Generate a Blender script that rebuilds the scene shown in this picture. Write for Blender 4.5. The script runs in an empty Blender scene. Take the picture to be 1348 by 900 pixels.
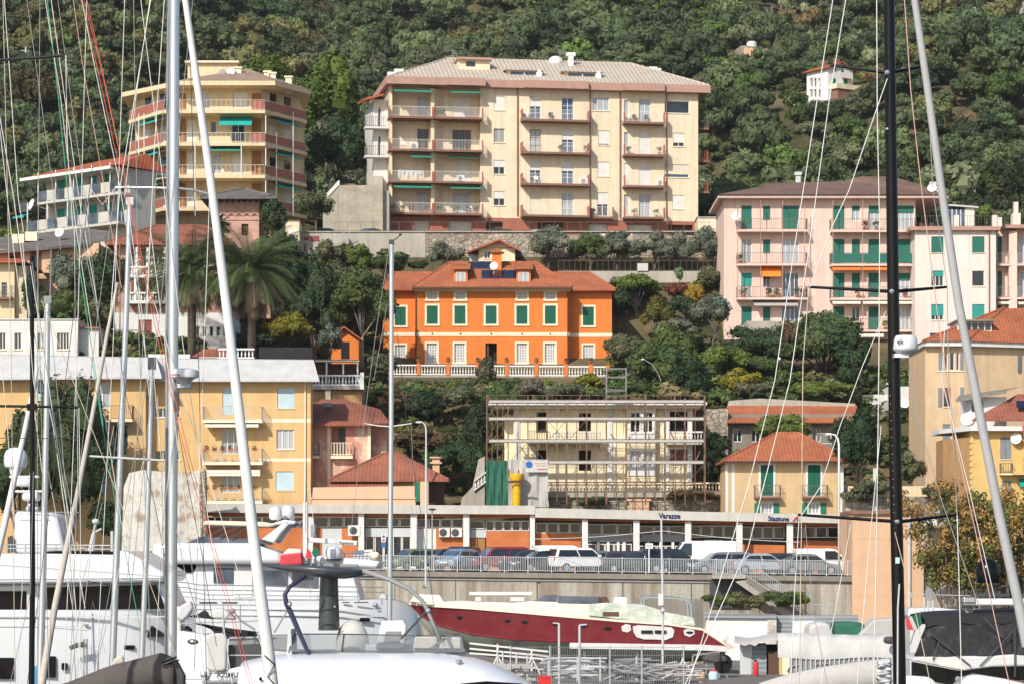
import bpy,bmesh,math,random
import numpy as np
from mathutils import Vector,Matrix
R=math.radians
rnd=random.Random(11)
nrng=np.random.default_rng(5)
scn=bpy.context.scene
COL=scn.collection
# ------------------------------------------------------------------ camera, sky, sun, exposure
F,CX,HY,HC=3744.4,674.0,740.0,6.0
cam_d=bpy.data.cameras.new('camera')
cam_d.lens=100.0; cam_d.sensor_width=36.0; cam_d.shift_y=290.0/1348.0
cam_d.clip_start=0.5; cam_d.clip_end=5000
cam=bpy.data.objects.new('camera',cam_d); COL.objects.link(cam)
cam.location=(0,0,HC); cam.rotation_euler=(R(90),0,0)
scn.camera=cam
SUN_EL,SUN_AZ=R(36),R(30)          # height,and how far left of straight behind the camera
wd=bpy.data.worlds.new('World'); scn.world=wd; wd.use_nodes=True
wn=wd.node_tree.nodes; bgn=wn['Background']
sky=wn.new('ShaderNodeTexSky'); sky.sky_type='NISHITA'; sky.sun_disc=False
sky.sun_elevation=SUN_EL; sky.sun_rotation=R(180) + SUN_AZ
sky.air_density=1.0; sky.dust_density=1.2
wd.node_tree.links.new(sky.outputs[0],bgn.inputs[0]); bgn.inputs[1].default_value=0.15
sun_d=bpy.data.lights.new('sun','SUN'); sun_d.energy=4.7; sun_d.angle=R(0.5); sun_d.color=(1.0,.94,.84)
sun=bpy.data.objects.new('sun',sun_d); COL.objects.link(sun)
tosun=Vector((-math.sin(SUN_AZ)*math.cos(SUN_EL),-math.cos(SUN_AZ)*math.cos(SUN_EL),math.sin(SUN_EL)))
sun.rotation_euler=tosun.to_track_quat('Z','Y').to_euler()
sun.location=(-60,-60,120)
vs=scn.view_settings
vs.view_transform='Standard'; vs.look='None'; vs.gamma=1; vs.use_curve_mapping=False; vs.exposure=0.1
scn.cycles.max_bounces=5; scn.cycles.diffuse_bounces=3; scn.cycles.glossy_bounces=3
scn.cycles.transmission_bounces=4; scn.cycles.transparent_max_bounces=8
def PX(px,Y): return (px-CX)*Y/F
def PZ(py,Y): return HC + (HY-py)*Y/F
# ------------------------------------------------------------------ materials
class NT:
	def __init__(s,name):
		s.m=bpy.data.materials.new(name); s.m.use_nodes=True
		s.t=s.m.node_tree; s.b=s.t.nodes['Principled BSDF']
	def n(s,typ,**kw):
		nd=s.t.nodes.new(typ)
		for k,v in kw.items():
			if k in nd.bl_rna.properties.keys(): setattr(nd,k,v)
			else: nd.inputs[k].default_value=v
		return nd
	def l(s,a,b): s.t.links.new(a,b)
def rgb(c): return (c[0],c[1],c[2],1)
def coords(T_,scale=(1,1,1),src='pos'):
	if src == 'pos': g=T_.n('ShaderNodeNewGeometry'); o=g.outputs['Position']
	else: g=T_.n('ShaderNodeTexCoord'); o=g.outputs['Object']
	mp=T_.n('ShaderNodeMapping'); mp.inputs['Scale'].default_value=scale
	T_.l(o,mp.inputs['Vector']); return mp.outputs['Vector']
def tint_mul(T_,colsock,fac,lo,hi):
	"""multiply a colour by a factor that runs lo..hi with fac"""
	mr=T_.n('ShaderNodeMapRange'); mr.inputs['From Min'].default_value=.3; mr.inputs['From Max'].default_value=.7
	mr.inputs['To Min'].default_value=lo; mr.inputs['To Max'].default_value=hi
	T_.l(fac,mr.inputs['Value'])
	mx=T_.n('ShaderNodeMix'); mx.data_type='RGBA'; mx.blend_type='MULTIPLY'; mx.inputs['Factor'].default_value=1
	if isinstance(colsock,tuple): mx.inputs[6].default_value=colsock
	else: T_.l(colsock,mx.inputs[6])
	T_.l(mr.outputs[0],mx.inputs[7]); return mx.outputs[2]
def mat(name,c,rough=.8,var=.1,scale=1.2,streak=0.,bump=0.,bscale=30.,metal=0.,spec=.3,fine=.06):
	T_=NT(name); b=T_.b
	b.inputs['Roughness'].default_value=rough; b.inputs['Metallic'].default_value=metal
	b.inputs['Specular IOR Level'].default_value=spec
	nz=T_.n('ShaderNodeTexNoise',Scale=scale,Detail=5.0,Roughness=.62); T_.l(coords(T_),nz.inputs['Vector'])
	o=tint_mul(T_,rgb(c),nz.outputs[0],1-var,1+var*.6)
	nf=T_.n('ShaderNodeTexNoise',Scale=scale*14,Detail=2.0); T_.l(coords(T_),nf.inputs['Vector'])
	o=tint_mul(T_,o,nf.outputs[0],1-fine,1+fine)
	if streak:
		ns=T_.n('ShaderNodeTexNoise',Scale=1.0,Detail=4.0,Roughness=.7); T_.l(coords(T_,(2.2,2.2,.12)),ns.inputs['Vector'])
		o=tint_mul(T_,o,ns.outputs[0],1-streak,1+streak*.25)
	T_.l(o,b.inputs['Base Color'])
	if bump:
		bp=T_.n('ShaderNodeBump',Strength=bump,Distance=.03)
		nb=T_.n('ShaderNodeTexNoise',Scale=bscale,Detail=3.0); T_.l(coords(T_),nb.inputs['Vector'])
		T_.l(nb.outputs[0],bp.inputs['Height']); T_.l(bp.outputs[0],b.inputs['Normal'])
	return T_.m
def tile_mat(name,c,c2,bands=True):
	T_=NT(name); b=T_.b; b.inputs['Roughness'].default_value=.85; b.inputs['Specular IOR Level'].default_value=.2
	v=T_.n('ShaderNodeTexVoronoi',Scale=2.6); T_.l(coords(T_),v.inputs['Vector'])
	sx=T_.n('ShaderNodeSeparateColor'); T_.l(v.outputs['Color'],sx.inputs[0])
	mx=T_.n('ShaderNodeMix'); mx.data_type='RGBA'; mx.inputs[6].default_value=rgb(c); mx.inputs[7].default_value=rgb(c2)
	mm=T_.n('ShaderNodeMath',operation='MULTIPLY'); mm.inputs[1].default_value=.6
	T_.l(sx.outputs[0],mm.inputs[0]); T_.l(mm.outputs[0],mx.inputs[0])
	nz=T_.n('ShaderNodeTexNoise',Scale=.55,Detail=6.0,Roughness=.7); T_.l(coords(T_),nz.inputs['Vector'])
	o=tint_mul(T_,mx.outputs[2],nz.outputs[0],.74,1.12)
	wv=T_.n('ShaderNodeTexWave',Scale=1.15,Distortion=.35,bands_direction='X',wave_type='BANDS'); wv.inputs['Detail'].default_value=1
	T_.l(coords(T_),wv.inputs['Vector'])
	wz=T_.n('ShaderNodeTexWave',Scale=2.0,Distortion=.4,bands_direction='Z',wave_type='BANDS'); T_.l(coords(T_),wz.inputs['Vector'])
	o=tint_mul(T_,o,wz.outputs[1],.84,1.05)
	T_.l(o,b.inputs['Base Color'])
	bp=T_.n('ShaderNodeBump',Strength=.45,Distance=.05); T_.l(wv.outputs[1],bp.inputs['Height']); T_.l(bp.outputs[0],b.inputs['Normal'])
	return T_.m
def band_mat(name,c,per=.07,direction='Z',depth=.5,dark=.6,rough=.6,src='obj',spec=.3):
	"""louvres, roller shutters, corrugated sheet: bands as relief, with shade painted into the hollows"""
	T_=NT(name); b=T_.b; b.inputs['Roughness'].default_value=rough; b.inputs['Specular IOR Level'].default_value=spec
	wv=T_.n('ShaderNodeTexWave',Scale=.314/per,bands_direction=direction,wave_type='BANDS'); T_.l(coords(T_,src=src),wv.inputs['Vector'])
	nz=T_.n('ShaderNodeTexNoise',Scale=1.0,Detail=4.0); T_.l(coords(T_),nz.inputs['Vector'])
	o=tint_mul(T_,rgb(c),wv.outputs[1],dark,1.04)  # hollows between bands darkened in the colour, as painted shade
	o=tint_mul(T_,o,nz.outputs[0],.9,1.06); T_.l(o,b.inputs['Base Color'])
	bp=T_.n('ShaderNodeBump',Strength=depth,Distance=.03); T_.l(wv.outputs[1],bp.inputs['Height']); T_.l(bp.outputs[0],b.inputs['Normal'])
	return T_.m
def brick_mat(name,c1,c2,mortar,scale=1.0,bw=.25,rh=.07,patch=None):
	T_=NT(name); b=T_.b; b.inputs['Roughness'].default_value=.9; b.inputs['Specular IOR Level'].default_value=.15
	mp=T_.n('ShaderNodeMapping'); mp.inputs['Rotation'].default_value=(R(90),0,0); T_.l(T_.n('ShaderNodeTexCoord').outputs['Object'],mp.inputs[0])
	br=T_.n('ShaderNodeTexBrick',Scale=scale); br.inputs['Brick Width'].default_value=bw; br.inputs['Row Height'].default_value=rh
	br.inputs['Mortar Size'].default_value=.012; br.inputs['Color1'].default_value=rgb(c1); br.inputs['Color2'].default_value=rgb(c2); br.inputs['Mortar'].default_value=rgb(mortar)
	T_.l(mp.outputs[0],br.inputs['Vector'])
	nz=T_.n('ShaderNodeTexNoise',Scale=.8,Detail=5.0); T_.l(coords(T_),nz.inputs['Vector'])
	o=tint_mul(T_,br.outputs[0],nz.outputs[0],.8,1.12); T_.l(o,b.inputs['Base Color']); return T_.m
def stone_mat(name,c1,c2,scale=2.0,joint=(.12,.11,.09)):
	T_=NT(name); b=T_.b; b.inputs['Roughness'].default_value=.95; b.inputs['Specular IOR Level'].default_value=.15
	v=T_.n('ShaderNodeTexVoronoi',Scale=scale); T_.l(coords(T_,(1,1,1.5)),v.inputs['Vector'])
	ve=T_.n('ShaderNodeTexVoronoi',Scale=scale,feature='DISTANCE_TO_EDGE'); T_.l(coords(T_,(1,1,1.5)),ve.inputs['Vector'])
	sx=T_.n('ShaderNodeSeparateColor'); T_.l(v.outputs['Color'],sx.inputs[0])
	mx=T_.n('ShaderNodeMix'); mx.data_type='RGBA'; mx.inputs[6].default_value=rgb(c1); mx.inputs[7].default_value=rgb(c2); T_.l(sx.outputs[0],mx.inputs[0])
	ed=T_.n('ShaderNodeMapRange'); ed.inputs['From Max'].default_value=.07; T_.l(ve.outputs[0],ed.inputs['Value'])
	m2=T_.n('ShaderNodeMix'); m2.data_type='RGBA'; m2.inputs[6].default_value=rgb(joint); T_.l(mx.outputs[2],m2.inputs[7]); T_.l(ed.outputs[0],m2.inputs[0])
	nz=T_.n('ShaderNodeTexNoise',Scale=.5,Detail=5.0); T_.l(coords(T_),nz.inputs['Vector'])
	o=tint_mul(T_,m2.outputs[2],nz.outputs[0],.7,1.15); T_.l(o,b.inputs['Base Color'])
	bp=T_.n('ShaderNodeBump',Strength=.7,Distance=.06); T_.l(ed.outputs[0],bp.inputs['Height']); T_.l(bp.outputs[0],b.inputs['Normal'])
	return T_.m
def glass_mat(name,c,rough=.06,curtain=False):
	T_=NT(name); b=T_.b; b.inputs['Roughness'].default_value=rough; b.inputs['Specular IOR Level'].default_value=.6
	if curtain:
		wv=T_.n('ShaderNodeTexWave',Scale=2.6,Distortion=1.5,bands_direction='X',wave_type='BANDS'); T_.l(coords(T_),wv.inputs['Vector'])
		o=tint_mul(T_,rgb(c),wv.outputs[1],.7,1.05)
	else:
		nz=T_.n('ShaderNodeTexNoise',Scale=1.1,Detail=3.0); T_.l(coords(T_),nz.inputs['Vector']); o=tint_mul(T_,rgb(c),nz.outputs[0],.4,1.6)
	T_.l(o,b.inputs['Base Color']); return T_.m
def patch_mat(name,c,c2,scale=.6,thr=.5,soft=.06,rough=.9,streak=0,spec=.3,stretch=(1,1,1),extra=None):
	"""one paint over another, with worn patches"""
	T_=NT(name); b=T_.b; b.inputs['Roughness'].default_value=rough; b.inputs['Specular IOR Level'].default_value=spec
	nz=T_.n('ShaderNodeTexNoise',Scale=scale,Detail=7.0,Roughness=.65); T_.l(coords(T_,stretch),nz.inputs['Vector'])
	mr=T_.n('ShaderNodeMapRange'); mr.inputs['From Min'].default_value=thr-soft; mr.inputs['From Max'].default_value=thr+soft; T_.l(nz.outputs[0],mr.inputs['Value'])
	mx=T_.n('ShaderNodeMix'); mx.data_type='RGBA'; mx.inputs[6].default_value=rgb(c); mx.inputs[7].default_value=rgb(c2); T_.l(mr.outputs[0],mx.inputs[0])
	o=mx.outputs[2]
	n2=T_.n('ShaderNodeTexNoise',Scale=scale*6,Detail=4.0); T_.l(coords(T_),n2.inputs['Vector']); o=tint_mul(T_,o,n2.outputs[0],.88,1.08)
	if streak:
		ns=T_.n('ShaderNodeTexNoise',Scale=1.0,Detail=4.0,Roughness=.7); T_.l(coords(T_,(1.6,1.6,.1)),ns.inputs['Vector']); o=tint_mul(T_,o,ns.outputs[0],1-streak,1+streak*.3)
	T_.l(o,b.inputs['Base Color']); return T_.m
def leaf_mat(name='foliage',trans=.22):
	T_=NT(name); b=T_.b
	at=T_.n('ShaderNodeAttribute'); at.attribute_name='tint'
	b.inputs['Roughness'].default_value=.65; b.inputs['Specular IOR Level'].default_value=.2
	T_.l(at.outputs['Color'],b.inputs['Base Color'])
	tr=T_.n('ShaderNodeBsdfTranslucent'); T_.l(at.outputs['Color'],tr.inputs[0])
	ms=T_.n('ShaderNodeMixShader'); ms.inputs[0].default_value=trans
	T_.l(b.outputs[0],ms.inputs[1]); T_.l(tr.outputs[0],ms.inputs[2]); T_.l(ms.outputs[0],T_.t.nodes['Material Output'].inputs[0]); return T_.m
M={}
def mk(k,*a,**kw): M[k]=mat(k,*a,**kw); return M[k]
mk('cream_wall',(.73,.615,.44),var=.08,streak=.16)
mk('yellow_wall',(.67,.535,.34),var=.08,streak=.16)
mk('ochre_wall',(.62,.405,.185),var=.08,streak=.16)
mk('pink_wall',(.70,.515,.44),var=.07,streak=.16)
mk('palepink_wall',(.72,.61,.555),var=.06,streak=.16)
mk('salmon_wall',(.62,.37,.21),var=.08,streak=.1)
mk('peach_wall',(.60,.39,.25),var=.07,streak=.06)
mk('beige_wall',(.60,.435,.275),var=.09,streak=.16)
mk('yellow2_wall',(.62,.425,.16),var=.1,streak=.12)
mk('rust_wall',(.45,.26,.12),var=.12,streak=.15)
mk('orange_wall',(.66,.19,.038),var=.1,streak=.12)
mk('cream_trim',(.74,.64,.47),var=.06)
mk('tan_house',(.56,.40,.22),var=.07,streak=.16)
mk('roof_white',(.46,.46,.455),var=.1,streak=.12); mk('house_white',(.50,.48,.43),var=.12,streak=.15); mk('white_wall',(.64,.63,.61),var=.08,streak=.1)  # house_white is toned down for half shade on the left white house
mk('white_paint',(.70,.69,.67),var=.04,rough=.5)
mk('white_gel',(.62,.63,.65),var=.03,rough=.18,spec=.5,fine=.01)
mk('offwhite_gel',(.56,.56,.54),var=.06,rough=.3,spec=.5,fine=.02,streak=.05)
mk('cream_deck',(.72,.66,.53),var=.12,rough=.6,streak=.08)
mk('brown_pink',(.24,.125,.09),var=.1,streak=.1)
mk('red_base',(.36,.13,.085),var=.12,streak=.12)
mk('fascia_pink',(.42,.255,.20),var=.1,streak=.1)
mk('concrete',(.40,.365,.31),var=.18,streak=.22,scale=.5)
mk('concrete_dark',(.24,.215,.18),var=.18,streak=.2,scale=.6)
mk('wood_panel',(.30,.135,.045),var=.15,streak=.1)
mk('brown_door',(.34,.17,.06),var=.12)
mk('dark_brown',(.10,.055,.035),var=.15)
mk('dark_void',(.018,.016,.015),var=.2,rough=.9)
mk('dark_grey',(.06,.062,.066),var=.1,rough=.5)
mk('mid_grey',(.25,.255,.26),var=.1,rough=.5)
mk('light_grey',(.50,.51,.52),var=.08,rough=.5)
mk('rail_white',(.68,.66,.62),var=.05,rough=.5)
mk('rail_grey',(.50,.52,.54),var=.1,rough=.45,metal=.3)
mk('rail_dark',(.16,.13,.11),var=.1,rough=.5)
mk('rail_red',(.34,.11,.075),var=.1,rough=.5)
mk('rust_pipe',(.20,.115,.085),var=.25,rough=.7,scale=3)
mk('plank_grey',(.42,.40,.37),var=.15,scale=2)
mk('alu',(.62,.64,.66),var=.04,rough=.32,metal=.75,spec=.5)
mk('steel',(.55,.56,.57),var=.05,rough=.3,metal=.8)
mk('black_gloss',(.004,.004,.005),var=.1,rough=.22,spec=.25)
mk('black_cloth',(.022,.02,.02),var=.25,rough=.8,bump=.3,bscale=6)
mk('cover_grey',(.085,.075,.07),var=.15,rough=.85,bump=.4,bscale=4)
mk('tarp_grey',(.42,.40,.385),var=.1,rough=.7,bump=.3,bscale=3)
mk('fin_grey',(.050,.056,.062),var=.06,rough=.3,spec=.5)
mk('navy',(.03,.035,.07),var=.1,rough=.4)
mk('sail_white',(.66,.655,.64),var=.07,rough=.8,scale=5,streak=.1)
mk('sail_grey',(.36,.36,.36),var=.07,rough=.7,scale=5); mk('sail_cream',(.50,.45,.40),var=.12,rough=.8,scale=5)
mk('rope_white',(.68,.67,.64),var=.1); mk('rope_grey',(.30,.30,.29),var=.1); mk('rope_red',(.62,.12,.09),var=.1)
mk('rope_green',(.08,.40,.24),var=.1); mk('rope_dark',(.05,.05,.05),var=.1); mk('rope_tan',(.55,.45,.34),var=.1); mk('rope_pink',(.60,.36,.30),var=.1)
mk('terracotta_pot',(.40,.15,.07)); mk('blue_plastic',(.04,.19,.36),rough=.4); mk('red_plastic',(.58,.03,.03),rough=.4)
mk('yellow_plastic',(.72,.42,.02),rough=.45); mk('green_net',(.03,.13,.085),var=.25,rough=.9,scale=3)
mk('green_paint',(.012,.16,.095),var=.08,rough=.5); mk('green_flat',(.015,.12,.07),rough=.5)
mk('teal_cloth',(.015,.33,.29),var=.1,rough=.8); mk('green_cloth',(.03,.25,.17),var=.1,rough=.8)
mk('orange_cloth',(.80,.20,.03),var=.06,rough=.8); mk('cream_cloth',(.70,.63,.54),var=.1,rough=.8); mk('pale_blue',(.47,.61,.66),var=.06,rough=.6)
mk('red_cloth',(.55,.06,.07),rough=.8); mk('white_cloth',(.50,.49,.47),rough=.85)
mk('blue_sign',(.03,.12,.38),rough=.4); mk('dark_blue_text',(.008,.02,.10),rough=.4); mk('red_text',(.5,.02,.02),rough=.4); mk('black_text',(.02,.02,.022),rough=.4)
mk('solar',(.012,.016,.04),rough=.12,spec=.6); mk('tyre',(.015,.015,.015),rough=.8)
mk('asphalt',(.07,.068,.066),var=.2,scale=.6); mk('pavement',(.36,.34,.31),var=.15); mk('yard_ground',(.17,.155,.135),var=.3,scale=.5)
mk('bark',(.13,.10,.075),var=.3,scale=4,bump=.5,bscale=12); mk('bark_pale',(.30,.27,.22),var=.3,scale=4)
mk('bare_twig',(.30,.25,.21),var=.2)
mk('soil',(.17,.12,.075),var=.3,scale=.6)
M['tile_red']=tile_mat('red_roof_tiles',(.42,.115,.048),(.31,.085,.042))
M['tile_orange']=tile_mat('orange_roof_tiles',(.41,.135,.062),(.30,.098,.05))
M['tile_old']=tile_mat('old_roof_tiles',(.32,.115,.072),(.205,.085,.062))
M['tile_brown']=tile_mat('brown_roof_tiles',(.185,.115,.088),(.135,.088,.070))
M['tile_tan']=tile_mat('tan_roof_tiles',(.33,.23,.17),(.26,.185,.14))
M['tile_grey']=tile_mat('grey_slate_roof',(.165,.15,.135),(.105,.10,.095))
M['corrugated']=band_mat('corrugated_roof',(.47,.40,.325),per=.42,direction='X',depth=.7,dark=.78,rough=.85)
M['corr_grey']=band_mat('corrugated_grey_sheet',(.27,.29,.31),per=.25,direction='Z',depth=.6,dark=.75)
M['roller_white']=band_mat('white_roller_shutter',(.74,.72,.67),per=.06,dark=.88)
M['roller_cream']=band_mat('cream_roller_shutter',(.72,.64,.50),per=.06,dark=.88)
M['roller_blue']=band_mat('pale_blue_roller_shutter',(.47,.60,.64),per=.06,dark=.9)
M['roller_green']=band_mat('green_roller_shutter',(.022,.155,.115),per=.06,dark=.8)
M['roller_teal']=band_mat('teal_roller_shutter',(.03,.30,.26),per=.06,dark=.85)
M['roller_brown']=band_mat('brown_roller_shutter',(.20,.09,.06),per=.06,dark=.8)
M['louvre_green']=band_mat('green_louvre',(.012,.155,.095),per=.075,dark=.5,depth=.8)
M['louvre_grey']=band_mat('grey_louvre',(.30,.33,.37),per=.075,dark=.55,depth=.8)
M['louvre_red']=band_mat('red_louvre',(.34,.10,.08),per=.075,dark=.6,depth=.8)
M['brick']=brick_mat('station_brick',(.56,.155,.045),(.49,.125,.035),(.44,.20,.10))
M['brick_pink']=brick_mat('pink_tower_brick',(.50,.30,.24),(.44,.25,.19),(.50,.38,.31),bw=.5,rh=.22)
M['stone']=stone_mat('rubble_stone',(.42,.36,.28),(.27,.235,.19))
M['stone_big']=patch_mat('old_masonry',(.42,.37,.285),(.32,.285,.225),scale=.5,thr=.5,soft=.12,streak=.12,stretch=(.7,1,1.8))
M['glass']=glass_mat('window_glass',(.018,.024,.032))
M['glass_blue']=glass_mat('blue_window_glass',(.05,.085,.14))
M['glass_tint']=glass_mat('tinted_boat_glass',(.006,.006,.008),.12); M['glass_tint'].node_tree.nodes['Principled BSDF'].inputs['Specular IOR Level'].default_value=.12
M['glass_grey']=glass_mat('grey_boat_glass',(.07,.085,.11),.08)
M['curtain']=glass_mat('curtained_glass',(.40,.425,.45),.15,True)
M['curtain_dim']=glass_mat('dim_curtained_glass',(.30,.31,.31),.12,True)
M['peeled']=patch_mat('peeled_plaster',(.60,.575,.52),(.38,.28,.20),scale=.9,thr=.575,streak=.3)
M['peeled_white']=patch_mat('whitewashed_wall',(.76,.74,.70),(.42,.27,.17),scale=.8,thr=.66,streak=.08)
M['pink_peel']=patch_mat('faded_pink_plaster',(.52,.24,.18),(.66,.50,.38),scale=.55,thr=.53)
M['villa_plaster']=patch_mat('cream_plaster',(.74,.66,.45),(.66,.58,.40),scale=.5,thr=.55)
M['red_hull']=patch_mat('worn_red_gelcoat',(.165,.018,.024),(.20,.034,.038),scale=.9,thr=.55,soft=.15,rough=.35,spec=.4)
M['sage_hull']=patch_mat('faired_green_patches',(.62,.61,.53),(.42,.47,.40),scale=1.6,thr=.47,soft=.05,rough=.8)
M['bottom_paint']=patch_mat('grey_green_antifouling',(.30,.33,.29),(.22,.24,.21),scale=.7,thr=.5,rough=.8)
M['ret_wall']=patch_mat('stained_retaining_wall',(.42,.39,.335),(.27,.215,.15),scale=.8,thr=.54,soft=.1,streak=.4,stretch=(1.3,1,.1))
M['leaf']=leaf_mat()
M['leaf_far']=leaf_mat('forest_foliage',.25)
# ------------------------------------------------------------------ mesh building
class MB:
	def __init__(s): s.v=[]; s.f=[]
	def add(s,vs_,fs):
		o=len(s.v); s.v += [tuple(v) for v in vs_]; s.f += [tuple(i+o for i in f) for f in fs]; return s
	def box(s,x0,x1,y0,y1,z0,z1):
		return s.add([(x0,y0,z0),(x1,y0,z0),(x1,y1,z0),(x0,y1,z0),(x0,y0,z1),(x1,y0,z1),(x1,y1,z1),(x0,y1,z1)],
					 [(0,3,2,1),(4,5,6,7),(0,1,5,4),(1,2,6,5),(2,3,7,6),(3,0,4,7)])
	def prism(s,pts,y0,y1):
		n=len(pts); v=[(x,y0,z) for x,z in pts] + [(x,y1,z) for x,z in pts]
		return s.add(v,[tuple(range(n)),tuple(range(2*n-1,n-1,-1))] + [(i,i+n,(i+1) % n+n,(i+1) % n) for i in range(n)])
	def hprism(s,pts,z0,z1):
		n=len(pts); v=[(x,y,z0) for x,y in pts] + [(x,y,z1) for x,y in pts]
		return s.add(v,[tuple(range(n-1,-1,-1)),tuple(range(n,2*n))] + [(i,(i+1) % n,(i+1) % n+n,i+n) for i in range(n)])
	def face(s,*pts): return s.add(pts,[tuple(range(len(pts)))])
	def tube(s,pts,r,n=6,r1=None):
		pts=[Vector(p) for p in pts]; m=len(pts); vs_=[]; fs=[]
		for i,p in enumerate(pts):
			d=(pts[min(i+1,m-1)]-pts[max(i-1,0)]); d=d.normalized() if d.length > 1e-9 else Vector((0,0,1))
			a=d.cross(Vector((0,1,0))); a=a if a.length > 1e-3 else d.cross(Vector((1,0,0))); a.normalize(); b=d.cross(a)
			rr=r if r1 is None else r+(r1-r)*i/(m-1)
			for k in range(n):
				t_=2*math.pi*k/n; vs_.append(p+a*(rr*math.cos(t_))+b*(rr*math.sin(t_)))
		for i in range(m-1):
			for k in range(n): fs.append((i*n+k,i*n+(k+1) % n,(i+1)*n+(k+1) % n,(i+1)*n+k))
		fs.append(tuple(range(n-1,-1,-1))); fs.append(tuple(range((m-1)*n,m*n)))
		return s.add(vs_,fs)
	def lathe(s,prof,cx=0,cy=0,cz=0,n=14):
		vs_=[]; fs=[]; m=len(prof)
		for r,z in prof:
			for k in range(n):
				t_=2*math.pi*k/n; vs_.append((cx+r*math.cos(t_),cy+r*math.sin(t_),cz+z))
		for i in range(m-1):
			for k in range(n): fs.append((i*n+k,i*n+(k+1) % n,(i+1)*n+(k+1) % n,(i+1)*n+k))
		fs.append(tuple(range(n-1,-1,-1))); fs.append(tuple(range((m-1)*n,m*n)))
		return s.add(vs_,fs)
	def ball(s,c,rx,ry,rz,n=12,m=8,lo=-90,hi=90):
		vs_=[]; fs=[]
		for i in range(m+1):
			a=R(lo+(hi-lo)*i/m)
			for k in range(n):
				t_=2*math.pi*k/n; vs_.append((c[0]+rx*math.cos(a)*math.cos(t_),c[1]+ry*math.cos(a)*math.sin(t_),c[2]+rz*math.sin(a)))
		for i in range(m):
			for k in range(n): fs.append((i*n+k,i*n+(k+1) % n,(i+1)*n+(k+1) % n,(i+1)*n+k))
		fs.append(tuple(range(n-1,-1,-1)))
		return s.add(vs_,fs)
	def disc(s,c,r,nrm,th=.05,n=18,dish=0.):
		nrm=Vector(nrm).normalized(); a=nrm.cross(Vector((0,0,1))); a.normalize(); b=nrm.cross(a); c=Vector(c); vs_=[c-nrm*dish]; fs=[]
		for k in range(n):
			t_=2*math.pi*k/n; vs_.append(c+(a*math.cos(t_)+b*math.sin(t_))*r)
		for k in range(n):
			t_=2*math.pi*k/n; vs_.append(c-nrm*th+(a*math.cos(t_)+b*math.sin(t_))*r)
		vs_.append(c-nrm*(th+dish))
		for k in range(n):
			k2=(k+1) % n; fs += [(0,1+k,1+k2),(1+k,1+n+k,1+n+k2,1+k2),(1+2*n,1+n+k2,1+n+k)]
		return s.add(vs_,fs)
	def loft(s,rings,closed=True):
		n=len(rings[0]); vs_=[p for r_ in rings for p in r_]; fs=[]
		for i in range(len(rings)-1):
			for k in range(n if closed else n-1): fs.append((i*n+k,i*n+(k+1) % n,(i+1)*n+(k+1) % n,(i+1)*n+k))
		if closed: fs.append(tuple(range(n-1,-1,-1))); fs.append(tuple(range((len(rings)-1)*n,len(rings)*n)))
		return s.add(vs_,fs)
	def build(s,name,m,parent=None,smooth=False,bevel=0.,seg=2):
		me=bpy.data.meshes.new(name); me.from_pydata(s.v,[],s.f)
		bm=bmesh.new(); bm.from_mesh(me); bmesh.ops.recalc_face_normals(bm,faces=bm.faces); bm.to_mesh(me); bm.free()
		me.materials.append(M[m] if isinstance(m,str) else m)
		o=bpy.data.objects.new(name,me); COL.objects.link(o)
		if parent: o.parent=parent
		if bevel:
			b=o.modifiers.new('bevel','BEVEL'); b.width=bevel; b.segments=seg; b.limit_method='ANGLE'; b.angle_limit=R(35); b.harden_normals=False
		if smooth:
			for p in me.polygons: p.use_smooth=True
			if smooth == 'auto':
				try: me.set_sharp_from_angle(angle=R(40))
				except Exception: pass
		return o
def tag(o,label=None,cat=None,group=None,kind=None):
	if label: o['label']=label
	if cat: o['category']=cat
	if group: o['group']=group
	if kind: o['kind']=kind
	return o
def empty(name,loc,rz=0.,ry=0.):
	o=bpy.data.objects.new(name,None); COL.objects.link(o); o.location=loc; o.rotation_euler=(0,ry,rz); o.empty_display_size=.2; return o
def copy_tree(o,parent=None):
	c=o.copy(); COL.objects.link(c)
	if parent: c.parent=parent
	for ch in list(o.children): copy_tree(ch,c)
	return c
class T:
	"""a thing whose front plane stands Y metres off; pixel measures become metres in its own frame"""
	def __init__(s,name,label,cat,px,py,Y,th=0.,group=None):
		s.Y=Y; s.loc=(PX(px,Y),Y,PZ(py,Y)); s.c=math.cos(R(th)); s.s=math.sin(R(th)); s.px0=px
		s.o=tag(empty(name,s.loc,R(th)),label,cat,group)
	def x(s,px):
		k=(px-CX)/F; return (k*s.Y-s.loc[0])/(s.c-k*s.s)
	def z(s,py,px=None):
		Yp=s.Y + (s.s*s.x(px) if px is not None else 0); return HC+(HY-py)*Yp/F-s.loc[2]
	def xd(s,px,d):            # at a depth d behind the front plane (unrotated things)
		return PX(px,s.Y+d)-s.loc[0]
	def zd(s,py,d): return PZ(py,s.Y+d)-s.loc[2]
	def pt(s,px,py,d=0.): return (s.xd(px,d),d,s.zd(py,d))
	def poly(s,pts,d=0.): return [(s.xd(a,d),s.zd(b,d)) for a,b in pts]
	def rect(s,x0,y0,x1,y1):
		xc=(x0+x1)/2; return s.x(x0),s.z(y1,xc),s.x(x1),s.z(y0,xc)
	def p(s,name,mb,m,parent=None,**kw): return mb.build(name,m,parent or s.o,**kw)
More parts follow.
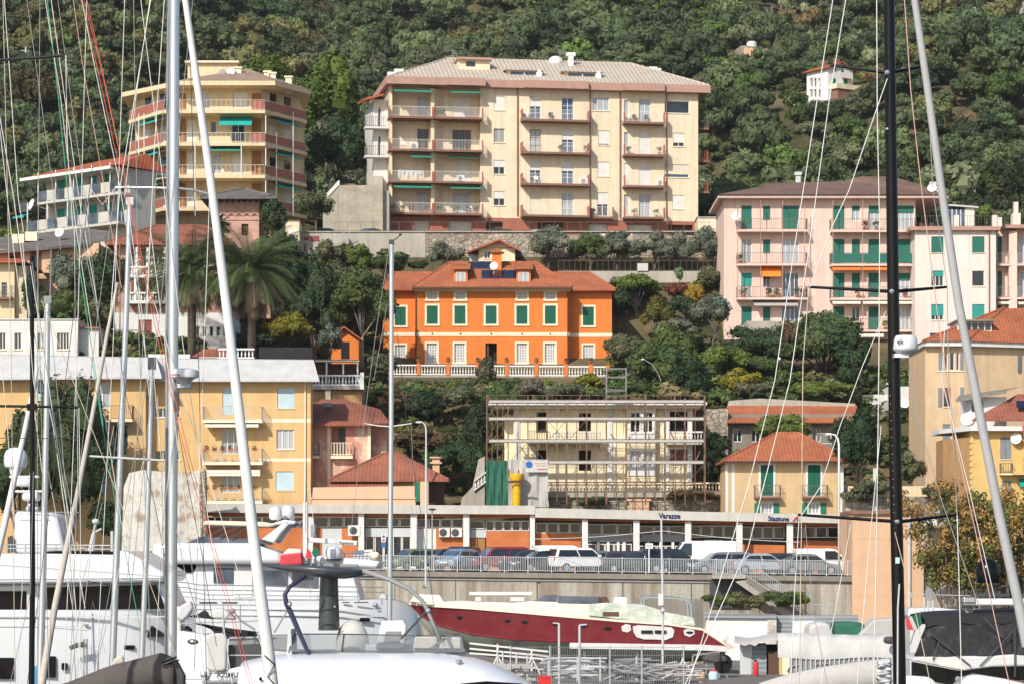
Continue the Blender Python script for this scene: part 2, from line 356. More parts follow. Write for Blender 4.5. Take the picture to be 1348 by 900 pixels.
def wall(t,x0,x1,z0,z1,m,ops=(),y=0.,D=6.,dep=.16,name='wall',parent=None,roof=True):
	"""a wall face with real openings and reveals, closed by sides and back"""
	b=MB(); ops=[o for o in ops if o[0] > x0-1e-3 and o[2] < x1+1e-3 and o[1] > z0-1e-3 and o[3] < z1+1e-3]
	xs=sorted(set([round(x0,4),round(x1,4)]+[round(v,4) for o in ops for v in (o[0],o[2])]))
	zs=sorted(set([round(z0,4),round(z1,4)]+[round(v,4) for o in ops for v in (o[1],o[3])]))
	for i in range(len(xs)-1):
		for j in range(len(zs)-1):
			cx,cz=(xs[i]+xs[i+1])/2,(zs[j]+zs[j+1])/2
			if any(o[0] < cx < o[2] and o[1] < cz < o[3] for o in ops): continue
			b.face((xs[i],y,zs[j]),(xs[i+1],y,zs[j]),(xs[i+1],y,zs[j+1]),(xs[i],y,zs[j+1]))
	for o in ops:
		a,c,e,g=o[:4]; d=o[4] if len(o) > 4 else dep
		b.face((a,y,c),(a,y+d,c),(a,y+d,g),(a,y,g)); b.face((e,y,c),(e,y,g),(e,y+d,g),(e,y+d,c))
		b.face((a,y,g),(a,y+d,g),(e,y+d,g),(e,y,g)); b.face((a,y,c),(e,y,c),(e,y+d,c),(a,y+d,c))
	b.face((x0,y,z0),(x0,y,z1),(x0,y+D,z1),(x0,y+D,z0)); b.face((x1,y,z0),(x1,y+D,z0),(x1,y+D,z1),(x1,y,z1))
	b.face((x0,y+D,z0),(x0,y+D,z1),(x1,y+D,z1),(x1,y+D,z0))
	if roof: b.face((x0,y,z1),(x1,y,z1),(x1,y+D,z1),(x0,y+D,z1))
	return b.build(name,m,parent or t.o)
def window(t,r,kind='glass',y=0.,d=.16,fm='white_paint',nx=2,nz=1,ops=None,sur=None,sw=.14,sill=True,pane='glass',rm='roller_white',fr=.5,parent=None,hook=True):
	x0,z0,x1,z1=r; par=parent or t.o
	if ops is not None: ops.append((x0,z0,x1,z1,d))
	w=MB(); f=.055
	yb=y+d
	w.box(x0,x0+f,yb-.06,yb,z0,z1); w.box(x1-f,x1,yb-.06,yb,z0,z1); w.box(x0+f,x1-f,yb-.06,yb,z1-f,z1); w.box(x0+f,x1-f,yb-.06,yb,z0,z0+f)
	if kind in ('glass','half','curtain','open'):
		for i in range(1,nx): xm=x0+(x1-x0)*i/nx; w.box(xm-.03,xm+.03,yb-.055,yb-.005,z0+f,z1-f)
		for j in range(1,nz): zm=z0+(z1-z0)*j/nz; w.box(x0+f,x1-f,yb-.05,yb-.01,zm-.02,zm+.02)
	wo=w.build('window',fm,par)
	if kind in ('roller',):
		MB().box(x0+.01,x1-.01,yb-.09,yb+.02,z0+.02,z1-.002).build('roller_shutter',rm,wo)
	elif kind == 'louvre':
		xm=(x0+x1)/2; g=.012
		for a,e in ((x0+.02,xm-g),(xm+g,x1-.02)): MB().box(a,e,yb-.11,yb-.062,z0+.02,z1-.02).build('shutter',rm,wo)
		MB().box(x0,x1,yb,yb+.02,z0,z1).build('pane','glass',wo)
	else:
		pm={'curtain': 'curtain'}.get(kind,pane) if pane == 'glass' else pane
		MB().box(x0,x1,yb-.004,yb+.02,z0,z1).build('pane',pm,wo)
		if kind == 'half':
			MB().box(x0+.01,x1-.01,yb-.09,yb-.056,z1-(z1-z0)*fr,z1-.002).build('roller_shutter',rm,wo)
	if sur:
		s_=MB(); p_=.045
		s_.box(x0-sw,x0,y-p_,y+.02,z0-.0,z1+sw); s_.box(x1,x1+sw,y-p_,y+.02,z0,z1+sw); s_.box(x0,x1,y-p_,y+.02,z1,z1+sw); s_.box(x0-sw-.04,x1+sw+.04,y-p_-.04,y+.02,z0-sw,z0)
		s_.build('surround',sur,wo)
	elif sill:
		MB().box(x0-.07,x1+.07,y-.07,y+d-.062,z0-.06,z0-.002).build('sill','cream_trim',wo)
	return wo
def railing(mb,pts,h=.95,gap=.13,r=.012,posts=True,tr=.02,panel=None):
	"""bars along a path of plan points at z given"""
	for (a,b) in zip(pts[:-1],pts[1:]):
		a=Vector(a); b=Vector(b); L=(b-a).length; n=max(1,int(L/gap))
		up=Vector((0,0,1))
		mb.tube([a+up*h,b+up*h],tr,5); mb.tube([a+up*.09,b+up*.09],r,4)
		for i in range(n+1):
			p=a+(b-a)*(i/n); rr=tr if i in (0,n) else r
			mb.add([p+Vector(q) for q in ((-rr,0,0),(0,-rr,0),(rr,0,0),(-rr,0,h),(0,-rr,h),(rr,0,h))],[(0,1,4,3),(1,2,5,4),(2,0,3,5)])
	return mb
def balcony(t,x0,x1,zt,out=1.1,th=.2,h=.95,y=0.,slab='brown_pink',rail='rail_white',ends=None,gap=.13,bar=.012,panel=None,parent=None,back=0.,sides=(1,1)):
	b=MB().box(x0,x1,y-out,y+back-.001,zt-th,zt).build('balcony',slab,parent or t.o)
	pts=[]
	if sides[0]: pts.append((x0+.04,y,zt))
	pts += [(x0+.04,y-out+.05,zt),(x1-.04,y-out+.05,zt)]
	if sides[1]: pts.append((x1-.04,y,zt))
	railing(MB(),pts,h,gap,bar).build('railing',rail,b)
	if panel: MB().box(x0+.06,x1-.06,y-out+.02,y-out+.04,zt+.12,zt+h-.06).build('railing_panel',panel,b)
	if ends:
		y1=y-out+.45 if ends == 'short' else y-.02; em='red_base' if ends == 'short' else ends
		if sides[0]: MB().box(x0,x0+.07,y-out-.01,y1,zt,zt+h+.02).build('end_panel',em,b)
		if sides[1]: MB().box(x1-.07,x1,y-out-.01,y1,zt,zt+h+.02).build('end_panel',em,b)
	return b
def awning(t,x0,x1,z1,drop,out,m,y=0.,parent=None,val=.15):
	a=MB(); n=1
	a.add([(x0,y-.02,z1),(x1,y-.02,z1),(x1,y-out,z1-drop),(x0,y-out,z1-drop),(x0,y-.02,z1-.03),(x1,y-.02,z1-.03),(x1,y-out,z1-drop-.03),(x0,y-out,z1-drop-.03)],
		  [(0,1,2,3),(7,6,5,4),(3,2,6,7),(0,3,7,4),(1,5,6,2)])
	if val:
		k=max(3,int((x1-x0)/.22))
		for i in range(k):
			u=x0+(x1-x0)*i/k; v=x0+(x1-x0)*(i+1)/k
			a.add([(u,y-out-.003,z1-drop),(v,y-out-.003,z1-drop),(v,y-out-.003,z1-drop-val),((u+v)/2,y-out-.003,z1-drop-val-.05),(u,y-out-.003,z1-drop-val)],[(0,1,2,3,4)])
	return a.build('awning',m,parent or t.o)
def hip_roof(t,x0,x1,y0,y1,ze,zr,rx0,rx1,m,ry=None,th=.14,name='roof',parent=None):
	ry=(y0+y1)/2 if ry is None else ry
	b=MB(); v=[(x0,y0,ze),(x1,y0,ze),(x1,y1,ze),(x0,y1,ze),(rx0,ry,zr),(rx1,ry,zr),(x0,y0,ze-th),(x1,y0,ze-th),(x1,y1,ze-th),(x0,y1,ze-th)]
	b.add(v,[(0,1,5,4),(1,2,5),(2,3,4,5),(3,0,4),(0,6,7,1),(1,7,8,2),(2,8,9,3),(3,9,6,0),(6,9,8,7)])
	r_=b.build(name,m,parent or t.o)
	h=MB()
	for a,c in ((0,4),(1,5),(4,5),(2,5),(3,4)):
		if (Vector(v[a])-Vector(v[c])).length > .3: h.tube([v[a],v[c]],.1,6)
	h.build('ridge_tiles',m,r_); return r_
def balustrade(mb,p0,p1,h=.85,gap=.28,r=.07):
	p0=Vector(p0); p1=Vector(p1); L=(p1-p0).length; n=max(1,int(L/gap)); u=(p1-p0)/L; w=Vector((-u.y,u.x,0)).normalized()*.1; up=Vector((0,0,1))
	for z0,z1,k in ((0,.1,1.1),(h-.12,h,1.2)):
		q=[p0-w*k+up*z0,p1-w*k+up*z0,p1+w*k+up*z0,p0+w*k+up*z0]; q += [p+up*(z1-z0) for p in q]
		mb.add(q,[(0,3,2,1),(4,5,6,7),(0,1,5,4),(1,2,6,5),(2,3,7,6),(3,0,4,7)])
	prof=[(r*.75,.1),(r*.6,.18),(r*1.15,.3),(r*.55,.5),(r*.5,.6),(r*.8,h-.12)]
	for i in range(n):
		p=p0+(p1-p0)*((i+.5)/n); mb.lathe(prof,p.x,p.y,p.z,7)
	return mb
def text(s,size,loc,m,parent,name='lettering',ext=.01,rot=(R(90),0,0),bold=.0,sx=1.):
	c=bpy.data.curves.new(name,'FONT'); c.body=s; c.size=size; c.extrude=ext; c.offset=bold
	tmp=bpy.data.objects.new('tmp',c); COL.objects.link(tmp); me=bpy.data.meshes.new_from_object(tmp.evaluated_get(bpy.context.evaluated_depsgraph_get())); bpy.data.objects.remove(tmp); me.materials.clear(); me.materials.append(M[m])
	o=bpy.data.objects.new(name,me); COL.objects.link(o); o.parent=parent; o.location=loc; o.rotation_euler=rot; o.scale=(sx,1,1); return o
def dish(t,px,py,r,y=-.3,m='white_paint',nrm=(-.4,-1,.35),d=0.):
	"""a satellite dish part on its bracket"""
	p=(t.x(px),y,t.z(py,px)); b=MB().disc(p,r,nrm,.03,16,.07)
	o=b.build('satellite_dish',m,t.o,smooth=False)
	q=Vector(p); n_=Vector(nrm).normalized()
	MB().tube([q-n_*.08,q-n_*.2-Vector((0,0,r*1.2))],.03,5).tube([q-Vector((0,0,r*.9)),q+n_*r*.9],.012,4).ball(q+n_*r*.9,.05,.05,.05,6,4).build('dish_arm','mid_grey',o); return o
# ------------------------------------------------------------------ foliage
def quads_mesh(name,V,tint,m,parent=None):
	"""V (n,4,3) corner positions, tint (n,3)"""
	n=len(V); me=bpy.data.meshes.new(name)
	me.vertices.add(n*4); me.vertices.foreach_set('co',np.ascontiguousarray(V,dtype=np.float32).ravel())
	me.loops.add(n*4); me.loops.foreach_set('vertex_index',np.arange(n*4,dtype=np.int32))
	me.polygons.add(n); me.polygons.foreach_set('loop_start',np.arange(0,n*4,4,dtype=np.int32))
	at=me.attributes.new('tint','FLOAT_COLOR','POINT')
	c=np.ones((n*4,4),dtype=np.float32); c[:,:3]=np.repeat(tint,4,axis=0); at.data.foreach_set('color',c.ravel())
	me.update(); me.materials.append(M[m]); o=bpy.data.objects.new(name,me); COL.objects.link(o)
	if parent: o.parent=parent
	return o
def leafcloud(blobs,n,size,rg,up=.25,shell=(.55,1.05),aspect=.6,jit=.9):
	"""n leaf clumps over a set of ellipsoid boughs -> corners (n,4,3), lift (n) 0..1"""
	B=np.array(blobs,dtype=float); area=(B[:,3]*B[:,4]+B[:,3]*B[:,5]+B[:,4]*B[:,5]); k=rg.choice(len(B),n,p=area/area.sum())
	d=rg.normal(size=(n,3)); d[:,2] += up; d /= np.linalg.norm(d,axis=1)[:,None]
	rad=rg.uniform(shell[0]**2,shell[1]**2,n)**.5
	p=B[k,:3]+d*B[k,3:6]*rad[:,None]
	nn=d+rg.normal(size=(n,3))*jit*.5; nn /= np.linalg.norm(nn,axis=1)[:,None]
	a=np.cross(nn,rg.normal(size=(n,3))); a /= np.linalg.norm(a,axis=1)[:,None]+1e-9; b=np.cross(nn,a)
	s=size*rg.uniform(.6,1.4,n)[:,None]; a=a*s; b=b*s*aspect
	V=np.stack([p-a*.9-b*.35,p+b*-.9+a*.2,p+a,p+b*.9+a*.1],axis=1)
	return V,k
_u=np.linspace(0,2*math.pi,8); _w=np.linspace(-1.3,1.5,6)
def cores(blobs,rg,k=.84,keep=None):
	"""lumpy inner masses of the boughs, so that crowns are not see-through"""
	out=[]; ix=[]
	for i,(x,y,z,a,b,c) in enumerate(blobs):
		r=k*(1+rg.normal(size=(6,8))*.13); r[:,-1]=r[:,0]
		P_=np.empty((6,8,3)); cw=np.cos(_w)[:,None]
		P_[...,0]=x+a*r*cw*np.cos(_u); P_[...,1]=y+b*r*cw*np.sin(_u); P_[...,2]=z+c*r*np.sin(_w)[:,None]
		Q=np.stack([P_[:-1,:-1],P_[:-1,1:],P_[1:,1:],P_[1:,:-1]],2).reshape(-1,4,3); out.append(Q); ix.append(np.full(len(Q),i))
	return np.concatenate(out),np.concatenate(ix)
def boughs(rx,ry,rz,n,rg,br=.42,flat=1.,low=-.35):
	"""boughs spread through an ellipsoid crown"""
	out=[]
	for i in range(n):
		d=rg.normal(size=3); d /= np.linalg.norm(d); d[2]=d[2] if d[2] > low else -d[2]*.4
		q=rg.uniform(.25,.86)**.6; k=br*rg.uniform(.65,1.25)
		out.append((d[0]*rx*q,d[1]*ry*q,d[2]*rz*q,rx*k,ry*k,rz*k*flat))
	return out
def tints(n,k,nb,c,rg,leafv=.22,boughv=.22,hue=.12):
	c=np.array(c); bt=1+rg.normal(size=nb)*boughv*.6; bh=rg.normal(size=nb)*hue*.5
	v=np.clip(bt[k]*(1+rg.normal(size=n)*leafv*.6),.35,1.9)
	t_=c[None,:]*v[:,None]; h=bh[k]+rg.normal(size=n)*hue*.3
	t_[:,0] *= np.clip(1+h*1.6,.5,2); t_[:,1] *= np.clip(1+h*.3,.6,1.5); return np.clip(t_,.004,.8)
GREEN=dict(dark=(.042,.068,.028),mid=(.072,.105,.032),olive=(.105,.115,.06),bright=(.11,.15,.032),yellow=(.20,.18,.022),
			 pine=(.085,.12,.022),grey=(.125,.14,.10),autumn=(.20,.11,.035),brown=(.12,.085,.045),deep=(.032,.052,.024),palm=(.075,.105,.04),rustred=(.16,.06,.03))
def tree(name,label,cat,px,pyb,Y,wpx,hpx,col='mid',n=1500,leaf=.22,trunk=.25,form='round',nb=22,group=None,bark='bark',seed=None,dy=None,lean=0.,kin='crown',boughv=.22):
	"""pixel width/height of crown+trunk; trunk = clear share of the height"""
	rg=np.random.default_rng(seed if seed is not None else int(px*7+pyb*13) % 99991)
	s=Y/F; h=hpx*s; w=wpx*s; base=(PX(px,Y),Y,PZ(pyb,Y))
	o=tag(empty(name,base),label,cat,group)
	ht=h*trunk; rz=(h-ht)/2; cz=ht+rz; rx=w/2; ry=rx*.85 if dy is None else dy
	if form == 'cone':
		bl=[]
		for i in range(nb):
			u=(i+.5)/nb; a=rg.uniform(0,6.28); q=(1-u)*.55
			bl.append((math.cos(a)*rx*q,math.sin(a)*ry*q,ht+(h-ht)*u*.92,rx*(.18+.42*(1-u)),ry*(.18+.42*(1-u)),h*.11))
	elif form == 'flat':
		bl=[(x,y,z*.6+cz+rz*.2,a,b,c*.55) for x,y,z,a,b,c in boughs(rx,ry,rz,nb,rg,.36)]
	elif form == 'column':
		bl=[(x,y,z+cz,a,b,c*.6) for x,y,z,a,b,c in boughs(rx,ry,rz,nb,rg,.4)]
	else:
		bl=[(x,y,z+cz,a,b,c) for x,y,z,a,b,c in boughs(rx,ry,rz,nb,rg,.38)]
	n=int(n*2.0); leaf *= .72
	V,k=leafcloud(bl,n,leaf,rg)
	Vc,kc=cores(bl,rg,.72); V=np.concatenate([Vc,V]); k=np.concatenate([kc,k]); n=len(V)
	c=GREEN[col] if isinstance(col,str) else col
	quads_mesh(kin,V,tints(n,k,len(bl),c,rg,boughv=boughv),'leaf',o)
	if trunk > 0:
		m=MB(); r0=max(.07,w*.035); top=(lean,0,ht+rz*.9)
		m.tube([(0,0,-.6),(lean*.2,0,ht*.5),(lean*.6,0,ht),top],r0,7,r0*.4)
		for i in range(min(8,len(bl))):
			b=bl[int(i*len(bl)/8) % len(bl)]; m.tube([(lean*.5,0,ht*rg.uniform(.75,1.05)),((b[0]+lean)*.5,b[1]*.5,(ht+b[2])*.5+.1),b[:3]],r0*.45,5,r0*.15)
		m.build('trunk',bark,o,smooth=True)
	return o
def potted(label,group,loc,j,col,s=1.):
	e=tag(empty('potted_plant',loc),label,'potted plant',group)
	MB().lathe([(.12*s,0),(.17*s,.26*s)],n=8).build('pot','terracotta_pot',e)
	rg=np.random.default_rng(j); V,kk=leafcloud([(0,0,.5*s,.26*s,.26*s,.28*s),(.12*s,0,.65*s,.18*s,.18*s,.2*s),(-.12*s,0,.6*s,.18*s,.18*s,.2*s)],60,.1*s,rg)
	quads_mesh('foliage',V,tints(60,kk,3,GREEN[col],rg),'leaf',e); return e
# ------------------------------------------------------------------ the hill, the terraces, the yard and the water
PC=[(-60,-3),(118,-3),(119.5,.0),(150,.02),(190.3,.02),(190.5,4.9),(207.5,4.9),(208.6,8.6),(222,11),(228,15.5),(233,19.2),(240,20.6),(247,22.3),(252,24.2),(257,26.5),(262,31.5),(267,33.2),(269,36.2),(277,36.5),(285,38),(292,39),(310,44),(340,54),(430,84),(560,131),(640,162),(700,178),(900,200)]
PL=[(-60,-3),(118,-3),(119.5,.0),(150,.02),(190.3,.02),(190.5,4.9),(207.5,5.2),(214,12),(218,20.2),(224,22.2),(232,24.5),(240,27.5),(250,31.5),(262,36),(277,37.2),(292,40),(310,45),(340,55),(430,85),(560,131),(640,162),(700,178),(900,200)]
def _ev(P,y):
	return np.interp(y,[p[0] for p in P],[p[1] for p in P])
def terrain(x,y):
	x=np.asarray(x,dtype=float); y=np.asarray(y,dtype=float)
	k=np.clip((x+20)/-5,0,1); z=_ev(PC,y)*(1-k)+_ev(PL,y)*k
	f=np.clip((y-295)/60,0,1)
	z=z+f*(4*np.sin(x*.045+y*.013)+2.5*np.sin(x*.09-y*.031+1.3)+3*np.sin(y*.05+x*.02))
	z=z+f*np.clip((-x-30)/60,-1,1.)*4
	return z
def ground():
	xs=np.concatenate([np.linspace(-420,-120,16),np.linspace(-110,110,111),np.linspace(120,420,16)])
	ys=np.concatenate([[-60,50,118,119.5,150,190.3,190.5,207.5,208.6],np.linspace(210,300,46),np.linspace(304,700,67),[760,900]])
	X,Y=np.meshgrid(xs,ys); Z=terrain(X,Y); n,m=X.shape
	v=np.stack([X,Y,Z],-1).reshape(-1,3).tolist()
	f=[(i*m+j,i*m+j+1,(i+1)*m+j+1,(i+1)*m+j) for i in range(n-1) for j in range(m-1)]
	b=MB(); b.v=[tuple(p) for p in v]; b.f=f
	T_=NT('hillside_soil'); nz=T_.n('ShaderNodeTexNoise',Scale=.12,Detail=8.0,Roughness=.65); T_.l(coords(T_),nz.inputs['Vector'])
	cr=T_.n('ShaderNodeValToRGB'); e=cr.color_ramp.elements; e[0].position=.38; e[0].color=(.045,.05,.022,1); e[1].position=.66; e[1].color=(.17,.125,.07,1)
	T_.l(nz.outputs[0],cr.inputs[0]); n2=T_.n('ShaderNodeTexNoise',Scale=3.,Detail=5.0); T_.l(coords(T_),n2.inputs['Vector'])
	o=tint_mul(T_,cr.outputs[0],n2.outputs[0],.7,1.2); T_.l(o,T_.b.inputs['Base Color']); T_.b.inputs['Roughness'].default_value=1
	T_.b.inputs['Specular IOR Level'].default_value=.1
	return tag(b.build('hill_terrain',T_.m,smooth=True),kind='structure')
ground()
T_=NT('harbour_water'); T_.b.inputs['Base Color'].default_value=(.012,.03,.03,1); T_.b.inputs['Roughness'].default_value=.08
nz=T_.n('ShaderNodeTexNoise',Scale=1.4,Detail=3.); T_.l(coords(T_),nz.inputs['Vector']); bp=T_.n('ShaderNodeBump',Strength=.3,Distance=.2); T_.l(nz.outputs[0],bp.inputs['Height']); T_.l(bp.outputs[0],T_.b.inputs['Normal'])
tag(MB().face((-420,-60,-.7),(420,-60,-.7),(420,119,-.7),(-420,119,-.7)).build('water',T_.m),kind='structure')
tag(MB().box(-70,70,119.3,119.9,-3,.16).build('quay_edge','concrete'),kind='structure')
tag(MB().face((-70,120,.1),(70,120,.1),(70,190,.1),(-70,190,.1)).build('boatyard_ground','yard_ground'),kind='structure')
# ------------------------------------------------------------------ macchia on the hill: one far wood read as a mass
def proto(rg,n,leaf,nb):
	bl=[(x,y,z,a,b,c) for x,y,z,a,b,c in boughs(1,1,.8,nb,rg,.36,low=-.2)]
	V,k=leafcloud(bl,n,leaf,rg); Vc,kc=cores(bl,rg,.74); V=np.concatenate([Vc,V]); k=np.concatenate([kc,k]); bt=np.clip(1+rg.normal(size=nb)*.13,.6,1.5); return V,(bt[k]*np.clip(1+rg.normal(size=len(k))*.14,.5,1.6))
def scatter(name,pts,rad,hgt,cols,protos,rg,m='leaf_far'):
	VV=[]; TT=[]
	for i in range(len(pts)):
		V,v=protos[i % len(protos)]; a=rg.uniform(0,6.28); c,s=math.cos(a),math.sin(a)
		r=rad[i]; Q=V*np.array([r,r,hgt[i]]); W=np.empty_like(Q)
		W[...,0]=Q[...,0]*c-Q[...,1]*s; W[...,1]=Q[...,0]*s+Q[...,1]*c; W[...,2]=Q[...,2]
		VV.append(W+pts[i]); TT.append(np.clip(cols[i][None,:]*v[:,None],.003,.6))
	return quads_mesh(name,np.concatenate(VV),np.concatenate(TT),m)
CLEAR=[]      # footprints where nothing grows: (x0,x1,y0,y1)
def pxclear(px0,px1,Y0,Y1): CLEAR.append((PX(px0,Y0),PX(px1,Y0),Y0,Y1))
def is_clear(x,y):
	k=np.zeros(len(x),bool)
	for a,b,c,d in CLEAR: k |= (x > a) & (x < b) & (y > c) & (y < d)
	return k
pxclear(470,950,262,296); pxclear(160,425,255,296); pxclear(945,1400,248,280); pxclear(20,200,255,290)
pxclear(500,812,240.5,263); pxclear(610,690,260,272); pxclear(395,520,258,285)
def hitY(px,py,y0=296):
	for y in np.arange(y0,690,.5):
		if terrain(PX(px,y),y) >= PZ(py,y): return float(y)
	return 690.
_h=hitY(1080,136); pxclear(1030,1176,_h-26,_h+10); _h=hitY(992,80); pxclear(940,1042,_h-20,_h+6); _h=hitY(1345,20); pxclear(1325,1400,_h-6,_h+8)
def forest():
	rg=np.random.default_rng(3)
	N=13000; Y=292+(rg.uniform(0,1,N)**.8)*330; X=rg.uniform(-1,1,N)*(Y*.19+6)
	Z=terrain(X,Y)
	ok=~is_clear(X,Y); X,Y,Z=X[ok],Y[ok],Z[ok]
	R_=np.exp(rg.normal(size=len(X))*.4)*2.0*(.85+.15*Y/400)
	R_=np.minimum(R_,4.0)
	# thin out: keep a crown only where no larger one stands too near
	order=np.argsort(-R_); keep=[]; cell={}
	for i in order:
		cx,cy=int(X[i]//4),int(Y[i]//4); bad=False
		for a in (-1,0,1):
			for b in (-1,0,1):
				for j in cell.get((cx+a,cy+b),()):
					if (X[i]-X[j])**2+(Y[i]-Y[j])**2 < (.56*(R_[i]+R_[j]))**2: bad=True; break
		if not bad: keep.append(i); cell.setdefault((cx,cy),[]).append(i)
	keep=np.array(keep)[:4700]; X,Y,Z,R_=X[keep],Y[keep],Z[keep],R_[keep]
	base=np.array([(.080,.104,.05),(.10,.122,.062),(.062,.086,.046),(.125,.142,.085),(.115,.11,.05),(.085,.128,.038),(.15,.11,.06),(.05,.072,.04)])
	pr=np.array([.26,.2,.19,.13,.06,.09,.02,.05])
	k=rg.choice(len(base),len(X),p=pr)
	# patches of one kind growing together
	pat=np.sin(X*.05+1)+np.sin(Y*.04+X*.03)+rg.normal(size=len(X))*.7
	k=np.where(pat > 1.6,1,np.where(pat < -1.7,2,k))
	left=(X < -Y*.07) & (rg.uniform(size=len(X)) < .22); k=np.where(left,4,k)
	cols=base[k]*np.array([1.16,1.18,1.0])*np.clip(1+rg.normal(size=(len(X),1))*.22,.55,1.6)
	hg=R_*rg.uniform(.8,1.25,len(X))
	P_=[proto(np.random.default_rng(50+i),1000,.085,13) for i in range(9)]
	o=scatter('forest',np.stack([X,Y,Z+hg*.55],1),R_,hg,cols,P_,rg)
	tag(o,'dense green scrub wood covering the steep hill behind the apartment blocks','woodland',kind='stuff')
forest()
def undergrowth():
	rg=np.random.default_rng(8); N=9000
	Y=rg.uniform(209,291,N); X=rg.uniform(-1,1,N)*(Y*.185+3)
	blk=[(-90,3.0,0,222.5),(3,19,0,222),(19,60,0,209)]
	ok=~is_clear(X,Y)
	for a,b,c,d in blk: ok &= ~((X > a) & (X < b) & (Y > c) & (Y < d))
	# bare soil patch right of the villa
	bx,by=PX(845,254),254
	ok &= ~(((X-bx)/3.0)**2+((Y-by)/5.5)**2 < 1)
	X,Y=X[ok],Y[ok]; Z=terrain(X,Y); n=len(X)
	R_=np.exp(rg.normal(size=n)*.35)*.75; hg=R_*rg.uniform(.5,1.0,n)
	base=np.array([(.06,.09,.025),(.085,.105,.03),(.045,.07,.025),(.12,.11,.045),(.10,.11,.06),(.15,.12,.06)])
	k=rg.choice(6,n,p=[.28,.2,.2,.12,.12,.08]); cols=base[k]*1.3*np.clip(1+rg.normal(size=(n,1))*.25,.6,1.6)
	P_=[proto(np.random.default_rng(80+i),200,.15,8) for i in range(6)]
	o=scatter('undergrowth',np.stack([X,Y,Z+hg*.3],1),R_,hg,cols,P_,rg,'leaf')
	tag(o,'low wild scrub and ivy covering the terraced slope between the houses','undergrowth',kind='stuff')
undergrowth()
# ================================================================== BUILDINGS
def things_chimney(t,px,py0,py1,w,d=2.,m='white_paint',cap=True,parent=None):
	"""a chimney part, foot at py1, top at py0"""
	x=t.xd(px,d); z0=t.zd(py1,d)-1.2; z1=t.zd(py0,d); b=MB().box(x-w/2,x+w/2,d-w/2,d+w/2,z0,z1)
	if cap: b.box(x-w*.85,x+w*.85,d-w*.85,d+w*.85,z1,z1+.12).box(x-w*.55,x+w*.55,d-w*.55,d+w*.55,z1+.12,z1+.4).box(x-w*.9,x+w*.9,d-w*.9,d+w*.9,z1+.4,z1+.5)
	return b.build('chimney',m,parent or t.o)
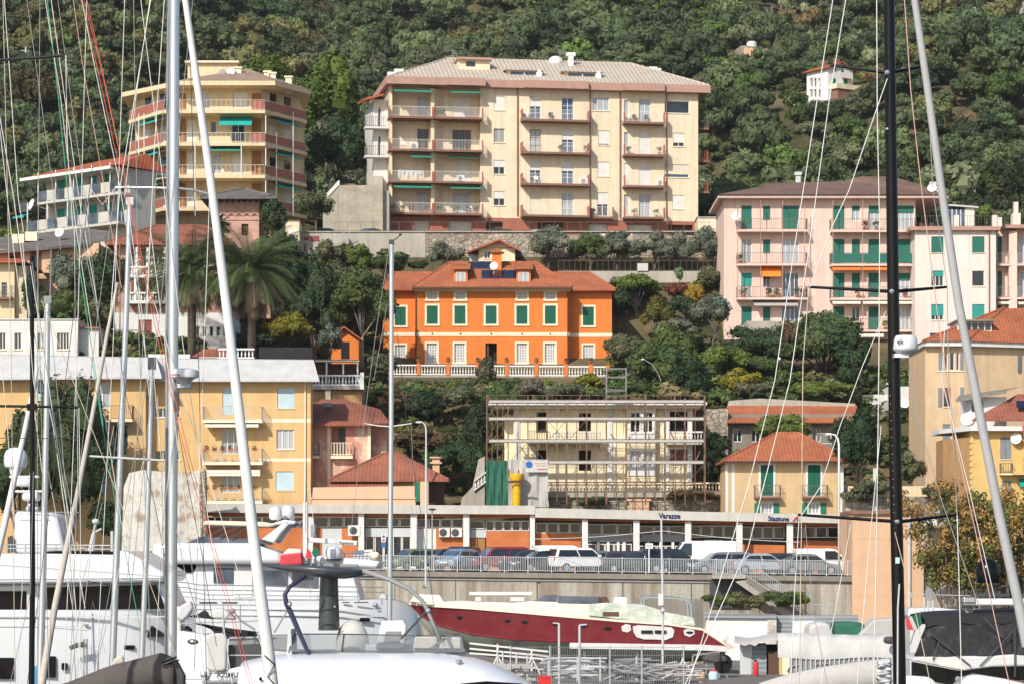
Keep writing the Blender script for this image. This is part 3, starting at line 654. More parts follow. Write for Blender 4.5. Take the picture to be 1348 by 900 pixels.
# ------------------------------------------------------------------ big cream apartment block
def cream_block():
	t=T('apartment_block','large cream apartment block with brown balconies and a pale corrugated hip roof','apartment building',513,306,278,9.)
	X=t.x; ops=[]; o2=[]
	fl=[t.z(156,570),t.z(199,570),t.z(240.5,570),t.z(282,570)]       # balcony floors,top first
	ztop=t.z(113,570); zg=fl[3]-.25; zb=-1.6
	H=fl[0]-fl[1]
	xa,xb,xc,xd,xe,xf,xg=X(513),X(632.5),X(685),X(773.5),X(819),X(872),X(919)
	x1=X(568)
	RD=1.25
	def row(px0,px1,h0,h1,i): return (X(px0),fl[i]+h0,X(px1),fl[i]+h1)
	# plain strips: windows
	ks=['roller','curtain','half','half']
	for i in range(4):
		window(t,row(650,664.5,.95,2.35,i),ks[i],ops=ops,rm='roller_white',fm='rail_white' if i != 1 else 'cream_trim',pane='curtain_dim' if i == 1 else 'glass')
	window(t,row(780,802,1.15,2.45,0),'curtain',ops=ops,nx=3)
	window(t,row(787.5,802.5,.95,2.4,1),'half',ops=ops,fr=.9); window(t,row(787,802,.95,2.4,2),'roller',ops=ops)
	window(t,row(786,800.5,.1,2.45,3),'half',ops=ops,nz=2)
	window(t,row(875,907.5,1.1,2.3,0),'glass',ops=ops,nx=1); window(t,row(886,901,1.0,2.35,1),'half',ops=ops,fr=.72)
	window(t,row(874.5,907,1.0,2.3,2),'half',ops=ops,fr=.75,rm='roller_cream',nx=1,pane='glass_blue'); window(t,row(885,900.5,.95,2.35,3),'roller',ops=ops)
	# middle bays: doors behind balconies
	mk_=[('half','curtain_dim'),('curtain','half'),('half','half'),('roller','curtain')]
	for i in range(4):
		for (a,b),k in zip(((697.5,712),(739.5,755)),mk_[i]):
			kind='glass' if k == 'curtain_dim' else k
			window(t,row(a,b,.02,2.35,i),kind,ops=ops,nz=3,pane='glass_blue' if kind != 'curtain' else 'glass',fm='brown_door' if (i == 1 and a < 700) else 'white_paint',rm='roller_cream' if i == 3 else 'roller_white',fr=.4,sill=False)
		window(t,row(841,856.5,.02,2.4,i),['curtain','roller','roller','curtain'][i],ops=ops,nz=2,sill=False)
		window(t,row(821.5,828,.4,2.3,i),['curtain','curtain','roller','curtain'][i],ops=ops,nx=1,sill=False)
	# garages under the block
	for a,b in ((545,566),(590,622),(640,662),(708,742),(775,800),(826,860),(880,912)):
		ops.append((X(a),zb+.9,X(b),zg-.35,.5)); MB().box(X(a),X(b),.5,.56,zb+.9,zg-.35).build('garage_door','roller_white' if a in (545,590,775,826) else 'dark_brown',t.o)
	# the recessed corner bays on the left
	ops.append((xa+.25,zg,xb-.02,ztop-.05,RD))
	wall(t,xa,xg,zg,ztop,'cream_wall',ops,D=12)
	wall(t,xa,xg,zb-1.5,zg,'red_base',ops,D=12,name='ground_floor')
	ws=[('curtain','roller'),('glass','glass'),('roller','roller'),('curtain','curtain')]
	for i in range(4):
		r=lambda p0,p1,a,b: (X(p0),fl[i]+a,X(p1),fl[i]+b)
		window(t,r(551,566,.02,2.3),ws[i][0],y=RD-.2,ops=o2,nz=1,pane='glass',fm='brown_door' if i == 1 else 'white_paint',sill=False,rm='roller_cream')
		window(t,r(597.5,622,.02,2.3),ws[i][1],y=RD-.2,ops=o2,nx=3 if i == 1 else 2,fm='brown_door' if i == 1 else 'white_paint',sill=False)
	wall(t,xa+.24,xb,zg-.2,ztop-.08,'cream_wall',o2,y=RD-.2,D=1.,name='loggia_wall')
	MB().hprism([(x1-.1,-.2),(x1+.25,-.2),(x1+1.3,RD-.2),(x1+.3,RD-.2)],zg,ztop-.3).build('loggia_wing_wall','cream_wall',t.o)
	for i in range(4):
		balcony(t,xa-.15,x1+.1,fl[i],1.05,slab='brown_pink',ends='red_base',back=RD-.25,y=.0,gap=.14,sides=(1,1))
		balcony(t,x1+.15,xb+.1,fl[i],1.25,slab='brown_pink',ends='short',back=RD-.25,gap=.14)
		balcony(t,xc,xd,fl[i]-.0,1.25,slab='brown_pink',ends='red_base',gap=.15)
		balcony(t,xe,xf,fl[i]-.02,1.25,slab='brown_pink',ends='short',gap=.15)
	balcony(t,X(775.5),X(806.5),fl[3],.7,ends='short')
	for i,ii in enumerate((0,3)):
		awning(t,xa+.3,x1-.1,fl[ii]+2.75,.25,.85,'green_cloth',y=-.3,val=.1); awning(t,X(591),xb-.1,fl[ii]+2.75,.25,.9,'green_cloth',y=-.3,val=.1)
	awning(t,X(540),x1,fl[2]+2.7,.2,.7,'green_cloth',val=.15); awning(t,X(590),X(628),fl[2]+2.7,.2,.7,'green_cloth',val=.1)
	# fascia in steps,downpipes
	f=MB(); z0,z1=ztop-.12,ztop+.62
	for a,b,out in ((xa-.5,X(585),1.3),(X(585),xb+.3,1.5),(xb+.3,xc+.2,.75),(xc+.2,xd-.1,1.15),(xd-.1,xe-.1,.75),(xe-.1,xf,1.15),(xf,xg+1.1,.8)):
		f.box(a,b,-out,0.3,z0,z1)
	f.box(xa-.5,xg+1.1,.3,13,z0,z1); f.build('eaves_fascia','fascia_pink',t.o)
	d=MB()
	for p_ in (681,776.5,816,877): d.tube([(X(p_),-.12,zg+.2),(X(p_),-.12,ztop-.1)],.06,5)
	d.build('downpipe','brown_pink',t.o)
	# roof
	ze=z1+.02
	r=hip_roof(t,xa-.3,xg+1.0,-.7,13,ze,t.z(80.5,720)+1.1,X(600),X(846),'corrugated',ry=6.2,th=.1)
	for a,b,pa,pb in ((671,714,93,111),(747,792,95,113)):
		dm=MB().box(X(a)-.1,X(b),1.2,5.4,ze+.2,t.z(pa,a)+.2).build('dormer','cream_wall',r)
		MB().box(X(a)+.3,X(b)-.5,1.14,1.2,t.z(104.5,a)+.2,t.z(pa+1,a)+.15).build('dormer_window','glass_blue',dm)
		MB().box((X(a)+X(b))/2-.05,(X(a)+X(b))/2+.05,1.08,1.14,t.z(104.5,a)+.2,t.z(pa+1,a)+.15).build('dormer_mullion','white_paint',dm)
		MB().box(X(a)-.4,X(b)+.3,.8,5.6,t.z(pa,a)+.2,t.z(pa,a)+.35).build('dormer_roof','corrugated',dm)
		MB().box(X(b)-.45,X(b)+.1,.7,1.1,ze+.3,ze+1.1).box(X(b)-.35,X(b),.75,1.05,ze+1.1,ze+1.35).build('roof_vent','white_paint',dm)
	ph=MB().box(X(608),X(650),2.5,6.5,ze+.3,t.z(79,630)+.4).build('roof_cabin','cream_wall',r)
	MB().box(X(618),X(630),2.44,2.5,t.z(87,624)+.4,t.z(81,624)+.4).build('cabin_window','glass',ph); MB().box(X(606),X(652),2.1,7,t.z(79,630)+.4,t.z(76,630)+.4).build('cabin_roof','fascia_pink',ph)
	for p_,a,b,w in ((523,98,107,.45),(533,94,107,.5),(763,72,83,.5),(873,91,103,.45),(879,93,103,.4)):
		x=X(p_); MB().box(x-w/2,x+w/2,5-w/2,5+w/2,t.z(b,p_)-1.0,t.z(a,p_)+.8).box(x-w*.9,x+w*.9,5-w*.5,5+w*.5,t.z(a,p_)+.7,t.z(a,p_)+1.05).build('chimney','white_paint',r)
	MB().tube([(X(812),3.4,ze+.4),(X(812),3.4,t.z(96,812)+.6)],.13,8).tube([(X(816.5),3.4,ze+.4),(X(816.5),3.4,t.z(97,816)+.6)],.13,8).build('vent_pipe','white_paint',r)
	q=MB().ball((X(745),5.8,t.z(81,745)+1.0),.75,.4,.55,14,8).build('satellite_dish','white_paint',r,smooth=True)
	for p_,a in ((604,64),(747,66),(770,76)):
		x=X(p_); z=t.z(a,p_)+.7; MB().tube([(x,4.2,z-3.2),(x,4.2,z)],.035,5).tube([(x-.7,4.2,z-.2),(x+.7,4.2,z-.2)],.02,4).tube([(x-.5,4.2,z-.7),(x+.5,4.2,z-.7)],.02,4).build('aerial','mid_grey',r)
	# little stair balconies on the far right side
	for i,p_ in enumerate((165,208,249)):
		z=t.z(p_+1,919); b=MB().box(xg+.02,xg+1.35,1.0,3.2,z-.2,z).build('balcony','brown_pink',t.o)
		railing(MB(),[(xg+.05,1.05,z),(xg+1.3,1.05,z),(xg+1.3,3.1,z)],.95,.16,.02).build('railing','rail_red' if i else 'rail_dark',b)
	# white side wing with red tile roof
	wx0,wx1=X(494),X(513)-.02
	op3=[]
	for zz in (t.z(166,500),t.z(204,500)):
		window(t,(X(500),zz+.02,X(504),zz+2.1),'glass',y=1.6,ops=op3,nx=1,sill=False)
		b=MB().box(X(481),X(512),.4,1.58,zz-.18,zz).build('balcony','white_wall',t.o); railing(MB(),[(X(481)+.1,1.5,zz),(X(481)+.1,.5,zz),(X(508),.5,zz)],.95,.18,.02).build('railing','rail_dark',b)
	wall(t,wx0,wx1,zb,t.z(128,505),'white_wall',op3,y=1.6,D=8,name='side_wing')
	MB().add([(X(483),.4,t.z(128,490)),(xa-.52,.4,t.z(122,505)),(xa-.52,9,t.z(108,505)),(X(483),9,t.z(116,490)),(X(483),.4,t.z(131,490)),(xa-.52,.4,t.z(125,505)),(xa-.52,9,t.z(111,505)),(X(483),9,t.z(119,490))],
			 [(0,1,2,3),(0,4,5,1),(3,7,4,0),(4,7,6,5)]).build('wing_roof','tile_red',t.o)
	# things standing on the balconies
	def z_at(i): return fl[i]
	c,s=t.c,t.s
	def W(x,y,z): return (t.loc[0]+x*c-y*s,t.loc[1]+x*s+y*c,t.loc[2]+z)
	k=0
	cloth=MB(); u0,u1=X(522),X(556); z=fl[2]+.95
	N=22
	for i in range(N):
		a=u0+(u1-u0)*i/N; b=u0+(u1-u0)*(i+1)/N; d0=.55+.25*math.sin(i*.9)+.1*math.sin(i*2.3); d1=.55+.25*math.sin((i+1)*.9)+.1*math.sin((i+1)*2.3)
		f0,f1=-1.1-.07*math.sin(i*1.7),-1.1-.07*math.sin((i+1)*1.7)
		cloth.face((a,f0,z-d0),(b,f1,z-d1),(b,-1.06,z+.04),(a,-1.06,z+.04)); cloth.face((a,-1.06,z+.04),(b,-1.06,z+.04),(b,-.93,z-.3),(a,-.93,z-.3))
	o=cloth.build('laundry','white_cloth'); o.location=W(0,0,0); o.rotation_euler=(0,0,R(9)); tag(o,'crumpled white sheets hung out to dry over an apartment balcony rail','laundry')
	pl=[(517,3,'in the far corner'),(530,3,'second'),(541,3,''),(560,3,''),(577,3,''),(600,3,''),(616,3,''),(626,3,''),(737,1,''),(770,1,''),(826,1,''),(866,1,''),(834,3,''),(862,3,''),(779,3,''),(573,0,''),(581,0,'')]
	for j,(p_,i,_) in enumerate(pl):
		potted('small potted plant on a balcony of the large cream apartment block','potted plants on the cream block balconies',W(X(p_),-.62,fl[i]),j,['mid','bright','olive','autumn'][j % 4])
	for p_,i in ((869,2),(690,0),(768,2),(823,0),(545,1),(606,2)):
		ac=MB().box(X(p_)-.38,X(p_)+.38,-.34,-.04,fl[i]+.15,fl[i]+.72).build('ac_unit','white_paint',t.o,bevel=.03); l=MB().lathe([(.22,0),(.22,.02),(.05,.03)],n=16).build('fan_grille','mid_grey',ac); l.location=(X(p_)-.08,-.34,fl[i]+.43); l.rotation_euler=(math.pi/2,0,0)
	for p_,i in ((850,0),(834,0),(618,3),(530,1),(724,0),(705,2)):
		m=MB(); c0=X(p_)
		m.box(c0-.22,c0+.22,-.75,-.3,fl[i]+.4,fl[i]+.44).box(c0-.22,c0+.22,-.32,-.28,fl[i]+.44,fl[i]+.82)
		for a,b in ((-.2,-.72),(.2,-.72),(-.2,-.33),(.2,-.33)): m.tube([(c0+a,b,fl[i]),(c0+a,b,fl[i]+.4)],.02,4)
		o=m.build('balcony_chair','dark_grey' if i == 0 else 'white_paint'); o.location=t.loc; o.rotation_euler=(0,0,math.radians(9)); tag(o,'plastic chair standing on a cream block balcony','chair','chairs on the cream block balconies')
cream_block()
# ------------------------------------------------------------------ yellow polygonal apartment house
def yellow_poly():
	t=T('apartment_tower','yellow six-sided apartment house with wraparound balconies and brown wood panels','apartment building',237,300,268)
	X=lambda p_: t.x(p_); Z=lambda p_: t.z(p_)
	fz=[Z(145),Z(188),Z(230.5),Z(273.5)]
	# balcony outline in plan,front corners 0 depth
	A=(X(214),0.); B=(X(349),0.); C_=(t.xd(404,6.4),6.4); D_=(t.xd(169,6.4),6.4)
	fac=[(D_,A),(A,B),(B,C_)]
	wl=[(t.xd(178,8.2),8.2),(X(224)+.3,2.2),(X(345)-.4,2.2),(t.xd(393,8.0),8.0)]
	ztop=Z(111)
	# front wall with openings; the two slanted walls are their own
	ops=[]
	def w(px0,py0,px1,py1,kind,**kw):
		d=2.2; window(t,(t.xd(px0,d),t.zd(py1,d),t.xd(px1,d),t.zd(py0,d)),kind,y=d,ops=ops,sill=False,**kw)
	w(307,122,325,143,'roller',rm='roller_white'); w(262,122,276,143,'curtain')
	w(245,159,257,186,'roller'); w(277,160,285,176,'glass',nx=1); w(305,163,322,186,'glass',pane='glass_blue'); w(262,160,271,186,'curtain')
	w(245,201,257,229,'roller'); w(305,203,321,229,'roller'); w(281,203,292,229,'curtain')
	w(245,246,257,272,'roller'); w(305,247,320,272,'roller')
	wall(t,wl[1][0],wl[2][0],-3,ztop,'yellow_wall',ops,y=2.2,D=10)
	for (p,q),nm in (((wl[0],wl[1]),'side_wall'),((wl[2],wl[3]),'side_wall')):
		e=MB(); e.hprism([p,q,(q[0],q[1]+8),(p[0],p[1]+8)],-3,ztop-.02).build(nm,'yellow_wall',t.o)
		# doors on the slanted faces
		u=Vector((q[0]-p[0],q[1]-p[1])); L=u.length; u /= L; nr=Vector((u.y,-u.x))
		for i in range(4):
			for a in (.25,.62):
				c0=Vector(p)+u*(L*a); c1=c0+u*1.1; m=MB(); h0=fz[i]+.03; h1=fz[i]+2.2
				m.hprism([tuple(c0+nr*.03),tuple(c1+nr*.03),tuple(c1-nr*.02),tuple(c0-nr*.02)],h0,h1); m.build('door','roller_white' if (i+int(a*10)) % 2 else 'glass',t.o)
	for i in range(4):
		for a,b in ((331.5,344),(237,244.5)):
			MB().box(t.xd(a,2.2),t.xd(b,2.2),2.1,2.19,fz[i]+.02,fz[i]+(2.55 if i else 1.9)).build('wood_panel','wood_panel',t.o)
	# slabs
	ring=[D_,A,B,C_,(C_[0]-.6,9.5),(D_[0]+.6,9.5)]
	for i in range(4):
		s=MB().hprism(ring,fz[i]-.3,fz[i]).build('balcony','yellow_wall',t.o)
		rl=MB(); railing(rl,[(D_[0]+.1,D_[1],fz[i]),(A[0]+.05,.08,fz[i]),(B[0]-.05,.08,fz[i]),(C_[0]-.1,C_[1],fz[i])],.95,.45,.018); rl.build('railing','rail_white',s)
		for p,q,mm in ((D_,A,'rail_red'),(B,C_,'rail_red')):
			u=Vector((q[0]-p[0],q[1]-p[1])).normalized(); nr=Vector((u.y,-u.x))*.02; a,b=Vector(p)+u*.1-nr*3,Vector(q)-u*.1-nr*3
			MB().hprism([tuple(a+nr),tuple(b+nr),tuple(b-nr),tuple(a-nr)],fz[i]+.1,fz[i]+.86).build('railing_panel',mm,s)
		if i < 2: MB().box(X(331),X(347),.1,.13,fz[i]+.1,fz[i]+.86).build('railing_panel','rail_red',s)
	# white posts in front
	for px_,d,a,b in ((257,.1,188,285),(318,.1,190,235),(350,.4,150,270),(364,1.9,175,285),(386,4.2,148,285),(190,3.4,150,280),(183,4.4,150,280)):
		x=t.xd(px_,d); MB().tube([(x,d-.1,t.zd(b,d)),(x,d-.1,t.zd(a,d))],.055,6).build('post','rail_white',t.o)
	awning(t,X(288),X(331),Z(150),1.0,1.5,'teal_cloth',y=1.6,val=.05); awning(t,X(276),X(318),Z(192),.3,1.4,'green_cloth',y=1.6,val=.15)
	for z in (fz[0]-.35,fz[1]-.35,fz[2]-.35):
		for p,q in ((Vector((D_[0],D_[1])),Vector((A[0],A[1]))),(Vector((B[0],B[1])),Vector((C_[0],C_[1])))):
			a=p+(q-p)*.25; b=p+(q-p)*.85; n_=Vector(((q-p).y,-(q-p).x)).normalized()
			m=MB(); m.add([(a.x-n_.x*1.2,a.y-n_.y*1.2,z+.03),(b.x-n_.x*1.2,b.y-n_.y*1.2,z+.03),(b.x,b.y,z-.35),(a.x,a.y,z-.35),(b.x,b.y,z-.52),(a.x,a.y,z-.52)],[(0,1,2,3),(3,2,4,5)]); m.build('awning','teal_cloth',t.o)
	# roof
	ev=[(t.xd(160,7),7),(X(234),.2),(X(362),.2),(t.xd(409,5.5),5.5),(t.xd(404,14),14),(t.xd(170,14),14)]
	zf0,zf1=Z(112),Z(106)
	rf=MB().hprism(ev,zf0,zf1).build('eaves_fascia','yellow_wall',t.o)
	ap=(t.xd(325,7),7,t.zd(97,7)+.5); r=MB(); n=len(ev)
	r.add([(x,y,zf1+.02) for x,y in ev]+[ap],[(i,(i+1) % n,n) for i in range(n)]); ro=r.build('roof','tile_tan',t.o)
	b=MB().box(t.xd(247,6),t.xd(313,6),6,10,zf1,t.zd(83.5,6)).build('roof_cabin','yellow_wall',ro); MB().box(t.xd(244,6),t.xd(315,6),5.6,10.4,t.zd(83.5,6),t.zd(81,6)).build('cabin_roof','cream_trim',b)
	for p_,a,c in ((352,96,103),(359,98,104),(380,103,110),(314,91,98)):
		x=t.xd(p_,4.5); MB().box(x-.3,x+.3,4.2,4.8,t.zd(c,4.5)-1,t.zd(a,4.5)).box(x-.4,x+.4,4.1,4.9,t.zd(a,4.5),t.zd(a,4.5)+.15).build('chimney','cream_trim',ro)
	for p_,q_,m_ in ((291,97,'mid_grey'),(303.5,95.5,'white_paint')):
		MB().disc((t.xd(p_,4),4,t.zd(q_,4)),.48,(-.5,-1,.4),.04,16,.1).tube([(t.xd(p_,4),4.1,t.zd(q_,4)),(t.xd(p_,4),4.3,t.zd(q_+10,4))],.04,5).build('satellite_dish',m_,ro)
	MB().tube([(t.xd(303,7),7,t.zd(83,7)),(t.xd(303,7),7,t.zd(66,7))],.03,5).build('aerial','mid_grey',ro)
yellow_poly()
# ------------------------------------------------------------------ white block with red roof, turned away
def white_left():
	t=T('apartment_house','white two storey apartment house with red tile roof and glazed balconies','apartment building',169,312,256,-42.)
	X=t.x; xl,xr=X(50),X(174)
	def zz(py,px): return t.z(py,px)
	f1,f2=zz(262,120),zz(300,120); ze=zz(229,120); ops=[]
	pxs=[64,80,104,122,142,158]
	for f in (f1,f2):
		for p_ in pxs:
			window(t,(X(p_)-.5,f+.05,X(p_)+.6,f+2.1),'half',y=0,ops=ops,pane='glass_blue',rm='roller_teal',fr=.35,sill=False,fm='rail_white')
	wall(t,xl+1.2,xr-.3,-5,ze,'house_white',ops,D=3)
	for f,a in ((f1,67),(f2,53)):
		b=MB().box(X(a),xr,-1.6,-.01,f-.22,f).build('balcony','house_white',t.o)
		n=9; x0=X(a); L=(xr-x0)/n
		for i in range(n):
			MB().box(x0+L*i+.05,x0+L*i+L-.05,-1.56,-1.5,f+.08,f+1.0).build('railing_panel','house_white' if i % 2 else 'glass_grey',b)
		for i in range(0,n+1,2):
			MB().tube([(x0+L*i+.02,-1.5,f),(x0+L*i+.02,-1.5,f+2.75)],.06,5).build('post','rail_white',b)
	r=MB(); a,e=X(51)-.1,xr+.5; zr=ze+1.75
	r.add([(a,-2.1,ze+.05),(e,-2.1,ze+.05),(e-1,5,ze+.05),(a,5,ze+.05),(a+6,3.0,zr),(e-2,3.0,zr)],[(0,1,5,4),(1,2,5),(2,3,4,5),(3,0,4)]); r.build('roof','tile_red',t.o)
	MB().box(a,e-1,-2.15,4.9,ze-.22,ze+.045).build('eaves_fascia','white_paint',t.o)
	aw=awning(t,X(38),X(53),f2+1.9,.35,1.3,'teal_cloth',y=-.6)
	MB().disc((X(60),-1.7,f1-.1),.55,(-.3,-1,.3),.04,16,.1).tube([(X(60),-1.6,f1-.1),(X(60)+.2,-.1,f1-.4)],.04,5).build('satellite_dish','white_paint',t.o)
	MB().box(X(38),X(54),-1.2,2,f2+2.0,f2+2.9).build('roof_terrace','dark_grey',t.o)
white_left()
# ------------------------------------------------------------------ stone tower, pink villa, small left houses
def tower():
	t=T('stone_tower_house','square pink stone tower house with grey slate roof and small arches','house',314,312,247)
	x0,x1=t.x(287),t.x(341); zt=t.z(261.5)
	wall(t,x0,x1,-7,zt,'brick_pink',[(t.x(318),t.z(310),t.x(327),t.z(295),.2)],D=6)
	MB().box(t.x(318),t.x(327),.2,.25,t.z(310),t.z(295)).build('door','dark_brown',t.o)
	a=MB()
	for i in range(5):
		c=t.x(294+i*10.3); z=t.z(286)
		ring=[(c+.31*math.cos(q),z+.1+.33*math.sin(q)) for q in np.linspace(0,math.pi,9)]; ring2=[(c+.22*math.cos(q),z+.1+.23*math.sin(q)) for q in np.linspace(math.pi,0,9)]
		a.prism(ring+ring2,-.07,-.002)
	a.build('arch_frieze','brick_pink',t.o)
	for i in range(5):
		c=t.x(294+i*10.3); z=t.z(286); MB().prism([(c+.2*math.cos(q),z+.1+.2*math.sin(q)) for q in np.linspace(0,math.pi,9)],-.02,.02).build('arch_niche','louvre_red',t.o)
	MB().box(x0-.06,x1+.06,-.08,-.002,t.z(290),t.z(288)).build('string_course','brick_pink',t.o)
	sl=MB()
	for i in range(7): c=t.x(291+i*7.7); sl.box(c-.12,c+.12,-.015,.01,t.z(266.5),t.z(264.5))
	sl.build('vent_slot','dark_void',t.o)
	hip_roof(t,x0-1.4,x1+1.55,-1.3,7.3,zt,t.z(246)+.2,t.x(316),t.x(319),'tile_grey',th=.2)
	MB().box(x1+.005,x1+.9,1.0,4,-7,t.z(270)).build('side_wing','brick_pink',t.o)
tower()
def pink_villa():
	t=T('pink_villa','pink brick villa with white base and red hip roof behind the two palms','house',226,458,230)
	x0,x1=t.x(152),t.x(300); zt=t.z(321); zm=t.z(412); ops=[]
	for a,b in ((173,182),(185,199),(202,214),(236,248),(262,276)):
		window(t,(t.x(a),t.z(352),t.x(b),t.z(328)),'half',ops=ops,rm='roller_brown',fr=.45,sill=False)
		window(t,(t.x(a),t.z(398),t.x(b),t.z(372)),'half',ops=ops,rm='roller_brown',fr=.7,sill=False)
	wall(t,x0,x1,zm,zt,'brick_pink',ops,D=10)
	o2=[]; window(t,(t.x(182),t.z(440),t.x(200),t.z(421)),'louvre',ops=o2,rm='louvre_red',fm='louvre_red')
	for p_ in range(258,296,9): window(t,(t.x(p_),t.z(443),t.x(p_+5),t.z(430)),'glass',ops=o2,nx=1)
	wall(t,x0-.05,x1+.05,-6,zm,'white_wall',o2,y=-.05,D=10,name='base_wall')
	for a,b,zz in ((172,220,365),(170,222,399)):
		s=MB().box(t.x(a),t.x(b),-1.0,-.01,t.z(zz+2),t.z(zz)).build('balcony','white_wall',t.o)
		balustrade(MB(),(t.x(a)+.1,-.9,t.z(zz)),(t.x(b)-.1,-.9,t.z(zz)),.78,.22,.06).build('balustrade','white_paint',s)
		for p_ in (a+10,(a+b)/2,b-1): MB().box(t.x(p_)-.09,t.x(p_)+.09,-.95,-.78,t.z(zz),t.z(zz)+2.3).build('post','white_paint',s)
	hip_roof(t,x0-.7,x1+.6,-.9,10.8,zt,t.z(288),t.x(195),t.x(262),'tile_old',th=.2)
	MB().tube([(t.x(160),-.95,zt-.1),(t.x(160),-.95,-6)],.05,5).build('downpipe','brown_pink',t.o)
pink_villa()
def left_houses():
	t=T('house','ochre house with a long grey tiled roof at the left edge','house',70,360,240)
	wall(t,t.x(-40),t.x(76),-4,t.z(326),'peach_wall',[(t.x(10),t.z(352),t.x(20),t.z(336),.2),(t.x(40),t.z(352),t.x(50),t.z(336),.2)],y=.6,D=8)
	for a in (10,40): MB().box(t.x(a),t.x(a+10),.8,.85,t.z(352),t.z(336)).build('window','glass',t.o)
	for a in (0,28,56): MB().box(t.x(a),t.x(a)+.8,-.4,.59,t.z(360),t.z(329)).build('pier','peach_wall',t.o)
	MB().add([t.pt(-40,334,-1.2),t.pt(62,326,-1.2),t.pt(132,319,1),t.pt(146,305,5),t.pt(110,300,6),t.pt(-40,318,6),t.pt(-40,337,-1.2),t.pt(62,329,-1.2),t.pt(132,322,1)],[(0,1,2,3,4,5),(0,6,7,1),(1,7,8,2)]).build('roof','tile_grey',t.o)
	MB().prism(t.poly([(76,360),(76,326),(130,320),(130,345)],.7),.7,7).build('side_wall','peach_wall',t.o)
	for p_,q in ((25,309),(42,306)): MB().box(t.xd(p_,3)-.5,t.xd(p_,3)+.5,2.6,3.4,t.zd(q+12,3),t.zd(q,3)).build('chimney','cream_trim',t.o)
	MB().disc(t.pt(78,306,2),.42,(-.4,-1,.35),.04,16,.08).tube([t.pt(78,306,2),t.pt(79,316,2.2)],.04,5).build('satellite_dish','white_paint',t.o)
	t=T('house','small yellow house with red tile roof at the left edge','house',10,424,232)
	wall(t,t.x(-40),t.x(19),-5,t.z(346),'yellow_wall',[(t.x(2),t.z(392),t.x(9),t.z(372),.2)],D=7); MB().box(t.x(2),t.x(9),.2,.25,t.z(392),t.z(372)).build('window','glass',t.o)
	MB().box(t.x(19)+.01,t.x(34),.5,6,-5,t.z(349)).build('side_wing','yellow_wall',t.o)
	balcony(t,t.x(-5),t.x(17),t.z(392),.8,rail='rail_grey')
	hip_roof(t,t.x(-44),t.x(36),-.8,8,t.z(345),t.z(336),t.x(-20),t.x(12),'tile_red')
	t=T('flat_roofed_house','low white flat roofed house with four dark windows','house',60,469,222)
	ops=[]
	for a,b in ((-1,7.5),(19,28),(49,58),(75,91)): window(t,(t.x(a),t.z(460),t.x(b),t.z(438)),'glass',ops=ops,nx=2 if b-a < 12 else 4,fm='rail_white',pane='glass')
	wall(t,t.x(-30),t.x(102),-8,t.z(421),'white_wall',ops,D=7)
	MB().box(t.x(102)+.01,t.x(127),1.2,7,-8,t.z(431)).build('side_wing','white_wall',t.o)
	MB().box(t.x(101),t.x(128),.9,7.2,t.z(431),t.z(429)).build('wing_roof','rail_red',t.o); MB().box(t.x(-31),t.x(103),-.12,7.1,t.z(421),t.z(420)).build('parapet','white_paint',t.o)
left_houses()
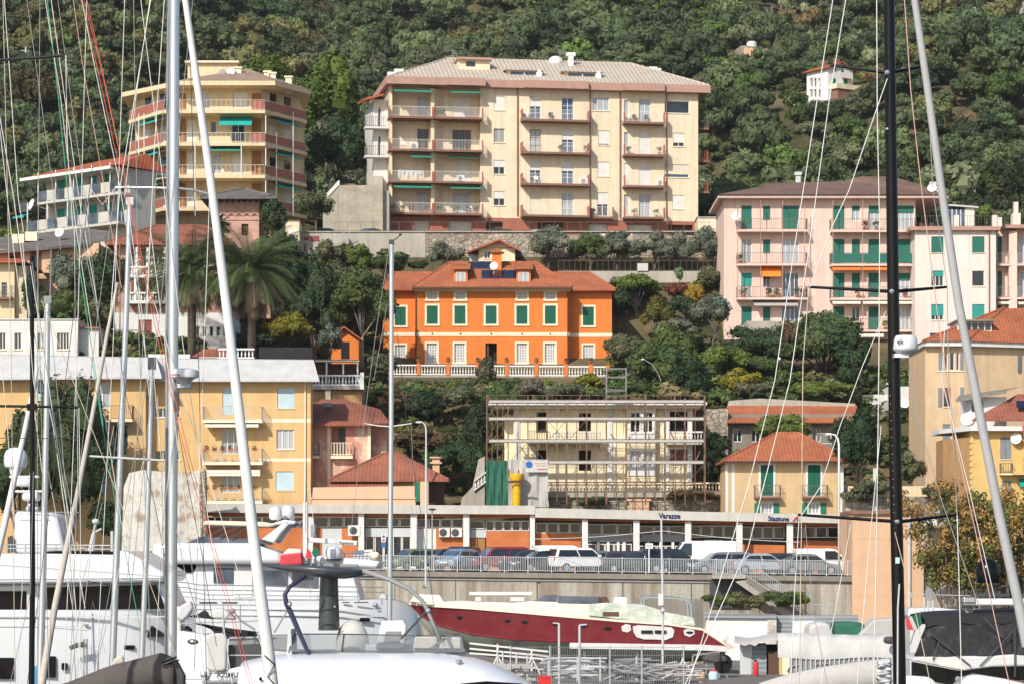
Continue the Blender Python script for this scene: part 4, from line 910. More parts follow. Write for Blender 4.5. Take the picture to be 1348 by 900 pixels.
# ------------------------------------------------------------------ ochre apartment house with white roof edge
def ochre():
	t=T('ochre_apartment_house','ochre apartment house with deep white roof edge and small balconies','apartment building',300,692,205)
	ops=[]; W=lambda a,b,c,d,k,**kw: window(t,(t.x(a),t.z(d),t.x(c),t.z(b)),k,ops=ops,**kw)
	W(365,510,388,537,'roller',rm='roller_blue',fm='pale_blue'); W(293,509,314,546,'roller',rm='roller_blue',fm='pale_blue',sill=False)
	W(364,565,387,591,'curtain',nx=3); W(292,565,315,597,'curtain',nx=3,sill=False,pane='curtain_dim'); W(363,620,387,645,'roller',rm='roller_blue',fm='pale_blue'); W(291,619,315,648,'curtain',nx=3,sill=False)
	W(203,537,237,549,'glass',nx=3,pane='glass'); W(203,593,237,605,'glass',nx=3)
	wall(t,t.x(195),t.x(409),-3.2,t.z(498),'ochre_wall',ops,D=2.2)
	for a,b in ((551,555.5),(603,607)): MB().box(t.x(340),t.x(409),-.012,.02,t.z(b),t.z(a)).build('painted_band','cream_trim',t.o)
	for zz,cap in ((557,0),(612,1),(663,1)):
		b=balcony(t,t.x(269),t.x(347),t.z(zz-4),1.15,th=.22,slab='cream_trim',rail='rail_grey',gap=.15,bar=.014)
		if zz != 557:
			for j in range(7):
				e=tag(empty('flower_pot',(t.loc[0]+t.x(274+j*10.5),t.loc[1]-1.2,t.loc[2]+t.z(zz-4)+.96)),'small flower pot hanging on a balcony rail of the ochre house','flower pot','flower pots on the ochre house balconies'); MB().box(-.17,.17,-.09,.09,-.16,.04).build('pot','terracotta_pot',e); rg=np.random.default_rng(j+int(zz)); V,kk=leafcloud([(0,0,.1,.2,.14,.13),(0,-.08,-.05,.16,.1,.14)],50,.06,rg); quads_mesh('foliage',V,tints(50,kk,2,GREEN['mid' if j % 3 else 'rustred'],rg),'leaf',e)
		if cap: awning(t,t.x(272),t.x(344),t.z(zz-42 if zz > 640 else zz+5),.1,1.0,'cream_cloth',val=.18)
	awning(t,t.x(272),t.x(342),t.z(557),.1,1.1,'cream_cloth',val=.2)
	# roof edge: slanting white board
	r=MB(); d=-.9
	r.add([t.pt(186,500,d),t.pt(420,500,d),t.pt(413,474,d+1.5),t.pt(186,472,d+1.5),t.pt(413,473,2.4),t.pt(186,471,2.4),t.pt(186,502,d),t.pt(420,502,d),t.pt(409,502,2.4)],[(0,1,2,3),(3,2,4,5),(0,6,7,1),(1,7,8,4,2)]); r.build('roof_edge','roof_white',t.o)
	MB().tube([(t.x(402),-.1,t.z(502)),(t.x(402),-.1,-3)],.055,6).build('downpipe','cream_trim',t.o)
	# left wing
	o2=[]; W2=lambda a,b,c,d_,k,**kw: window(t,(t.x(a),t.z(d_),t.x(c),t.z(b)),k,ops=o2,y=-1.2,**kw)
	W2(50,503,73,527,'roller',rm='roller_blue',fm='pale_blue'); W2(128,505,148,538,'curtain',nx=2,sill=False); W2(123,618,146,650,'roller',rm='roller_blue',fm='pale_blue'); W2(152,558,172,590,'glass',sill=False); W2(30,560,52,585,'glass')
	wall(t,t.x(-40),t.x(194.5),-3.2,t.z(496),'ochre_wall',o2,y=-1.2,D=11,name='wing_wall')
	balcony(t,t.x(135),t.x(180),t.z(553),1.1,y=-1.2,slab='cream_trim',rail='rail_dark'); balcony(t,t.x(118),t.x(170),t.z(600),1.1,y=-1.2,slab='cream_trim',rail='rail_dark')
	awning(t,t.x(122),t.x(148),t.z(560),1.7,1.0,'pale_blue',y=-1.25,val=0); awning(t,t.x(120),t.x(166),t.z(604),.25,1.0,'teal_cloth',y=-1.25,val=.2)
	r=MB(); d=-2.2
	r.add([t.pt(-40,498,d),t.pt(213,496,d),t.pt(206,471,d+1.5),t.pt(-40,467,d+1.5),t.pt(206,470,9),t.pt(-40,466,9),t.pt(-40,500,d),t.pt(213,498,d),t.pt(205,499,3)],[(0,1,2,3),(3,2,4,5),(0,6,7,1),(1,7,8,4,2)]); r.build('wing_roof_edge','roof_white',t.o)
	MB().box(t.xd(195,5),t.xd(250,5),5,8,t.zd(474,5),t.zd(466,5)).build('roof_cabin','white_wall',t.o)
	MB().prism(t.poly([(250,470),(268,459),(292,459),(310,470)],6),6,9).build('roof_cover','tile_old',t.o)
	MB().box(t.xd(262,3),t.xd(335,3),2.9,3.1,t.zd(471,3),t.zd(470,3)).build('terrace_kerb','white_paint',t.o)
	b=MB(); balustrade(b,t.pt(287,472,3),t.pt(335,472,3),.75,.25,.06); b.build('roof_balustrade','white_paint',t.o)
	MB().box(t.xd(341,4),t.xd(411,4),4,7,t.zd(474,4),t.zd(457,4)).build('roof_canopy','black_cloth',t.o)
ochre()
def peeled_wall():
	t=T('ruined_wall','tall white wall with peeling plaster standing beside the ochre house','wall',215,722,196)
	MB().prism(t.poly([(160,725),(163,640),(170,622),(188,618),(232,622),(268,618),(269,700),(266,725)]),0,.8).build('wall_face','peeled',t.o)
	MB().prism(t.poly([(262,622),(270,616),(271,706),(264,708)],-.1),-.1,.9).build('brick_edge','stone',t.o)
peeled_wall()
def pink_small():
	t=T('pink_house','small faded pink house with old red tiled roof and dark green shutter','house',455,620,207.5)
	ops=[(t.x(437),t.z(600),t.x(455),t.z(562),.7)]
	wall(t,t.x(404),t.x(488),-3,t.z(558),'pink_peel',ops,D=7)
	MB().box(t.x(437),t.x(455),.7,.75,t.z(600),t.z(562)).build('recess','pink_peel',t.o); MB().box(t.x(445),t.x(455.5),.45,.5,t.z(598),t.z(563)).build('shutter','dark_grey',t.o)
	for a in (431,484): MB().box(t.x(a),t.x(a+4),-.05,.02,-3,t.z(560)).build('quoin','cream_trim',t.o)
	balcony(t,t.x(436),t.x(465),t.z(600),.6,slab='cream_trim',rail='cream_trim',gap=.2,bar=.04)
	balcony(t,t.x(408),t.x(421),t.z(600),.9,slab='cream_trim',rail='rail_dark')
	MB().box(t.x(488)+.01,t.x(508),1.2,6,-3,t.z(560)).build('side_wing','pink_peel',t.o)
	MB().add([t.pt(398,558,-.9),t.pt(490,558,-.9),t.pt(478,532,4),t.pt(452,525,4.5),t.pt(424,525,4.5),t.pt(398,540,2),t.pt(514,556,.5),t.pt(500,538,5),t.pt(398,560,-.9),t.pt(490,560,-.9),t.pt(514,558.5,.5)],[(0,1,2,3,4,5),(1,6,7,2),(2,7,3),(0,8,9,1),(1,9,10,6)]).build('roof','tile_old',t.o)
	MB().box(*[t.xd(426,2),t.xd(437,2)],1.7,2.2,t.zd(535,2),t.zd(530,2)).build('skylight','mid_grey',t.o)
pink_small()
def terrace():
	t=T('terrace','roof terrace with white balustrade and dark pergola above the pink house','terrace',445,526,226)
	MB().box(t.x(409),t.x(477),0,6,t.z(512),t.z(507)).build('slab','concrete',t.o); MB().box(t.x(409),t.x(476),.5,6,-4,t.z(512.2)).build('terrace_wall','rust_wall',t.o)
	b=MB(); balustrade(b,(t.x(409),.15,t.z(507)),(t.x(475),.15,t.z(507)),.85,.25,.07); b.build('balustrade','white_paint',t.o)
	MB().box(t.x(428),t.x(435),.2,.48,-2,t.z(512.3)).build('pillar','cream_trim',t.o); MB().box(t.x(474),t.x(479),-.1,.3,t.z(512),t.z(490)).build('end_pier','white_paint',t.o)
	MB().box(t.x(411),t.x(470),3,3.1,t.z(507),t.z(475)).build('pergola_back','dark_brown',t.o)
	for a in (429,451,470): MB().box(t.x(a)-.06,t.x(a)+.06,.8,.92,t.z(507),t.z(475)).build('pergola_post','rail_white',t.o)
	m=MB(); m.box(t.x(408),t.x(472),.7,.85,t.z(475),t.z(472)); m.box(t.x(408),t.x(472),.7,3.2,t.z(473),t.z(472.3)); m.build('pergola_roof','cream_trim',t.o)
	t=T('garden_house','tiny orange garden house with a red tiled gable roof','garden house',455,474,243)
	MB().prism(t.poly([(436,480),(436,443),(453,432),(472,446),(472,480)]),0,4).build('wall','orange_wall',t.o)
	MB().add([t.pt(432,444,-.6),t.pt(453,429,-.6),t.pt(453,429,4),t.pt(432,444,4),t.pt(476,446,-.6),t.pt(476,446,4),t.pt(432,446,-.6),t.pt(453,431.5,-.6),t.pt(476,448,-.6)],[(0,1,2,3),(1,4,5,2),(0,6,7,1),(1,7,8,4)]).build('roof','tile_orange',t.o)
	MB().box(t.x(449),t.x(460),-.03,.02,t.z(472),t.z(450)).build('door','dark_void',t.o)
terrace()
def low_hip():
	t=T('low_house','low house with a broad red hip roof and salmon coloured parapet','house',510,668,204.6)
	hip_roof(t,t.x(434),t.x(591),-.8,2.7,t.z(631),t.zd(598,1.5)+.1,t.xd(506,1.5),t.xd(522,1.5),'tile_old',ry=1.5,th=.15)
	wall(t,t.x(440),t.x(549),-2,t.z(633),'peach_wall',[],D=2.2,y=.2); MB().box(t.x(549)+.02,t.x(584),1.0,2.4,-2,t.z(634)).build('side_wall','dark_brown',t.o)
	MB().prism(t.poly([(410,668),(412,641),(547,639),(547,668)],-1.2),-1.2,-.95).build('parapet','peach_wall',t.o); MB().box(t.x(409),t.xd(548,-1.2),-1.3,-.9,t.zd(656,-1.2),t.zd(655,-1.2)).build('parapet_ledge','peach_wall',t.o)
	MB().add([t.pt(428,641,-.94),t.pt(516,641,-.94),t.pt(500,629,.1),t.pt(446,629,.1)],[(0,1,2,3)]).build('lower_roof','tile_old',t.o)
	MB().box(t.x(547),t.x(554),-1.2,-1.1,t.z(660),t.z(634)).build('shutter','green_paint',t.o); MB().box(t.x(554),t.x(565),-1.25,-.6,-2,t.z(634)).build('pier','peach_wall',t.o)
	things_chimney(t,574,610,622,.5,1.6,'peach_wall')
low_hip()
# ------------------------------------------------------------------ the orange villa
def orange_villa():
	t=T('orange_villa','bright orange villa with green shutters and a red tiled roof','villa',650,492,250)
	X,Z=t.x,t.z; zb=Z(494)
	for (a,b,y,zt,D) in ((547,749,0,379,10),(504,547,1.6,381,7),(749,805.5,1.6,381.5,7)):
		ops=[]; xa,xb=t.xd(a,y),t.xd(b,y); zx=lambda p_: t.zd(p_,y); xx=lambda p_: t.xd(p_,y)
		if y == 0:
			for c in (569,606,687.5,724.5): window(t,(xx(c-6.2),zx(394),xx(c+6.2),zx(385)),'curtain',ops=ops,sur='cream_trim',sw=.17,pane='curtain_dim',nx=4,nz=2,fm='rail_white')
			for c in (569,605.5,646.5,687,724.5): window(t,(xx(c-7.2),zx(426.5),xx(c+7.2),zx(402.5)),'louvre',y=y,d=.1,ops=ops,sur='cream_trim',sw=.17,rm='louvre_green',fm='green_paint')
			for c in (568.5,605,687,724): window(t,(xx(c-6.8),zx(477),xx(c+6.8),zx(452)),'curtain',y=y,ops=ops,sur='cream_trim',sw=.16,nx=4,nz=7)
			ops.append((xx(639),zx(490),xx(654),zx(451.5),.9)); MB().box(xx(639),xx(654),.9,.95,zx(490),zx(451.5)).build('doorway','dark_void',t.o)
			MB().box(xx(639)+.02,xx(643.5),.25,.32,zx(490),zx(452)).build('door','dark_brown',t.o)
		else:
			c=(527 if a < 600 else 774.5)
			window(t,(xx(c-7.2),zx(428.5),xx(c+7.2),zx(404)),'louvre',y=y,d=.1,ops=ops,sur='cream_trim',sw=.17,rm='louvre_green',fm='green_paint')
			window(t,(xx(c-6.8),zx(479),xx(c+6.8),zx(454)),'curtain',y=y,ops=ops,sur='cream_trim',sw=.16,nx=4,nz=7)
		zt_=zx(zt)
		wall(t,xa+(0 if y == 0 else .003),xb-(0 if y == 0 else .003),zb-3,zt_,'orange_wall',ops,y=y,D=D,name='wall' if y == 0 else 'side_wing')
		MB().box(xa-.03 if a != 749 else xa+.05,xb+.03 if a != 504 else xb-.05,y-.04,y+.01,zx(442.5 if a != 749 else 443.5),zx(437.5 if a != 749 else 438.5)).build('string_course','cream_trim',t.o)
		MB().box(xa-.12 if a != 749 else xa+.05,xb+.12 if a != 504 else xb-.05,y-.16,y+.01,zx(384),zx(381)).box(xa-.2 if a != 749 else xa+.06,xb+.2 if a != 504 else xb-.06,y-.35,y+.01,zx(381),zx(zt)).build('cornice','cream_trim',t.o)
	# right end face already belongs to the wing; quoin lines
	ze=Z(378.5);
	rf=hip_roof(t,X(543),X(753),-.8,10.6,ze,t.zd(347,4.6)+.1,t.xd(592,4.6),t.xd(706,4.6),'tile_orange',ry=4.6,th=.16)
	MB().box(X(542.5),X(753.5),-.92,-.8,ze-.2,ze-.04).build('gutter','dark_brown',rf)
	hip_roof(t,t.xd(499,1.6),X(600),.8,9.4,t.zd(380.5,1),t.zd(359,5),t.xd(520,5),t.xd(600,5),'tile_orange',ry=5,th=.15,name='wing_roof')
	hip_roof(t,X(700),t.xd(810,1.6),.8,9.4,t.zd(381,1),t.zd(359,5),t.xd(705,5),t.xd(776,5),'tile_orange',ry=5,th=.15,name='wing_roof')
	for a,b in ((597.5,615.5),(680,698.5)):
		d=.35; zt_=t.zd(352,d); zb_=t.zd(377,d); xa,xb=t.xd(a,d),t.xd(b,d)
		dm=MB().box(xa,xb,d,d+3.5,zb_,zt_).build('dormer','orange_wall',rf)
		window(t,(xa+.18,t.zd(373.5,d),xb-.18,t.zd(358.5,d)),'curtain',y=d-.12,d=.1,parent=dm,nx=2,sill=False,nz=1)
		MB().add([(xa-.25,d-.35,zt_-.1),(xb+.25,d-.35,zt_-.1),(xb+.25,d+3.8,zt_+.75),(xa-.25,d+3.8,zt_+.75),(xa-.25,d-.35,zt_-.22),(xb+.25,d-.35,zt_-.22),(xb+.25,d+3.8,zt_+.63),(xa-.25,d+3.8,zt_+.63)],[(0,1,2,3),(0,4,5,1),(1,5,6,2),(3,7,4,0),(4,7,6,5)]).build('dormer_roof','tile_orange',dm)
	# solar panels lying on the slope
	sl=(t.zd(347,4.6)+.1-ze)/(4.6+.8)
	def rp(px_,d,up): return (t.xd(px_,d),d,ze+(d+.8)*sl+up)
	for (a,b,d0,d1) in ((634,645.5,.9,2.5),(646,656.5,.9,2.5),(657,667.5,.9,2.5),(668,679,.9,2.5),(617,631,3.1,4.4),(631.5,646,3.1,4.4)):
		MB().add([rp(a,d0,.1),rp(b,d0,.1),rp(b,d1,.14),rp(a,d1,.14),rp(a,d0,.03),rp(b,d0,.03),rp(b,d1,.06),rp(a,d1,.06)],[(0,1,2,3),(0,4,5,1),(1,5,6,2),(3,7,4,0),(4,7,6,5)]).build('solar_panel','solar',rf)
	x=t.xd(654,3.4); zc=t.zd(333.5,3.4)
	ch=MB().box(x-.42,x+.42,3,3.8,ze,zc).build('chimney','orange_wall',rf); MB().prism([(x-.65,zc),(x+.65,zc),(x,zc+.42)],2.75,4.05).build('chimney_cap','tile_orange',ch)
	MB().disc((t.xd(650,.2),.2+.8,t.zd(350,1)),.37,(-.3,-1,.3),.03,18,.07).tube([(t.xd(650,1),1.1,t.zd(350,1)),(t.xd(650,1),1.2,t.zd(360,1))],.03,5).build('satellite_dish','white_paint',rf)
	for p_ in (747.5,547.5): MB().tube([(X(p_),-.08,zb),(X(p_),-.08,Z(382))],.055,6).build('downpipe','dark_brown',t.o)
	lm=MB()
	for c in (569,606,646.5,687,724): lm.ball((X(c),-.12,Z(439)),.07,.09,.06,6,4)
	lm.build('wall_lamp','dark_grey',t.o)
	# terrace balustrade in front: a wall of its own
	b=T('balustrade','long white balustrade with orange piers in front of the orange villa','balustrade',650,494,246)
	ps=[514,551,590,629,667,706,745,777.5,800]
	zz=lambda p_: b.z(493+(p_-520)*.008)
	for i,p_ in enumerate(ps):
		MB().box(b.x(p_)-.16,b.x(p_)+.16,-.2,.2,zz(p_)-.02,zz(p_)+.98).build('pier','orange_wall',b.o)
		if i < len(ps)-1: m=MB(); balustrade(m,(b.x(p_)+.17,0,zz(p_)),(b.x(ps[i+1])-.17,0,zz(p_)),.88,.235,.065); m.build('balusters','white_paint',b.o)
	MB().box(b.x(511),b.x(803),-.14,2.5,-2.4,zz(650)-.02).build('retaining_wall','concrete',b.o)
	for i,p_ in enumerate(ps[1:-1]):
		e=tag(empty('flower_urn',(b.loc[0]+b.x(p_),b.loc[1],b.loc[2]+zz(p_)+.98)),'small terracotta urn with a plant on an orange balustrade pier','urn','urns on the villa balustrade')
		MB().lathe([(.09,0),(.06,.08),(.2,.3),(.23,.38),(.17,.38)],n=10).build('pot','terracotta_pot',e)
		rg=np.random.default_rng(i); V,k=leafcloud([(0,0,.46,.18,.18,.14)],40,.07,rg); quads_mesh('foliage',V,tints(40,k,1,GREEN['rustred'] if i % 2 else GREEN['mid'],rg),'leaf',e)
	b2=T('balustrade','short stretch of white balustrade half hidden by bushes','balustrade',840,494,246); m=MB(); balustrade(m,(b2.x(826),0,b2.z(493)),(b2.x(852),0,b2.z(493)),.88,.235,.065); m.build('balusters','white_paint',b2.o)
	MB().box(b2.x(826),b2.x(852),-.14,.6,-2,b2.z(493)-.01).build('retaining_wall','concrete',b2.o)
orange_villa()
def gable_house():
	t=T('gable_house','small cream house with a red gable roof under the stone wall','house',655,348,262)
	ops=[]; window(t,(t.x(638),t.z(341),t.x(645.5),t.z(331)),'glass',ops=ops,fm='rail_white')
	MB().prism(t.poly([(630,327),(678,326),(657,317)]),0,6).build('gable','cream_wall',t.o)
	wall(t,t.x(630),t.x(678),-1,t.z(327),'cream_wall',ops,D=6)
	MB().box(t.x(618),t.x(630)-.01,1,5,-1,t.z(333)).build('porch','pale_blue',t.o)
	MB().add([t.pt(614,332,-.8),t.pt(657,315,-.8),t.pt(657,315,6),t.pt(614,332,6),t.pt(684,329,-.8),t.pt(684,329,6),t.pt(614,334,-.8),t.pt(657,317,-.8),t.pt(684,331,-.8)],[(0,1,2,3),(1,4,5,2),(0,6,7,1),(1,7,8,4)]).build('roof','tile_red',t.o)
gable_house()
# ------------------------------------------------------------------ retaining walls under the apartment block
def stone_walls():
	t=T('retaining_wall','long grey rubble retaining wall below the cream apartment block','wall',670,345,268)
	MB().box(t.x(391),t.x(560),0,1.2,-4,t.z(306)).build('concrete_section','concrete',t.o)
	MB().box(t.x(560)+.003,t.x(720),.05,1.2,-4,t.z(306.5)).build('rubble_section','stone',t.o); MB().box(t.x(720)+.003,t.x(948),0,1.2,-4,t.z(310)).build('rubble_section','stone',t.o)
	MB().box(t.x(391),t.x(948),-.12,1.2,t.z(306)+.003,t.z(304.6)).build('coping','concrete',t.o)
	rl=MB(); railing(rl,[(t.x(440),.4,t.z(304.6)),(t.x(935),.4,t.z(304.6))],.9,1.2,.02); rl.build('railing','rail_dark',t.o)
	for a,b,c,d in ((400,407,312,317),(409,420,311,318),(400,403,321,331)): MB().box(t.x(a),t.x(b),-.03,.02,t.z(d),t.z(c)).build('shutter','louvre_red',t.o)
	st=MB(); n=12
	for i in range(n):
		u=i/n; px=408+u*52; py=341-u*28; st.box(t.x(px),t.x(px+52/n)+.02,-1.2,-.03,t.z(py)-1.0,t.z(py))
	so=st.build('steps','concrete',t.o); rr=MB(); rr.tube([(t.x(408),-1.15,t.z(332)),(t.x(462),-1.15,t.z(304))],.03,5).tube([(t.x(408),-1.15,t.z(337)),(t.x(462),-1.15,t.z(309))],.02,5)
	for px in (408,426,444,461): rr.tube([(t.x(px),-1.15,t.z(341-(px-408)*.53)),(t.x(px),-1.15,t.z(332-(px-408)*.52))],.03,5)
	rr.build('handrail','rail_grey',so)
	t=T('masonry_terrace','square grey masonry bastion beside the cream apartment block','wall',475,300,274)
	MB().box(t.x(446),t.x(504),0,8,-3,t.z(244)).build('wall_face','stone_big',t.o); MB().box(t.x(503.5),t.x(512),.6,8,-3,t.z(250)).build('side_pier','concrete',t.o)
	MB().prism(t.poly([(425,305),(425,262),(445.8,243),(445.8,305)],.4),.4,5).build('ramp_wall','concrete',t.o)
	MB().prism(t.poly([(430,255),(445,238),(447,238),(447,243),(432,259)],.3),.3,.38).build('ramp_parapet','white_wall',t.o)
	MB().box(t.x(448),t.x(464),5,7,t.z(246),t.z(233)).build('shed','brown_pink',t.o)
	MB().prism(t.poly([(482,246),(488,232),(504,232),(504,246)],4),4,6).build('upper_wall','concrete',t.o)
	t=T('garage','small cream garage with a white shutter door next to the retaining wall','garage',388,318,266)
	MB().box(t.x(376),t.x(394),0,4,-2,t.z(291)).build('wall','cream_wall',t.o); MB().box(t.x(381),t.x(391),-.03,.02,-1.9,t.z(303)).build('garage_door','roller_white',t.o); MB().box(t.x(375),t.x(395),-.1,4.1,t.z(291),t.z(290)).build('roof_slab','brown_pink',t.o)
	t=T('garden_wall','low concrete garden wall with a thin fence behind the villa trees','wall',860,375,263)
	MB().box(t.x(735),t.x(955),0,.5,-2.5,t.z(357)).build('wall_face','concrete',t.o); rl=MB(); railing(rl,[(t.x(735),.2,t.z(357)),(t.x(955),.2,t.z(357))],1.0,.5,.015); rl.build('railing','rail_dark',t.o)
	MB().box(t.x(839),t.x(853),-.15,-.12,t.z(357),t.z(347)).build('hung_cloth','white_cloth',t.o)
	t=T('slope_wall','thin pale concrete wall crossing the bushy slope above the low house','wall',560,578,224)
	MB().prism(t.poly([(508,581),(508,570),(615,569),(615,578)]),0,.4).build('wall_face','concrete',t.o)
	t=T('slope_wall','ragged concrete bank wall above the long red roofed house','wall',1040,533,229)
	MB().prism(t.poly([(958,536),(960,527),(1000,524),(1060,527),(1126,531),(1126,536)]),0,1).build('wall_face','concrete',t.o)
	t=T('cream_annex','small cream annex wall at the right foot of the apartment block','wall',930,306,277)
	MB().box(t.x(918),t.x(943),0,4,-.6,t.z(287)).build('wall_face','cream_wall',t.o); MB().box(t.x(917),t.x(944),-.1,4,t.z(287),t.z(285.5)).build('coping','concrete',t.o)
stone_walls()
# ------------------------------------------------------------------ scaffolded house
def scaffold_house():
	t=T('scaffolded_house','cream two storey house under renovation with white balconies and dark openings','house',790,668,215)
	X,Z=t.x,t.z; ops=[]
	def hole(a,b,c,d,dep=.5,back='dark_void'):
		ops.append((X(a),Z(d),X(c),Z(b),dep)); MB().box(X(a),X(c),dep,dep+.05,Z(d),Z(b)).build('opening',back,t.o)
	for r in ((706,542,719,569),(762,543,778,569),(882,541,907,569),(706,592,719,607),(762,592,778,619)): hole(*r)
	window(t,(X(882),Z(609),X(905),Z(591)),'roller',ops=ops,rm='roller_brown',sur='white_paint',sw=.12)
	wall(t,X(676),X(825),-1,Z(535),'villa_plaster',ops,D=9)
	wall(t,X(862),X(912),-1,Z(535),'villa_plaster',ops,D=9)
	o2=[]
	for a in (829.5,846.5):
		window(t,(X(a),Z(569),X(a+12.5),Z(543)),'open',y=-.7,ops=o2,pane='dark_void',sur='white_paint',sw=.1,nx=2)
		window(t,(X(a),Z(615),X(a+12.5),Z(594)),'curtain',y=-.7,ops=o2,sur='white_paint',sw=.1,nx=2)
	wall(t,X(825)+.003,X(862)-.003,-1,Z(535),'villa_plaster',o2,y=-.7,D=9,name='bay_wall')
	for a,b in ((678,684),(800,806),(876,881),(905,911)): MB().box(X(a),X(b),-.1,-.003,-1,Z(536)).build('pilaster','white_wall',t.o)
	for y0,m in ((572,'white_wall'),(616,'white_wall')): MB().box(X(826),X(861),-.8,-.703,Z(y0+10),Z(y0)).build('spandrel',m,t.o)
	rs=MB().box(X(643),X(929),-1.5,10,Z(534),Z(530)).build('roof_slab','white_wall',t.o); MB().box(X(650),X(922),-1.0,10,Z(537.5),Z(534)-.004).build('cornice','cream_trim',t.o)
	MB().box(X(676),X(912),-.06,-.003,Z(540),Z(538.6)).build('string_course','white_wall',t.o)
	b=MB().box(X(694),X(792),-1.3,-.003,Z(584),Z(580.5)).build('balcony','cream_trim',t.o)
	m=MB(); balustrade(m,(X(722),-1.15,Z(580.5)),(X(791),-1.15,Z(580.5)),.72,.22,.06); m.build('balustrade','white_wall',b)
	m=MB(); railing(m,[(X(695),-1.15,Z(580.5)),(X(721),-1.15,Z(580.5))],.75,.12,.02); m.build('railing','rail_dark',b)
	for a in (706,730,760,788): MB().prism([(0,0),(.25,0),(.25,-.5)],-.9,-.01).build('bracket','cream_trim',b).location=(X(a),0,Z(584))
	b=MB().box(X(876),X(925),-1.0,-.003,Z(585),Z(581)).build('balcony','cream_trim',t.o); m=MB(); balustrade(m,(X(880),-.9,Z(581)),(X(924),-.9,Z(581)),.75,.22,.06); m.build('balustrade','white_wall',b)
	# lower terrace
	b=MB().box(X(716),X(958),-2.6,-.8,Z(655),Z(648)).build('terrace_slab','concrete',t.o)
	m=MB(); balustrade(m,(X(722),-2.4,Z(648)),(X(955),-2.4,Z(648)),.72,.25,.07); m.build('balustrade','cream_trim',b)
	MB().box(X(722),X(958),-2.3,-.9,-4,Z(655.3)).build('stone_base','stone',t.o)
	MB().box(X(826),X(852),-2.75,-2.31,-4,Z(660)).box(X(822),X(855),-2.85,-2.31,Z(660),Z(657)).build('cream_pier','peach_wall',t.o)
	MB().box(X(664),X(676),1,6,-1,Z(545)).build('side_wing','villa_plaster',t.o)
	MB().box(X(912)+.01,X(926),1.5,6,-1,Z(536)).build('rear_wing','dark_brown',t.o)
	# scaffold
	s=T('scaffolding','rust brown tube scaffolding with pale planks wrapped round the cream house','scaffolding',790,668,211)
	X,Z=s.x,s.z; cols=(641,655,669,695,720,746,772,798,824,849.5,875,901,927); lev=(530.5,553,582,610,638)
	top={0: 540,12: 520}
	for i,c in enumerate(cols):
		m=MB()
		for d in (0,-1.0): m.tube([(X(c),d,Z(664)),(X(c),d,Z(519+(i*7) % 9))],.045,5)
		m.build('standard','rust_pipe',s.o)
	for z in lev:
		m=MB()
		for d in (0,-1.0):
			for o in (0,-3.4): m.tube([(X(640),d,Z(z+o)),(X(928),d,Z(z+o))],.026,4)
		m.build('ledger','rust_pipe',s.o)
	for z in lev[:4]:
		MB().box(X(643),X(926),-.85,-.5,Z(z)-.05,Z(z)).box(X(644),X(925),-1.06,-1.03,Z(z)-.02,Z(z-3)).build('deck','plank_grey',s.o)
	br=MB()
	for i in range(len(cols)-1):
		for j in range(len(lev)-1):
			if (i*3+j*5) % 4 < 2: br.tube([(X(cols[i]),-1.05,Z(lev[j+1])),(X(cols[i+1]),-1.05,Z(lev[j]))],.02,4)
			if (i+j) % 5 == 0: br.tube([(X(cols[i]),-1.05,Z(lev[j])),(X(cols[i+1]),-1.05,Z(lev[j+1]))],.02,4)
	for i in range(len(cols)-1):
		c=(cols[i]+cols[i+1])/2; m=MB().tube([(X(c),-1.0,Z(660)),(X(c),-1.0,Z(524+(i*5) % 8))],.028,5); m.build('standard','rust_pipe',s.o)
		for j in range(4):
			if (i*7+j*3) % 5 < 2: br.tube([(X(c),-.5,Z(lev[j]-1)),(X(c)+.4*((i+j) % 3-1),-.4,Z(lev[j]-11-(i*j) % 7))],.05,5)
	br.build('brace','rust_pipe',s.o)
	m=MB()
	for i in range(24): x=X(643+i*12); m.tube([(x,-1.0,Z(530)),(x,-1.0,Z(520))],.015,4)
	m.tube([(X(640),-1,Z(521)),(X(928),-1,Z(521))],.025,4).build('top_rail','rust_pipe',s.o)
	tw=MB()
	for a in (799,825):
		for d in (.5,1.6): tw.tube([(X(a),d,Z(532)),(X(a),d,Z(483))],.028,5)
	for z in (484,495,512,520):
		for d in (.5,1.6): tw.tube([(X(799),d,Z(z)),(X(825),d,Z(z))],.025,5)
	tw.build('hoist_tower','mid_grey',s.o); MB().box(X(800),X(824),.55,1.55,Z(513.5),Z(512)).build('hoist_deck','plank_grey',s.o)
	# sheets
	def sheet(x0,x1,y0,y1,mm,name,par=None,d=-1.18):
		m=MB(); n=14; k=6
		P_=[[(X(x0)+(X(x1)-X(x0))*i/n,d-.07*math.sin(i*1.3+j*.7)-.03*math.sin(i*2.7),Z(y0)+(Z(y1)-Z(y0))*j/k) for i in range(n+1)] for j in range(k+1)]
		v=[p for r in P_ for p in r]; m.add(v,[(j*(n+1)+i,j*(n+1)+i+1,(j+1)*(n+1)+i+1,(j+1)*(n+1)+i) for j in range(k) for i in range(n)])
		return m.build(name,mm,par or s.o)
	sheet(640,668,607,666,'green_net','safety_net'); sheet(669,721,605,667,'tarp_grey','dust_sheet')
	bn=T('banner','white building site banner with a blue crest hanging on the scaffolding','banner',706,614,209.5)
	MB().box(bn.x(692),bn.x(721),-.02,.0,bn.z(621),bn.z(606)).build('cloth','white_cloth',bn.o); MB().lathe([(.26,0),(.26,.02)],n=16).build('crest','blue_sign',bn.o).location=(bn.x(696.5),-.02,bn.z(611)); bpy.data.objects[bn.o.children[-1].name].rotation_euler=(R(90),0,0)
	for k,(a,b,yy) in enumerate(((704,719,609),(706,718,612),(707,720,616.5))): MB().box(bn.x(a),bn.x(b),-.03,-.02,bn.z(yy+1.2),bn.z(yy)).build('printed_line','red_text' if k == 2 else 'fascia_pink',bn.o)
